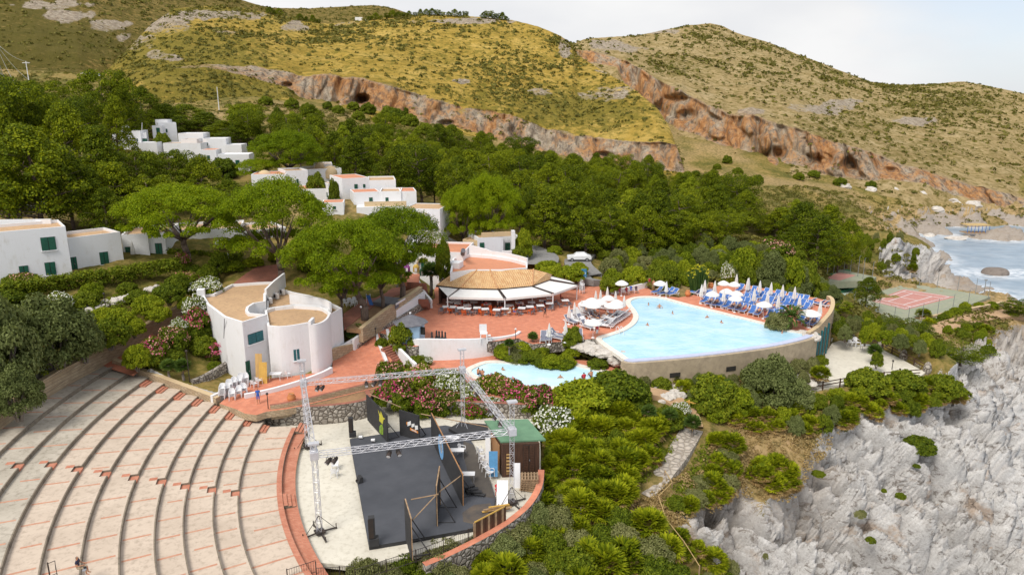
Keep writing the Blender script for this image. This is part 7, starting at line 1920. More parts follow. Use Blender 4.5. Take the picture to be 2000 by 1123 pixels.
# ================================================================ people
J0 = dict(pel=(0,0,.95),spi=(0,.01,1.14),che=(0,0,1.34),nec=(0,.01,1.47),hea=(0,-.01,1.57),top=(0,0,1.66),
    lsh=(.17,0,1.40),lel=(.23,.02,1.13),lwr=(.25,-.07,.90),rsh=(-.17,0,1.40),rel=(-.23,.02,1.13),rwr=(-.25,-.07,.90),
    lhi=(.09,0,.90),lkn=(.10,-.02,.50),lan=(.10,.03,.09),lto=(.12,-.13,.035),rhi=(-.09,0,.90),rkn=(-.10,-.02,.50),ran=(-.10,.03,.09),rto=(-.12,-.13,.035))
RAD = dict(pel=(.15,.11),spi=(.135,.10),che=(.16,.11),nec=(.055,.055),hea=(.078,.09),top=(.06,.07),sh=(.06,.06),el=(.042,.042),wr=(.027,.027),hi=(.085,.085),kn=(.056,.056),an=(.037,.037),to=(.036,.028))
SEG = [('pel','spi',1),('spi','che',1),('che','nec',1),('nec','hea',0),('hea','top',0)]
for s in 'lr': SEG += [('che',s + 'sh',1),(s + 'sh',s + 'el',4),(s + 'el',s + 'wr',0),('pel',s + 'hi',2),(s + 'hi',s + 'kn',2),(s + 'kn',s + 'an',0),(s + 'an',s + 'to',0)]
def person_mesh(name,over):
 J = {k: Vector(v) for k,v in J0.items()}
 J.update({k: Vector(v) for k,v in over.items()})
 names = list(J); vs = [J[k] for k in names]; es = [(names.index(a),names.index(b)) for a,b,_ in SEG]
 rd = [RAD[k] if k in RAD else RAD[k[1:]] for k in names]
 segs = [(J[a],J[b],m) for a,b,m in SEG]
 for s in 'lr':
  wpt = J[s + 'wr']; d = (wpt - J[s + 'el']).normalized(); sx_ = 1 if s == 'l' else -1
  side = d.cross(Vector((sx_,0,0))); side = side.normalized() if side.length > .1 else Vector((0,-1,0))
  k0 = len(vs); vs.append(wpt + d * .075); rd.append((.034,.02)); es.append((names.index(s + 'wr'),k0)); segs.append((wpt,vs[k0],0))
  for f,(o_,l_) in enumerate([(-.030,.075),(-.010,.088),(.010,.082),(.028,.064),(-.045,.05)]):
   b0 = len(vs); st_ = (wpt + d * (.085 if f < 4 else .03)) + side * o_
   vs += [st_,st_ + d * l_ * .55 + side * (o_ * .15 if f < 4 else -.025),st_ + d * l_ * (1 if f < 4 else .9) + side * (-.0 if f < 4 else -.03) + Vector((-sx_ * .012,0,0))]
   rd += [(.011,.011),(.009,.009),(.007,.007)]; es += [(k0,b0),(b0,b0 + 1),(b0 + 1,b0 + 2)]; segs.append((st_,vs[-1],0))
 me = bpy.data.meshes.new(name); me.from_pydata([tuple(v) for v in vs],es,[])
 o = link(name,me); sk = o.modifiers.new('skin','SKIN'); sk.use_smooth_shade = True
 for i,r in enumerate(rd): me.skin_vertices[0].data[i].radius = r; me.skin_vertices[0].data[i].use_root = (i == 0)
 o.modifiers.new('sub','SUBSURF').levels = 1
 dg = bpy.context.evaluated_depsgraph_get(); m2 = bpy.data.meshes.new_from_object(o.evaluated_get(dg)); bpy.data.objects.remove(o)
 n = len(m2.polygons); C = np.empty(n * 3); m2.polygons.foreach_get('center',C); C = C.reshape(-1,3)
 best = np.full(n,1e9); mi = np.zeros(n,int)
 for a,b,m in segs:
  a,b = np.array(a),np.array(b); e = b - a; t = np.clip(((C - a) @ e) / (e @ e + 1e-9),0,1); d = np.linalg.norm(C - a - t[:,None] * e,axis=1)
  k = d < best; best[k] = d[k]; mi[k] = np.where(t[k] < .55,1,0) if m == 4 else m
 H_,T_ = np.array(J['hea']),np.array(J['top']); up = (T_ - H_) / np.linalg.norm(T_ - H_); hh = (C - H_) @ up
 fwd = np.array(over.get('_f',(0,-1,0)),float); k = (np.linalg.norm(C - (H_ + T_) / 2,axis=1) < .17) & ((hh > .055) | ((hh > -.05) & ((C - H_) @ fwd < -.012))); mi[k] = 3
 # face: nose, eyes, ears as part of the same surface
 mb = MB(); F_ = Vector(fwd); U_ = Vector(up); Rt = F_.cross(U_).normalized(); h0 = Vector(H_)
 mb.ball(h0 + F_ * .095 + U_ * .005,.016,0,6,4)
 for s in (-1,1): mb.ball(h0 + F_ * .085 + U_ * .03 + Rt * (.03 * s),.010,3,6,4); mb.ball(h0 + Rt * (.082 * s) + U_ * .005,(.014,.02,.028),0,6,4)
 mb.beam(h0 + F_ * .087 - U_ * .03 - Rt * .022,h0 + F_ * .087 - U_ * .03 + Rt * .022,.008,.008,1)
 V = np.empty(len(m2.vertices) * 3); m2.vertices.foreach_get('co',V); V = V.reshape(-1,3).tolist()
 Fc = [tuple(p.vertices) for p in m2.polygons]; b = len(V)
 out_ = bpy.data.meshes.new(name); out_.from_pydata(V + [tuple(v) for v in mb.v],[],Fc + [tuple(i + b for i in f) for f in mb.f])
 for m in ('skin_tan','cloth_white','cloth_navy','hair_dark'): out_.materials.append(M[m])
 out_.polygons.foreach_set('material_index',np.concatenate([mi,np.array(mb.m)]).astype(np.int32)); out_.polygons.foreach_set('use_smooth',[True] * (n + len(mb.f))); out_.update()
 bpy.data.meshes.remove(m2); return out_
POSE = dict(stand={},walk=dict(lkn=(.10,-.16,.52),lan=(.10,-.22,.10),lto=(.11,-.38,.06),rkn=(-.10,.04,.50),ran=(-.10,.24,.14),rto=(-.11,.12,.04),lel=(.22,.12,1.14),lwr=(.22,.02,.93),rel=(-.22,-.08,1.14),rwr=(-.2,-.26,.98)),
 sit=dict(pel=(0,0,.52),spi=(0,.02,.72),che=(0,0,.92),nec=(0,.0,1.05),hea=(0,-.02,1.15),top=(0,-.01,1.24),lsh=(.17,0,.98),lel=(.23,-.06,.72),lwr=(.15,-.30,.70),rsh=(-.17,0,.98),rel=(-.23,-.06,.72),rwr=(-.15,-.30,.70),lhi=(.09,-.03,.50),lkn=(.11,-.44,.50),lan=(.11,-.46,.09),lto=(.12,-.62,.035),rhi=(-.09,-.03,.50),rkn=(-.11,-.44,.50),ran=(-.11,-.46,.09),rto=(-.12,-.62,.035)),
 crouch=dict(pel=(0,0,.16),spi=(0,.0,.36),che=(0,-.06,.55),nec=(0,-.10,.67),hea=(0,-.15,.76),top=(0,-.16,.85),lsh=(.17,-.08,.61),lel=(.24,-.22,.40),lwr=(.08,-.42,.42),rsh=(-.17,-.08,.61),rel=(-.24,-.22,.40),rwr=(-.08,-.42,.42),lhi=(.09,-.02,.14),lkn=(.16,-.40,.44),lan=(.12,-.52,.08),lto=(.13,-.68,.035),rhi=(-.09,-.02,.14),rkn=(-.16,-.40,.44),ran=(-.12,-.52,.08),rto=(-.13,-.68,.035)),
 lie=dict(pel=(0,.15,.50),spi=(0,.32,.58),che=(0,.48,.72),nec=(0,.57,.82),hea=(0,.62,.91),top=(0,.66,1.0),lsh=(.17,.52,.76),lel=(.27,.32,.62),lwr=(.22,.05,.56),rsh=(-.17,.52,.76),rel=(-.27,.32,.62),rwr=(-.22,.05,.56),lhi=(.09,.1,.49),lkn=(.11,-.34,.52),lan=(.11,-.76,.45),lto=(.12,-.86,.54),rhi=(-.09,.1,.49),rkn=(-.11,-.34,.50),ran=(-.11,-.76,.45),rto=(-.12,-.86,.54)),
 swim=dict(lel=(.36,-.10,1.22),lwr=(.40,-.32,1.12),rel=(-.36,-.10,1.22),rwr=(-.40,-.32,1.12)))
PM = {k: person_mesh('person_' + k,v) for k,v in POSE.items()}
VAR = {}
def person(pose,loc,rz,label,top='skin_tan',leg='cloth_navy',hair='hair_dark',sc=1.0,group=None):
 k = (pose,top,leg,hair)
 if k not in VAR:
  m = PM[pose].copy(); m.materials[1] = M[top]; m.materials[2] = M[leg]; m.materials[3] = M[hair]; VAR[k] = m
 o = link('person',VAR[k]); o.location = loc; o.rotation_euler = (0,0,rz); o.scale = (sc,sc,sc)
 return tag(o,label,'person',group)
person('stand',at(505,788,2.22),.3,'person in a bright blue tunic standing at the head of the tiers','cloth_blue','cloth_blue')
sm_ = person('sit',at(155,1122,3.1),R(100),'person in dark vest and cap seated on the tiers holding a controller','cloth_navy','cloth_tan','cloth_black',1.05)
p = at(165,1112,3.75); t = thing('controller','small grey handset held by the seated person on the tiers','controller',p); mb = MB(); mb.box(p,(.2,.26,.05),.2); mb.build('body',M['grey_metal'],t); mb = MB(); mb.box(p + Vector((0,.08,.1)),(.18,.02,.16),.2); mb.build('screen',M['dark_glass'],t)
person('walk',at(1064,621,Z_TER),.6,'person in dark top and shorts walking before the restaurant','cloth_navy','cloth_black')
person('stand',D8(940,885),.5,'person in a red shirt standing at the near pool corner','cloth_red','cloth_white')
person('stand',D6(1015,665),.2,'sun tanned person in red trunks standing before the blue loungers','skin_tan','cloth_red')
person('stand',D5(705,340),.3,'person in a red shirt standing by the far low wall','cloth_red','cloth_red')
person('stand',D5(770,375),-.5,'bare chested person bending near the far parasol','skin_tan','cloth_tan')
for a,b,c,lab in [(235,440,'cloth_pink','person in magenta top seated under the far left parasol'),(345,440,'cloth_red','person in red patterned top seated on a white chair'),(415,415,'cloth_blue','person in blue seated beside the far parasol'),(495,420,'cloth_navy','person in navy seated at the end of the far group')]:
 q = D5(a,b); CHW.put(q,.2,1.1,'white plastic chair under the ' + lab.split(' seated')[0]); person('sit',q + Vector((0,-.02,0)),.2,lab,c,c)
for i,(a,b,c,g) in enumerate([(300,515,'cloth_white','cloth_navy'),(375,520,'cloth_red','cloth_navy'),(555,532,'cloth_navy','cloth_red'),(588,540,'cloth_red','cloth_tan'),(880,530,'cloth_blue','cloth_blue'),(912,538,'cloth_white','cloth_navy'),(800,592,'cloth_tan','cloth_white'),(832,585,'cloth_white','cloth_blue'),(1250,470,'cloth_red','cloth_black'),(690,560,'cloth_black','cloth_black'),(1110,520,'cloth_navy','cloth_red'),(430,545,'cloth_white','cloth_tan')]):
 person('sit',at(820 + a / 4.545,480 + b / 4.545,Z_TER + .45) - Vector((0,0,.45)),random.uniform(-2,2),'diner seated at the shaded restaurant tables',c,g,'hair_dark',1.0,'diners at the restaurant')
for a,b,z in [(315,485,0),(385,500,0),(605,545,0),(755,580,0),(935,620,0),(980,560,0),(1570,735,0),(1650,755,0),(1130,560,0),(680,560,0)]: person('lie',D6(a,b,Z_TER + .2) - Vector((0,0,.22)),R(-38),'sunbather lying on a lounger by the far pool edge','skin_tan',random.choice(['cloth_red','cloth_navy','cloth_blue','cloth_black']),'hair_dark',1.05,'sunbathers on the far deck')
for a,b in [(900,620),(950,590),(820,530),(1035,470),(1000,650),(760,520),(1120,600),(860,745)]: person('lie',D8(a,b,Z_TER + .2) - Vector((0,0,.22)),R(40),'sunbather lying among the white loungers at the pool corner',random.choice(['skin_tan','cloth_red','cloth_navy']),random.choice(['cloth_navy','cloth_blue','cloth_black']),'hair_dark',1.05,'sunbathers at the pool corner')
for i,(a,b) in enumerate([(695,605),(865,655),(1070,740),(680,925),(1610,805),(1835,885)]): person('swim',D5(a,b,Z_TER - .1) - Vector((0,0,1.28 if i != 1 else 1.0)),random.uniform(-3,3),'swimmer head and shoulders above the pale blue pool water','skin_tan','cloth_navy','hair_dark',1.0,'swimmers in the large pool')
person('swim',D6(1250,868,Z_TER - .1) - Vector((0,0,1.28)),1,'swimmer alone at the narrow right tip of the pool','skin_tan','cloth_black')
for a,b,lab in [(795,992,'bare backed bather crouching first at the paddling pool edge'),(822,1000,'bather with dark hair crouching second at the paddling pool edge'),(902,1024,'bather sitting alone on the front rim of the paddling pool'),(1378,1020,'bather in red sitting at the right rim of the paddling pool'),(1418,1006,'bather in dark trunks sitting last on the paddling pool rim')]:
 person('crouch',at(650 + a / 2.807,380 + b / 2.807,Z_KID + .06),random.uniform(2.4,3.8),lab,'skin_tan' if 'red' not in lab else 'cloth_red','cloth_red' if '1418' in lab else 'cloth_navy','hair_dark',1.1)
for a,b in [(1247,1005),(1327,1018),(932,962)]: person('swim',at(650 + a / 2.807,380 + b / 2.807,Z_KID - .08) - Vector((0,0,1.15)),random.uniform(-3,3),'child paddling waist deep in the small pool','skin_tan','cloth_navy','hair_dark',.95,'children in the paddling pool')
# ================================================================ plants
def puffs(C,Rr,per,sz,flat=0.75,jit=0.5,low=-0.25):
 """leaf cards over rounded foliage clumps: centres C, radii Rr"""
 C = np.asarray(C,float); Rr = np.asarray(Rr,float); n = len(C)
 d = rng.normal(size=(n * per,3)); d[:,2] = np.where(d[:,2] < low,-d[:,2] * 0.6,d[:,2]); d /= np.linalg.norm(d,axis=1)[:,None]
 r = np.repeat(Rr,per) * (0.62 + 0.45 * rng.random(n * per) ** 0.7)
 p = np.repeat(C,per,0) + d * r[:,None] * np.array([1,1,flat])
 return cards(p,d + np.array([0,0,0.35]) + jit * rng.normal(size=d.shape),sz)
def cat_cards(*a):
 V = np.concatenate([x[0] for x in a]); o = 0; F = []
 for v,f in a: F.append(f + o); o += len(v)
 return V,np.concatenate(F)
def tree_root(name,cat): return thing(name,'x',cat)
def limbs(t,H,r,nl,z0,z1,reach,m='bark',lean=(0,0),up=0.5,name='trunk'):
 mb = MB(); pts = [Vector((lean[0] * u * u + .12 * math.sin(u * 5),lean[1] * u * u + .12 * math.cos(u * 4),H * u)) for u in np.linspace(0,1,7)]
 mb.path(pts,[r * (1.15 - .85 * u) for u in np.linspace(0,1,7)],8)
 for i in range(nl):
  u = z0 + (z1 - z0) * (i + .3 * random.random()) / nl; a = i * 2.4 + random.random(); k = min(5,int(u * 6)); p = pts[k] + (pts[k + 1] - pts[k]) * (u * 6 - k)
  L_ = reach * (.7 + .5 * random.random()); q = p + Vector((math.cos(a) * L_ * .55,math.sin(a) * L_ * .55,L_ * up * .45)); e = p + Vector((math.cos(a + .2) * L_,math.sin(a + .2) * L_,L_ * up))
  mb.path([p,q,e],[r * .38,r * .25,r * .08],6)
  mb.path([q,q + Vector((math.cos(a - .8) * L_ * .4,math.sin(a - .8) * L_ * .4,L_ * up * .4))],[r * .18,r * .05],5)
 return mb.build(name,M[m],t,True,True)
def pine(seed,H=10.0,Rm=4.3,leaf='pine_leaf',sz=.235,base=.16,shape=0,per=300,n=50):
 random.seed(seed); t = tree_root('pine_tree','tree'); C = []; Rr = []
 ln = (random.uniform(-1,1),random.uniform(-1,1))
 for i in range(n):
  u = base + (1 - base) * ((i + .5) / n) ** .9
  prof = (math.sin(math.pi * min(1,((u - base) / (1 - base)) * .80 + .22)) ** .8 if shape == 0 else (1.05 - .9 * ((u - base) / (1 - base)) ** 1.3) if shape == 1 else (0.55 + .6 * ((u - base) / (1 - base))) * (1 if u < .9 else .75))
  a = i * 2.39996 + random.uniform(-.4,.4); rr = Rm * prof * random.uniform(.35,1.0) ** .6
  C.append((rr * math.cos(a) + ln[0] * u,rr * math.sin(a) + ln[1] * u,H * u * .96)); Rr.append(Rm * random.uniform(.24,.42) * (1 - .25 * u))
 V,F = puffs(C,Rr,per,sz,.78,.55)
 link('crown',np_mesh('crown',V,F,[M[leaf]]),t); limbs(t,H * .92,.24,12,base * .6,.85,Rm * .75,'bark',ln,.25)
 return Proto(t)
def umbrella(seed,Rm=7.0,H=10.5,th=2.6,n=100,per=400,sz=.185,zc_=.0,lean=(0,0)):
 random.seed(seed); t = tree_root('umbrella_pine','tree'); C = []; Rr = []; q = H - th
 for i in range(n):
  u = math.sqrt((i + .5) / n); a = i * 2.39996 + random.uniform(-.25,.25); rr = Rm * u * (1 + .10 * math.sin(3 * a + seed) + .06 * math.sin(7 * a))
  z = q + th * math.sqrt(max(0,1 - (u * .96) ** 2)) * random.uniform(.82,1.06) - .5 * (random.random() < .18) * th
  C.append((rr * math.cos(a),rr * math.sin(a),z)); Rr.append(Rm * random.uniform(.125,.205))
 for i in range(n // 3):
  a = random.uniform(0,6.28); u = random.uniform(.55,1.0); C.append((Rm * u * math.cos(a),Rm * u * math.sin(a),q - random.uniform(.1,.9))); Rr.append(Rm * random.uniform(.09,.13))
 V,F = puffs(C,Rr,per,sz,.9,.5)
 V[:,0] += lean[0]; V[:,1] += lean[1]
 link('crown',np_mesh('crown',V,F,[M['umbrella_leaf']]),t)
 mb = MB(); tp = Vector((lean[0] * .55,lean[1] * .55,q * .62)); pts = [Vector((0,0,-.6)),Vector((.12,0,q * .25)),Vector((lean[0] * .3 - .1,lean[1] * .3,q * .45)),tp]
 mb.path(pts,[.52,.42,.38,.34],10)
 for i in range(11):
  a = i * 2 * math.pi / 11 + random.uniform(-.2,.2); k = random.uniform(.45,.85)
  e = Vector((lean[0] + Rm * k * math.cos(a),lean[1] + Rm * k * math.sin(a),q + th * .45 * (1 - k * .5))); m_ = tp + (e - tp) * .5 + Vector((0,0,-.1 * Rm * k))
  mb.path([tp + Vector((0,0,-.2 * (i % 3))),m_,e],[.22,.15,.05],7); mb.path([m_,m_ + (e - tp) * .35 + Vector((math.sin(a),-math.cos(a),.8))],[.10,.03],5)
 mb.build('trunk',M['bark'],t,True,True)
 return Proto(t)
def bush(seed,name,cat,leaf,n=30,per=240,sz=.115,flat=.85,tall=1.0,flowers=None,stem=True,fl_per=44):
 random.seed(seed); t = tree_root(name,cat); C = []; Rr = []
 for i in range(n):
  a = i * 2.39996; u = math.sqrt((i + .5) / n); rr = .78 * u * random.uniform(.85,1.1); z = tall * (.22 + .62 * math.sqrt(max(0,1 - u * u * .92))) * random.uniform(.75,1.1)
  C.append((rr * math.cos(a),rr * math.sin(a),z)); Rr.append(random.uniform(.20,.34))
 for i in range(n // 2):
  a = i * 2.39996 * 2; rr = random.uniform(.62,.86); C.append((rr * math.cos(a),rr * math.sin(a),tall * random.uniform(.08,.30))); Rr.append(random.uniform(.18,.28))
 V,F = puffs(C,Rr,per,sz,flat,.6,-.5)
 link('foliage',np_mesh('foliage',V,F,[M[leaf]]),t)
 if flowers:
  for f,share in flowers:
   k = [i for i in range(n) if random.random() < share]
   V,F = puffs([C[i] for i in k],[Rr[i] * 1.12 for i in k],fl_per,sz * .85,flat,.5,.1)
   link('blossom',np_mesh('blossom',V,F,[M[f]]),t)
 if stem:
  mb = MB()
  for i in range(5): a = i * 1.3; mb.path([Vector((.08 * math.cos(a),.08 * math.sin(a),-.3)),Vector((.3 * math.cos(a),.3 * math.sin(a),.35 * tall)),Vector((.55 * math.cos(a),.55 * math.sin(a),.65 * tall))],[.05,.035,.015],5)
  mb.build('stem',M['bark_grey'],t,False,True)
 return Proto(t)
def fans(heads,per,rad,blades=9,low=-.15,straw=0):
 """fan leaves: thin blades spread from the end of each stalk; heads are (x, y, z, r)"""
 VV = []
 for (hx,hy,hz,hr) in heads:
  for i in range(per):
   a = i * 2.39996 + random.random(); z = low + (1.0 - low) * (i + .5) / per if not straw else random.uniform(-.75,.15)
   s = math.sqrt(max(0,1 - min(1,z * z))); d = Vector((s * math.cos(a),s * math.sin(a),z)); b = Vector((hx,hy,hz)) + d * hr * .55
   ax = d.cross(Vector((0,0,1))); ax = ax.normalized() if ax.length > .05 else Vector((1,0,0)); up_ = ax.cross(d).normalized(); L_ = rad * random.uniform(.8,1.2)
   for k in range(blades):
    f = (k / (blades - 1) - .5) * 2.5; q = (d * math.cos(f) + ax * math.sin(f)); q = (q + up_ * random.uniform(-.1,.15) - Vector((0,0,.10 * abs(f)))).normalized(); sd_ = q.cross(up_).normalized() * (.045 + .02 * random.random()) * rad / .42
    VV += [b,b + q * L_ * .55 + sd_,b + q * L_ - Vector((0,0,.07 * L_)),b + q * L_ * .55 - sd_]
 V = np.array([tuple(v) for v in VV]); return V,np.arange(len(V)).reshape(-1,4)
def palmetto(seed,n=9,per=22,rad=.46,spread=.8,straw=5,tall=.55,hr=.5):
 random.seed(seed); t = tree_root('palmetto_shrub','palm shrub'); hd = []
 for i in range(n): a = i * 2.39996; u = math.sqrt((i + .2) / n); hd.append((spread * u * math.cos(a),spread * u * math.sin(a),tall * (1.1 - .35 * u) + random.uniform(-.08,.12),hr * 1.8))
 link('fan_leaves',np_mesh('fan_leaves',*fans(hd,per,rad,8),[M['palmetto_leaf']]),t)
 if straw: link('dry_leaves',np_mesh('dry_leaves',*fans(hd,straw,rad * 1.12,7,0,1),[M['straw_leaf']]),t)
 mb = MB()
 for h_ in hd[:6]: mb.tube((h_[0] * .5,h_[1] * .5,-.4),(h_[0],h_[1],h_[2]),.06,.05,5)
 mb.build('stem',M['bark_grey'],t,False,True)
 return Proto(t)
def feather_palm(seed,n=34,L_=1.7,th=1.1,leaf='palm_leaf'):
 random.seed(seed); t = tree_root('palm_tree','palm'); VV = []
 for i in range(n):
  a = i * 2.39996; el = 1.25 - 1.35 * (i / n); d = Vector((math.cos(a),math.sin(a),0)); p = Vector((0,0,th)); sp = []
  for k in range(12): u = k / 11; e = el - 1.3 * u * u; p = p + (d * math.cos(e) + Vector((0,0,math.sin(e)))) * (L_ / 11); sp.append(p.copy())
  sd_ = d.cross(Vector((0,0,1)))
  for k in range(1,11):
   for s in (-1,1):
    w_ = .42 * math.sin(math.pi * (.12 + .8 * k / 11)); fw = (sp[k + 1] - sp[k - 1]).normalized() if k < 11 else d
    q = (sd_ * s + fw * .8 + Vector((0,0,.1))).normalized(); c = sp[k]; VV += [c,c + q * w_ * .5 + fw * .12,c + q * w_ - Vector((0,0,.06)),c + q * w_ * .5 - fw * .12]
 V = np.array([tuple(v) for v in VV]); link('fronds',np_mesh('fronds',V,np.arange(len(V)).reshape(-1,4),[M[leaf]]),t)
 MB().path([Vector((0,0,-.4)),Vector((.03,0,th * .5)),Vector((0,0,th))],[.20,.17,.2],10).build('trunk',M['bark'],t,True,True)
 return Proto(t)
def fan_palm(seed,th=1.6):
 random.seed(seed); t = tree_root('fan_palm','palm'); link('fan_leaves',np_mesh('fan_leaves',*fans([(0,0,th,.5)],34,.62,11,-.35),[M['palm_leaf']]),t)
 link('dry_leaves',np_mesh('dry_leaves',*fans([(0,0,th - .05,.4)],10,.55,7,0,1),[M['straw_leaf']]),t)
 MB().path([Vector((0,0,-.4)),Vector((.06,.03,th * .5)),Vector((0,0,th))],[.15,.12,.14],9).build('trunk',M['bark_grey'],t,True,True)
 return Proto(t)
PINES = [pine(11),pine(12,shape=2,base=.32,Rm=4.8),pine(13,shape=1,base=.14,Rm=3.9),pine(14,shape=0,base=.18,Rm=4.6),pine(15,shape=2,base=.28,Rm=4.2)]
BRIGHT = [pine(16,8,3.6,'bright_leaf',.24,.12,0,260,42)]
def up_put(pr,px,py_top,Y,wpx,H0,R0,label,base=None,group=None,rz=None):
 zt_ = zat(py_top,Y); x = gx(px,Y,zt_ - 3); b = at(*base[:2],base[2]) if base else Vector((x,Y,gz(x,Y)))
 z0 = b.z - .2; dep = Y * CT + (CAM_Z - zt_) * ST; rad = wpx / 2 / FPX * dep
 return pr.put((b.x,b.y,z0),random.uniform(0,6.28) if rz is None else rz,(rad / R0,rad / R0,(zt_ - z0) / H0),label,group)
U = [umbrella(21,th=4.6,n=105,lean=(-.5,.3)),umbrella(22,th=5.6,n=115),umbrella(23,th=5.0,n=105,lean=(-1.8,0)),umbrella(24,th=4.4,n=100,lean=(-.6,0))]
up_put(U[0],352,372,98,208,10.5,7,'umbrella pine with forked trunk in front of the green doored row house',(366,512,10.6),None,0)
up_put(U[1],556,362,99,205,10.5,7,'largest umbrella pine between the round building and the village',(549,546,8.0),None,0)
up_put(U[2],690,440,88,215,10.5,7,'umbrella pine with broad low crown nearest the round building',(712,618,5.9),None,0)
up_put(U[3],775,418,96,178,10.5,7,'umbrella pine leaning beside the terracotta steps',(786,580,6.1),None,0)
up_put(U[0],735,478,93,120,10.5,7,'smaller umbrella pine in the middle of the garden terrace',(748,598,6.0),None,1.0)
up_put(U[3],668,528,86,80,10.5,7,'low small umbrella pine at the edge of the round building roof',(668,612,6.2),None,2.0)
up_put(U[1],892,384,117,104,10.5,7,'round crowned pine left of the stone house behind the restaurant',(905,494,6.3),None,.5)
up_put(U[1],962,360,120,122,10.5,7,'tall pine with straight trunk in front of the stone house',(958,492,6.2),None,2.2)
up_put(U[1],562,262,148,132,10.5,7,'broad dark domed pine above the domed village house',None,None,4)
up_put(U[0],503,314,143,78,10.5,7,'low spreading pale green pine between the two village clusters',None,None,3)
BOX = [(222,300,250,286,163),(298,350,232,262,172),(346,476,258,292,165),(424,490,298,330,152),(490,670,318,362,134),(630,660,356,392,127),(664,862,344,402,124),(700,858,402,436,119),(864,1014,448,505,119),(0,480,440,545,79),(1112,1152,496,520,119),(1010,1062,478,535,115),(158,174,248,262,170),(0,78,350,385,115),(620,690,405,470,100)]
def clash(px,py_top,wpx,Y):
 for a,b,c,d,yb in BOX:
  if Y < yb and px + wpx * .42 > a and px - wpx * .42 < b and py_top + 4 < d: return True
 return False
placed = []
def put_pine(px,py_top,wpx,Y,label,group,protos=None,rz=None):
 return up_put(random.choice(protos or PINES),px,py_top,Y,wpx,10,4.4,label,None,group)
LEFT = [(28,168,130,135),(110,198,110,140),(188,138,110,165),(238,160,90,172),(272,172,80,190),(70,158,110,190),(145,188,90,150),(60,248,190,102),(190,248,130,113),(8,205,110,118),(268,296,110,122),(335,296,110,128),(392,306,100,126),(130,300,120,106),(450,352,85,122),(225,318,130,110),(300,345,110,112),(0,290,120,100),(205,370,90,102),(120,205,120,128),(222,190,80,150),(318,204,70,195),(362,205,100,200),(400,220,90,195),(-40,150,150,130),(-80,230,160,110),(430,236,90,190),(470,240,90,185),(255,215,60,180),(350,228,60,190),(300,215,50,188)]
for i,q in enumerate(LEFT): put_pine(*q,'tall dark pine in the wood left of the white village houses','pines left of the village')
# a pine with bare grey lower branches in front of the veranda house
bt = tree_root('bare_branched_pine','tree'); random.seed(5)
V,F = puffs([(random.uniform(-4,4),random.uniform(-2,2),random.uniform(7.5,10.5)) for _ in range(40)],[random.uniform(.8,1.3) for _ in range(40)],80,.4,.55,.55)
link('crown',np_mesh('crown',V,F,[M['pine_leaf']]),bt)
mb = MB(); mb.path([Vector((0,0,-.5)),Vector((.3,0,3)),Vector((.9,0,6)),Vector((1.2,0,9))],[.4,.33,.26,.1],9)
for i in range(34):
 u = random.uniform(.25,.95); p = Vector((1.2 * u,0,9 * u)); a = random.uniform(0,6.28); L_ = random.uniform(2,4.6); d = Vector((math.cos(a),math.sin(a) * .7,random.uniform(-.25,.35)))
 q = p + d * L_ * .5; e = p + d * L_ + Vector((0,0,-.5)); mb.path([p,q,e],[.10,.06,.025],5)
 for s in (-.5,.5): mb.path([q,q + Vector((d.x * 1.2 + s,d.y + s,random.uniform(-.6,.5)))],[.04,.015],4)
mb.build('trunk',M['bark_grey'],bt,True,True); tag(bt,'pine with bare grey lower branches in front of the veranda house','tree'); bt.location = (gx(38,101,12),101,10.6)
# the wood behind the restaurant, reaching back to the cliff foot
def region(pts): return [(gx(a,Y,8),Y) for a,Y in pts]
def scatter(P,dist,ntry,seed):
 r_ = np.random.default_rng(seed); xs = [p[0] for p in P]; ys = [p[1] for p in P]; o = []
 for _ in range(ntry):
  x,y = r_.uniform(min(xs),max(xs)),r_.uniform(min(ys),max(ys))
  if not inpoly(np.array([x]),np.array([y]),P)[0]: continue
  if any((x - a) ** 2 + (y - b) ** 2 < dist ** 2 for a,b in o): continue
  if y > 100 and any((x - q.x) ** 2 + (y - q.y) ** 2 < 15 for q in road2 + drive): continue
  o.append((x,y))
 return o
def pxof(x,y,z):
 d = y * CT - (z - CAM_Z) * ST; return CX + FPX * x / d,CY - FPX * (((z - CAM_Z) * CT + y * ST) / d),d
WOOD = region([(470,178),(480,205),(600,200),(720,210),(860,225),(1000,232),(1180,225),(1330,222),(1440,205),(1470,178),(1440,150),(1300,141),(1180,134),(1060,130),(900,132),(850,140),(720,150),(600,162)])
random.seed(31)
for x,y in scatter(WOOD,6.9,2600,5):
 z = gz(x,y); H_ = random.uniform(8,12.8) * (1.0 if y < 190 else .85); px,py,d = pxof(x,y,z + H_)
 wd = random.uniform(.85,1.15) * H_ * .82; wpx = wd / d * FPX
 if clash(px,py,wpx,y): continue
 pr = random.choice(PINES) if random.random() > .1 else BRIGHT[0]
 pr.put((x,y,z - .2),random.uniform(0,6.28),(wd / 8.8,wd / 8.8,H_ / (10 if pr is not BRIGHT[0] else 8)),'green pine in the dense wood behind the restaurant' if y < 175 else 'green pine in the far part of the wood below the cliff','pines of the wood behind the restaurant' if y < 175 else 'pines of the wood below the cliff')
for q in [(1075,303,66,205),(1350,372,90,160),(1405,378,100,165),(1120,372,90,140),(1060,360,90,145),(1185,372,90,150),(1245,380,90,146),(1300,385,80,152),(1000,390,80,150),(1440,400,60,170),(1095,398,90,132),(1145,405,95,131),(1200,408,90,133),(1255,405,90,137),(1310,415,90,141),(1370,418,80,146),(1420,415,80,150)]: put_pine(*q,'large dark pine at the front of the wood behind the far bathers','front pines of the wood')
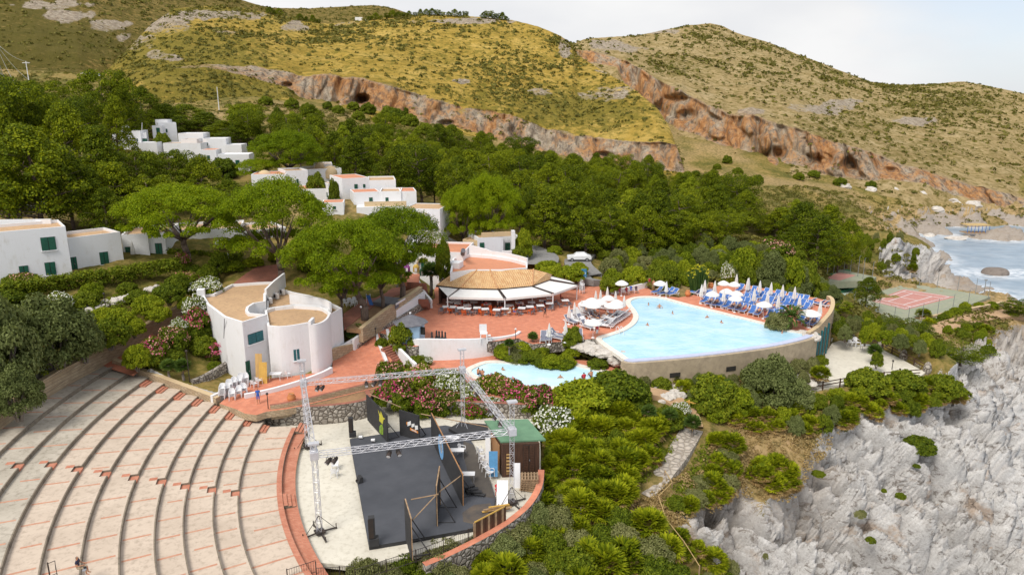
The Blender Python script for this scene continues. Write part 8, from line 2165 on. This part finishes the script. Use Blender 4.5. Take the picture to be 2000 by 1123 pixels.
for q in [(1520,405,95,172),(1570,398,110,165),(1625,402,90,170),(1600,425,110,150),(1550,440,80,155),(1660,430,70,168),(1490,420,60,180),(1640,455,70,160)]: put_pine(*q,'wind bent pine above the tennis courts','pines above the tennis courts')
for q,lab in [((1555,378,50,200),'single bright green tree standing above the dark pines near the bay'),((1118,300,50,225),'pale green tree at the back of the wood below the cliff')]: put_pine(*q,lab,None,BRIGHT)
for q,lab in [((1692,543,52,138),'lone small pine between the bleachers and the red court'),((1875,676,90,96),'bushy pine standing among the white rocks'),((1770,628,80,105),'bright low pine beside the gravel platform'),((1640,590,60,118),'dark pine below the end of the sun deck'),((1985,588,60,138),'dark bush pine at the right edge above the track')]: put_pine(*q,lab,None)
random.seed(3)
for i,px in enumerate(list(range(722,915,11)) + [945,955,964,973,982,990] + [528,536,545,585,598,612,622]):
 Ys_ = float(tabl(A_Ys,px)) - 4; ps = float(tabl(A_sky,px)); z = zat(ps + 3,Ys_); x = gx(px,Ys_,z); s = random.uniform(.28,.5)
 random.choice(PINES).put((x,Ys_,z - .5),random.uniform(0,6),(s * 1.3,s * 1.3,s * 1.1),'small dark pine in the row on the hill crest','pines on the hill crest')
B_ = {'dark': bush(41,'evergreen_bush','bush','bush_leaf'),'dark2': bush(42,'evergreen_bush','bush','bush_leaf',30,240,.11,.9,1.25),'bright': bush(43,'evergreen_bush','bush','bright_leaf'),'olive': bush(44,'olive_bush','bush','olive_leaf',36,380,.07,.9,1.2),'scrub': bush(45,'grey_shrub','shrub','scrub_leaf',26,300,.08,.95,1.0),
   'pink': bush(46,'oleander_bush','flowering bush','bush_leaf',28,200,.12,.9,1.1,[('flower_pink',.75),('flower_salmon',.35)]),'salmon': bush(47,'oleander_bush','flowering bush','bush_leaf',28,200,.12,.9,1.1,[('flower_salmon',.7),('flower_pink',.25)]),'white': bush(48,'oleander_bush','flowering bush','bush_leaf',28,200,.12,.9,1.1,[('flower_white',.85)],True,90)}
def bput(k,px,py,w,hgt,label,group=None,z=None,Y=None):
 """w, hgt in metres; px, py where it meets the ground"""
 if z is not None: p = at(px,py,z)
 elif Y is not None: x = gx(px,Y,5); p = Vector((x,Y,gz(x,Y)))
 else: p = hit(px,py)
 if p is None: return
 hh = 1.05 if k in ('dark2','olive') else .92
 B_[k].put((p.x,p.y,p.z - .12),random.uniform(0,6.28),(w / 2 / .95,w / 2 / .95,hgt / hh),label,group)
random.seed(8)
# hedge and bank on the left
hd_ = tree_root('hedge','hedge'); tag(hd_,'long dark clipped hedge below the terraces of the left houses','hedge')
hp = smooth_open([at(a,b,z) for a,b,z in [(-60,598,9.8),(0,585,9.8),(60,578,9.9),(130,566,9.9),(200,556,10),(280,544,10),(345,533,10.2)]],14)
C = [(p.x + random.uniform(-.5,.5),p.y + random.uniform(-.5,.5),p.z + zz) for p in hp for zz in (.4,1.0,1.5)]
V,F = puffs(C,[random.uniform(.55,.8) for _ in C],60,.26,.9,.6,-.6)
link('foliage',np_mesh('foliage',V,F,[M['bush_leaf']]),hd_)
MB().tube(hp[0],hp[0] + Vector((0,0,1)),.06,.04,5).build('stem',M['bark_grey'],hd_,False,True)
h2_ = tree_root('hedge','hedge'); tag(h2_,'dark hedge along the terrace before the green doored row house','hedge')
hp = smooth_open([at(a,b,z) for a,b,z in [(330,506,10.7),(380,508,10.4),(430,512,10),(470,514,9.8)]],10); C = [(p.x,p.y + random.uniform(-.4,.4),p.z + zz) for p in hp for zz in (.4,1.0)]
V,F = puffs(C,[random.uniform(.5,.8) for _ in C],60,.26,.9,.6,-.6); link('foliage',np_mesh('foliage',V,F,[M['bush_leaf']]),h2_)
LB_ = 'shrub on the bank between the hedge and the stone garden wall'; LG_ = 'bank shrubs above the garden wall'
for k,px,py,w,h_ in [('bright',235,640,3.2,2.0),('bright',290,608,3.4,1.8),('dark',330,585,3.6,1.9),('bright',262,650,2.4,1.5),('dark2',350,572,3,2.2),('bright',310,622,2.6,1.4),('dark',215,668,4,2.4),('bright',205,630,3,1.6),('dark',170,600,3,1.8),('bright',180,580,2.6,1.6),('dark',20,600,4,2),('bright',8,640,3,1.6),('dark',60,625,3.4,1.8),('dark',250,570,2.4,1.2),('bright',365,600,2,1.2),('dark',270,590,2.6,1.4),('dark',150,640,3.4,1.8),('dark2',405,555,3,2.4),('dark',380,545,3,1.8),('dark2',430,532,2.8,2.6),('dark',30,560,3,1.6)]: bput(k,px,py,w,h_,LB_,LG_)
bput('white',118,612,3.2,2.2,'white flowering oleander on the upper bank near the house'); bput('salmon',95,618,3.0,1.9,'salmon flowering oleander touching the white oleander on the bank'); bput('white',405,575,4.2,1.9,'white flowering oleander above the round building roof'); bput('salmon',365,560,3.4,1.8,'pale pink oleander at the top of the rockery bank'); bput('pink',357,520,2.2,1.6,'small pink bush at the end of the long hedge'); bput('salmon',50,565,3.6,1.8,'pinkish oleander in the hedge below the big left house')
for px,py,w,h_,lab in [(110,702,7.6,5.6,'large grey green olive tree right of the left edge pair'),(12,745,6.5,7.0,'grey green olive tree at the left edge of the view'),(35,800,4.2,3.4,'lower olive bush leaning over the stone wall'),(165,690,4.0,3.2,'smaller olive bush against the shrubs of the bank')]: bput('olive',px,py,w,h_,lab)
for k,px,py,w,h_,lab in [('pink',300,706,3.6,2.3,'deep pink oleander at the lower end of the ramp bed'),('salmon',340,682,3.4,2.3,'pale pink oleander in the middle of the ramp bed'),('pink',385,655,3.6,2.8,'tall pink oleander against the round building'),('white',385,632,2.8,3.0,'white topped oleander at the back corner of the round building'),('white',352,655,2.4,1.8,'small white oleander between pink ones by the ramp'),('bright',268,712,2.6,2.0,'bright green bush at the foot of the ramp'),('dark',330,712,3.4,1.7,'dark bush below the pink oleanders'),('dark',400,690,3.0,2.0,'dark bush at the wall of the round building'),('pink',415,700,1.8,1.2,'low pink bush beside the round building'),('dark',420,722,1.6,1.0,'small dark bush above the chair stacks')]: bput(k,px,py,w,h_,lab)
bv = tree_root('bougainvillea','climber'); tag(bv,'magenta bougainvillea climbing the curved white wall','climber'); bvp = at(432,684,4.3)
C = [at(424 + random.uniform(-9,14),672 + random.uniform(-14,18),5.0) + Vector((0,-.3,0)) for _ in range(9)]; V,F = puffs([tuple(c) for c in C],[.28] * 9,30,.14,1,.6,-1); link('blossom',np_mesh('blossom',V,F,[M['flower_pink']]),bv)
MB().path([at(436,690,4) + Vector((0,-.2,0)),at(444,672,5) + Vector((0,-.25,0)),at(438,655,6) + Vector((0,-.25,0)),at(442,648,6.4) + Vector((0,-.25,0))],[.05,.045,.04,.02],6).build('stem',M['bark'],bv)
# oleanders behind the stage
for k,px,py,w,h_,lab in [('salmon',765,752,4.0,2.4,'salmon oleander at the left end of the flowering bank behind the stage'),('pink',775,790,4.2,2.6,'deep pink oleander directly behind the painted stage flats'),('salmon',815,768,4.4,2.7,'salmon oleander second from left behind the stage'),('pink',835,805,3.8,2.4,'pink oleander low behind the rear truss beam'),('white',882,775,3.8,2.6,'white oleander left of the rear right truss tower'),('salmon',870,806,3.6,2.2,'pale oleander at the foot of the rear right truss tower'),('white',925,790,3.4,2.2,'white oleander right of the rear right truss tower'),('salmon',965,780,4.4,2.5,'salmon oleander behind the right truss beam'),('pink',1010,795,4.4,2.4,'pink oleander behind the green shed roof'),('pink',1050,800,4.0,2.3,'red tinted oleander right of the shed roof'),('white',960,812,3.0,1.9,'small white oleander near the shed'),('white',1085,852,4.6,2.7,'bright white oleander beside the shed wall'),('pink',925,812,3.4,1.9,'pink oleander low beside the black platform'),('dark',860,742,3,1.2,'dark low bush at the paddling pool paving')]: bput(k,px,py,w,h_,lab)
bput('white',828,712,2.0,1.0,'small white flowered bush at the foot of the garden steps',None,1.8); bput('dark',815,716,2.6,1.3,'dark bush at the foot of the garden steps',None,1.8)
bput('dark2',785,678,3.0,2.7,'round dark clipped bush in the kerbed planter by the kiosk',None,3.2); bput('dark',745,676,1.6,1.0,'small plant beside the garden steps',None,2.9)
# planted mound between terrace and paddling pool
for i in range(30):
 px,py = random.uniform(975,1215),0; py = random.uniform(676,704) + (px - 975) * .04; z = 3.3 - (py - 672) * .045
 bput(random.choice(['dark','bright','scrub','dark','olive']),px,py + 6,random.uniform(1.6,2.8),random.uniform(.7,1.3),'low shrub on the planted mound above the paddling pool','shrubs of the planted mound',max(1.9,z - .4))
bput('dark2',1118,676,2.4,2.2,'round bush rising at the loungers edge of the mound',None,3.1)
# bushes behind the pool
for k,px,py,w,h_,lab in [('bright',1080,540,4.5,1.6,'clipped bright hedge right of the annex'),('bright',1112,546,4.5,2.0,'bright bush beside the road end'),('bright',1070,528,4,1.5,'bright clipped bush on the bank beside the driveway'),('bright',1130,535,3,1.8,'yellow green bush next to the blue sign'),('bright',1195,560,3,2.6,'yellow green bush at the road corner'),('dark',1190,566,3,1.8,'dark low bush at the road corner'),('bright',1240,555,4.0,2.6,'yellow green bush behind the white wall'),('dark2',1300,560,4,3.2,'dark bush behind the far parasol'),('bright',1310,548,3.6,3,'yellow tinted bush left of the euphorbia'),('bright',1447,548,4.4,5.0,'tall light green bush behind the first parasols'),('olive',1500,558,6.0,5.2,'tall grey green bush in the middle of the far deck edge'),('dark2',1480,552,4.0,4.2,'dark bush behind the closed parasols'),('bright',1540,568,5.0,5.2,'light green bush near the right deck corner'),('dark2',1575,576,4.0,5,'dark green bush at the right deck corner'),('olive',1560,574,4.4,4,'grey green bush low at the right deck corner'),('dark',1603,582,2.6,2.4,'dark bush touching the bleachers')]: bput(k,px,py,w,h_,lab)
e_t = tree_root('euphorbia','cactus'); tag(e_t,'columnar cactus like euphorbia with yellow flowering top behind the far deck','cactus'); mb = MB(); q = hit(1362,572); fl_ = []
for i in range(70):
 a,r_ = random.uniform(0,6.28),random.uniform(.1,1.0) ** .6 * 1.5; hgt = 4.4 * (1 - .30 * (r_ / 1.5) ** 2) * random.uniform(.85,1.05); b0 = q + Vector((r_ * .6 * math.cos(a),r_ * .6 * math.sin(a),-.2)); e = q + Vector((r_ * 1.3 * math.cos(a),r_ * 1.3 * math.sin(a),hgt)); mb.path([b0,b0 + (e - b0) * .5 + Vector((.1,0,.1)),e],[.13,.13,.06],5); fl_.append(tuple(e))
mb.build('stem',M['euphorbia_leaf'],e_t); V,F = puffs(fl_[:40],[.22] * 40,12,.16,1,.5); link('blossom',np_mesh('blossom',V,F,[M['flower_yellow']]),e_t)
bput('salmon',1515,505,7,3.2,'large pink oleander in front of the pines above the far deck'); bput('white',1418,560,2.4,3.4,'white flowered bush beside the euphorbia'); bput('pink',1418,384,9,2.6,'far pink bush on the slope at the end of the wood')
bput('dark2',866,548,2.2,5.6,'dark columnar bush in front of the white annex'); bput('dark',950,503,4,2.2,'bush against the white wall of the stone house'); bput('bright',1022,500,3,4.2,'yellow leaved tree at the corner of the stone house'); bput('dark',1010,505,2.6,2,'dark bush at the drive beside the stone house')
for k,px,Y_,w,h_ in [('dark2',627,131,3.8,4.0),('dark2',660,127,2.0,3.6)]: bput(k,px,0,w,h_,'dark bushy tree between the village houses','trees between village houses',None,Y_)
bput('bright',405,330,5,3,'yellow green creeper covered bush at the hilltop houses',None,None,150); bput('dark',448,335,6,3.6,'ivy dark bush beside the lowest hilltop house',None,None,149); bput('dark',335,285,4,4,'dark bush before the highest white house',None,None,168)
# belt of mixed shrubs between the road and the sun deck
P = xy([(1185,560),(1200,512),(1300,490),(1400,485),(1520,480),(1600,505),(1640,540),(1600,575),(1540,565),(1440,545),(1390,555),(1340,570),(1270,556)],3.2)
for x,y in scatter(P,2.6,900,77):
 k = random.choice(['olive','scrub','dark','dark2','bright','olive']); p = Vector((x,y,gz(x,y)))
 w_ = random.uniform(2.6,4.6); B_[k].put((x,y,p.z - .1),random.uniform(0,6),(w_ / 2,w_ / 2,random.uniform(1.5,3.2)),'mixed green shrub in the belt between the wood and the sun deck','shrub belt behind the sun deck')
PAL = [palmetto(51,1,75,.55,0,6,.75,.75),palmetto(52,3,40,.46,.6,18,.6,.6),palmetto(53,2,60,.55,.5,6,.75,.7),palmetto(54,3,30,.42,.6,34,.6,.55)]
for x,y in scatter([tuple(hit(a,b)[:2]) for a,b in [(1068,502),(1110,486),(1200,484),(1200,508),(1130,512),(1085,520)]],2.6,400,91) + scatter([tuple(hit(a,b)[:2]) for a,b in [(420,520),(470,505),(560,500),(640,500),(660,520),(600,545),(520,512),(450,545)]],3.2,300,92):
 w_ = random.uniform(2.4,3.8); B_[random.choice(['dark','dark2','bright','dark'])].put((x,y,gz(x,y) - .1),random.uniform(0,6),(w_ / 2,w_ / 2,random.uniform(1.2,2.2)),'garden shrub among the pines between the houses and the restaurant','garden shrubs among the pines')
def pal_region(pts,dist,seed,sc,label,group,kinds=None,mix=0.0,mixk=('dark',),mh=1.4,wr=(1.4,2.6)):
 P = [tuple(hit(a,b)[:2]) for a,b in pts if hit(a,b) is not None]
 for x,y in scatter(P,dist,3000,seed):
  z = gz(x,y)
  if min((x - q.x) ** 2 + (y - q.y) ** 2 for q in fp + fp2) < 2.4 or any(0 < q.y - y < 3.0 and abs(x - q.x) < 1.3 for q in fp): continue
  if random.random() < mix:
   w_ = random.uniform(*wr); B_[random.choice(mixk)].put((x,y,z - .1),random.uniform(0,6),(w_ / 2,w_ / 2,random.uniform(.75,1.25) * mh),'small leafy shrub among ' + label.split(' ',1)[1],'shrubs among ' + group)
  else: random.choice(kinds or PAL).put((x,y,z - .05),random.uniform(0,6.28),sc * random.uniform(.75,1.25),label,group)
pal_region([(1065,900),(1100,860),(1150,812),(1230,810),(1305,850),(1325,870),(1290,915),(1240,958),(1190,1000),(1060,985)],1.3,1,1.1,'lush fan palmetto on the bank between the shed and the footpath','palmettos between shed and footpath',PAL[:3],.15)
pal_region([(1365,868),(1420,860),(1440,905),(1420,975),(1345,1005),(1285,985),(1330,925)],1.1,2,.95,'fan palmetto on the cliff side of the footpath','palmettos right of the footpath',PAL,.25,('dark','scrub'),1.0)
pal_region([(1385,820),(1420,790),(1500,775),(1600,788),(1640,775),(1720,765),(1840,752),(1880,775),(1870,800),(1800,812),(1640,835),(1560,855),(1450,842)],1.3,3,1.0,'straw skirted palmetto on the cliff top below the gravel platform','palmettos on the cliff top',[PAL[1],PAL[3],PAL[3]],.30,('dark','bright','dark2','olive'),1.5)
pal_region([(1490,905),(1530,920),(1548,965),(1500,965),(1478,930)],1.0,4,1.0,'palmetto in the isolated clump on the pale rocks','palmettos in the rock clump',[PAL[1],PAL[3]],0)
pal_region([(700,1150),(800,1118),(900,1085),(985,1050),(1050,1000),(1075,975),(1200,1020),(1275,1050),(1330,1123),(1300,1180),(900,1200)],1.5,5,1.2,'fan palmetto in the scrub at the bottom of the view','palmettos in the lower scrub',PAL[:3],.72,('scrub','scrub','olive','dark'),1.8,(2.2,4.0))
pal_region([(1330,1050),(1400,1100),(1450,1140),(1380,1160),(1310,1100)],1.4,6,1.0,'palmetto at the bottom edge beside the handrail','palmettos beside the handrail',PAL,.6,('dark','scrub'),1.2)
pal_region([(1230,740),(1340,745),(1450,742),(1560,720),(1605,705),(1600,745),(1520,765),(1400,775),(1380,790),(1320,760),(1250,755)],1.45,7,.9,'palmetto at the foot of the pool wall','plants at the foot of the pool wall',PAL,.75,('scrub','olive','dark','scrub'),1.2)
for k,px,py,w,h_,lab in [('bright',1140,795,6.4,2.6,'big bright green bush left of the sandy footpath'),('dark',1200,786,6.6,3.0,'broad glossy bush between the paddling pool and footpath'),('dark2',1240,790,3.6,2.4,'dark bush with white flowers at the footpath head'),('dark',1305,830,3.4,1.8,'dark bush left of the timber handrail'),('dark2',1390,800,5.2,3.4,'rounded dark green bush right of the timber handrail'),('bright',1435,805,3.6,2.6,'bright bush beside the big olive bush'),('olive',1500,785,6.4,4.6,'large grey green olive bush below the pool wall'),('olive',1550,790,4.2,2.6,'smaller grey olive bush below the pool wall'),('dark',1690,762,4.6,2.4,'wide dark bush at the near edge of the gravel platform'),('dark',1765,764,4.6,2.3,'dark spreading bush by the end of the platform fence'),('dark',1838,768,4.4,2.2,'last dark bush on the cliff top before the rocks'),('white',1232,775,1.8,1.7,'white flowering sprig above the sandy footpath'),('white',1330,812,2,1.4,'white flowering bush by the handrail post'),('dark',1795,880,3.4,1.6,'low dark bush alone in the white rocks'),('dark2',1712,712,1.5,1.5,'small round bush in the middle of the gravel platform'),('dark',1580,672,2.6,1.6,'low bush under the wall at the pool tip')]: bput(k,px,py,w,h_,lab)
bput('scrub',1520,640,3.4,1.9,'brown tinged bush beside the date palm on the pool edge',None,Z_TER)
pal_region([(1625,640),(1680,625),(1740,640),(1790,655),(1830,700),(1790,690),(1740,680),(1690,668),(1640,660)],2.0,8,1.0,'palmetto below the sun deck near the gravel platform','shrubs beside the gravel platform',PAL,.9,('dark','bright','scrub','olive'),1.8)
pal_region([(1850,655),(1900,670),(1935,690),(1925,650),(1880,640)],2.0,9,1.0,'palmetto on the rocks below the track','bushes below the track',PAL,.9,('dark','dark2','bright'),1.5)
pal_region([(1690,475),(1740,470),(1790,500),(1800,540),(1740,540),(1700,520),(1670,495)],3.2,10,1.6,'palmetto on the headland above the bay','bushes on the headland',PAL,.95,('dark','dark2','scrub'),2.2)
pal_region([(1780,645),(1850,622),(1940,602),(1880,600),(1800,622)],3.0,12,1.0,'palmetto between the court and the track','bushes by the tennis court',PAL,.9,('dark','scrub','bright'),1.3)
random.seed(12)
for i in range(12):
 q = hit(random.uniform(1400,1990),random.uniform(790,1110))
 if q is None or not inpoly(np.array([q.x]),np.array([q.y]),ROCK)[0]: continue
 w_ = random.uniform(.5,1.5); B_[random.choice(['dark','scrub','olive','dark'])].put((q.x,q.y,q.z - .5),random.uniform(0,6),(w_ / 2,w_ / 2,random.uniform(.3,.5)),'small shrub rooted in a crevice of the pale sea cliff','crevice shrubs on the cliff')
dp = feather_palm(61); dp.put(tuple(at(1543,640,Z_TER)),.3,1.25,'feathery date palm at the narrow end of the pool')
FP = fan_palm(62)
for px,py,z,s,lab in [(1352,856,-.9,1.1,'fan palm leaning over the head of the stone footpath'),(1306,838,-.4,1.0,'slim fan palm left of the stone footpath'),(1265,832,.2,1.0,'small fan palm on the bare sandy bank'),(1706,712,Z_PLAT,1.2,'fan palm growing on the gravel platform'),(1040,678,3.0,.85,'fan palm on the mound by the rockery loungers'),(995,690,2.8,.8,'fan palm at the end of the white parapet'),(842,568,4.4,1.9,'bushy fan palm between the steps and the restaurant'),(360,745,3.0,1.1,'yellow green fan palm in the dry bed'),(332,742,3.2,1.0,'second fan palm left of the bed lamp'),(700,668,3.2,1.0,'small fan palm in the white walled bed'),(688,674,3.0,.9,'smaller fan palm next to the round building'),(1420,775,0,.9,'fan palm behind the rounded bush'),(675,595,6.0,1.3,'fan palm in the shade of the garden pines'),(775,560,6.4,1.4,'fan palm left of the terracotta steps')]: FP.put(tuple(at(px,py,z)),random.uniform(0,6),s,lab)
for px,py,w_,h_ in [(690,214,5,3),(720,222,6,3.5),(735,214,4,3),(760,232,7,4),(775,238,8,5),(800,246,7,4.5),(790,228,5,3),(660,222,5,3),(640,214,4,2.5),(830,262,6,4),(700,236,5,3),(745,250,5,3),(870,270,5,3),(1075,322,6,4),(1010,300,5,3),(950,290,5,3),(600,222,5,3),(570,212,5,3),(520,205,5,3),(1590,345,6,3),(1560,350,5,3),(1640,362,6,3),(1700,368,5,3),(1480,355,5,3),(1440,340,5,3),(1760,362,6,3),(1850,380,6,3),(1420,318,5,3),(1400,330,4,2.5)]:
 q = hit(px,py,60,460)
 if q is not None: B_[random.choice(['dark','dark2'])].put((q.x,q.y,q.z - .3),random.uniform(0,6),(w_ / 2,w_ / 2,h_),'dark evergreen bush at the foot of the hill cliffs','bushes at the cliff foot')
# stone rows, boulders
def boulder(seed):
 r_ = np.random.default_rng(seed); mb = MB(); mb.ball((0,0,0),1.0,0,10,7); V = np.array(mb.v); n_ = fbm(V[:,0] * 1.3 + seed,V[:,1] * 1.3 + V[:,2] * 1.7,3,seed); V *= (.65 + .75 * n_)[:,None]; mb.v = [tuple(v) for v in V]
 return mb
ROCKM = mat_rock = None
mat_concrete('limestone',(0.62,0.58,0.53),(0.46,0.42,0.38),(0.26,0.22,0.18))
BO = [boulder(s).build('boulder',M['limestone']) for s in (1,2,3)]
first = [True] * 3
def put_rock(p,s,label,group,flat=.7):
 i = random.randrange(3); o = BO[i] if first[i] else BO[i].copy()
 if not first[i]: COL.objects.link(o)
 first[i] = False; o.location = p; o.rotation_euler = (random.uniform(0,.4),0,random.uniform(0,6.28)); o.scale = (s * random.uniform(.8,1.3),s,s * flat); tag(o,label,'boulder',group)
a,b = [(158,608),(205,594),(250,581),(300,566),(350,548)],[]
for i in range(44):
 u = i / 43 * 4; k = min(3,int(u)); px = a[k][0] + (a[k + 1][0] - a[k][0]) * (u - k); py = a[k][1] + (a[k + 1][1] - a[k][1]) * (u - k); q = hit(px + random.uniform(-4,4),py + random.uniform(-4,4)); put_rock(q,random.uniform(.28,.6),'pale boulder in the rockery row across the left bank','rockery boulders on the bank')
for i in range(46):
 u = random.random(); px = 1135 + 90 * u + random.uniform(-14,14); py = 668 + 40 * u + random.uniform(-7,12); put_rock(at(px,py,3.3 - 1.2 * max(0,(py - 690) / 25)),random.uniform(.3,.7),'pale rock piled at the left corner of the pool','rocks at the pool corner')
for i in range(26): put_rock(at(random.uniform(1556,1600),random.uniform(650,662) if i % 2 else random.uniform(735,752),Z_TER - .2 if i % 2 else -.2),random.uniform(.3,.6),'rough rock at the right tip of the pool wall','rocks at the pool tip')
for i in range(24): q = at(random.uniform(362,392),random.uniform(598,626),6.3); put_rock(q,random.uniform(.22,.45),'rubble stone heaped at the top of the ramp','rubble at the ramp top')
for i in range(12): q = hit(random.uniform(1285,1330),random.uniform(755,782)); put_rock(q,random.uniform(.3,.9),'pale rock beside the sandy footpath head','rocks at the footpath head')
for px,py,s in [(1738,374,3.6),(1795,385,4),(1860,395,3),(1700,372,2.4),(1900,402,3.4),(1775,362,2.6),(1830,412,2.6),(1650,365,2.2),(1690,352,3)]: q = hit(px,py,200,345); q is not None and put_rock(q,s,'large white boulder on the slope under the far cliff','boulders under the far cliff')
io = boulder(7); V = np.array(io.v); V[:,2] *= .62; io.v = [tuple(v) for v in V]; mat_concrete('wet_rock',(0.22,0.185,0.16),(0.14,0.115,0.10),(0.09,0.075,0.065)); o = io.build('sea_rock',M['wet_rock']); o.location = (isl.x,isl.y,SEA - .3); o.scale = (4.3,3.8,4.2); o['label'] = 'rounded rock islet alone in the foaming bay'; o['category'] = 'rock'
sb_ = o.modifiers.new('sub','SUBSURF'); sb_.levels = 2; sb_.render_levels = 2
for px,py,s in [(1815,461,1.6),(1864,467,2.0),(1792,470,1.2),(1882,464,1.0)]: put_rock(at(px,py,SEA),s * 1.5,'dark low rock breaking the water off the far shore','rocks off the far shore',.4)
# undergrowth and dry grass
def cover(polys,n,r0,r1,per,m,name,szk=.5,flat=.7):
 Q = []
 for pts,share in polys:
  P = [h_ for h_ in (hit(a,b) for a,b in pts) if h_ is not None]; xs = [p.x for p in P]; ys = [p.y for p in P]; k = int(n * share)
  x,y = rng.uniform(min(xs),max(xs),k * 3),rng.uniform(min(ys),max(ys),k * 3); ok = inpoly(x,y,[(p.x,p.y) for p in P])
  for PP,f in PADS: ok &= ~inpoly(x,y,offset_closed(PP,.7))
  x,y = x[ok][:k],y[ok][:k]; Q.append(np.stack([x,y,GROUND(x,y) + .05],1))
 Q = np.concatenate(Q); rr = r0 + (r1 - r0) * rng.random(len(Q)); V,F = blob_cards(Q,rr,per,rr * szk,.3,flat)
 tag(link(name,np_mesh(name,V,F,[M[m]])),kind='stuff')
NEAR = [([(1060,990),(1065,880),(1120,800),(1250,790),(1330,870),(1240,960)],.2),([(700,1150),(800,1112),(900,1080),(1000,1040),(1070,985),(1200,1010),(1300,1060),(1330,1123),(1200,1200),(900,1200)],.3),([(1380,800),(1500,760),(1640,770),(1860,748),(1870,790),(1640,830),(1560,850),(1450,840)],.2),([(1290,990),(1370,870),(1430,890),(1420,975),(1340,1010)],.12),([(0,620),(160,600),(350,545),(390,570),(250,640),(0,780)],.18)]
cover(NEAR,2900,.2,.5,26,'bush_leaf','undergrowth',.45)
FARV = [([(1180,565),(1220,500),(1400,470),(1640,470),(1640,560),(1400,555)],.18),([(1640,640),(1700,500),(1760,470),(1800,530),(1780,640),(1960,600),(1980,640),(1850,690)],.10),([(1400,440),(1480,365),(1650,375),(1980,405),(2100,430),(1800,440),(1700,470),(1600,470)],.3),([(480,200),(700,225),(1000,300),(1330,350),(1400,400),(1100,380),(800,330),(500,290)],.3),([(0,190),(300,235),(450,225),(450,300),(200,430),(0,430)],.12)]
FARV += [([(-60,120),(200,150),(300,180),(480,190),(480,230),(300,240),(-60,200)],.16)]
cover(FARV,5600,.4,1.4,24,'hill_scrub','slope_undergrowth',.55)
cover([([(1400,850),(1480,825),(1640,845),(1600,900),(1540,980),(1440,975),(1300,1040),(1250,1090),(1240,980),(1380,890)],.6),([(1640,640),(1780,655),(1960,600),(2020,620),(1930,680),(1800,670)],.4)],1500,.2,.5,22,'dry_grass','dry_grass',.5,1.0)
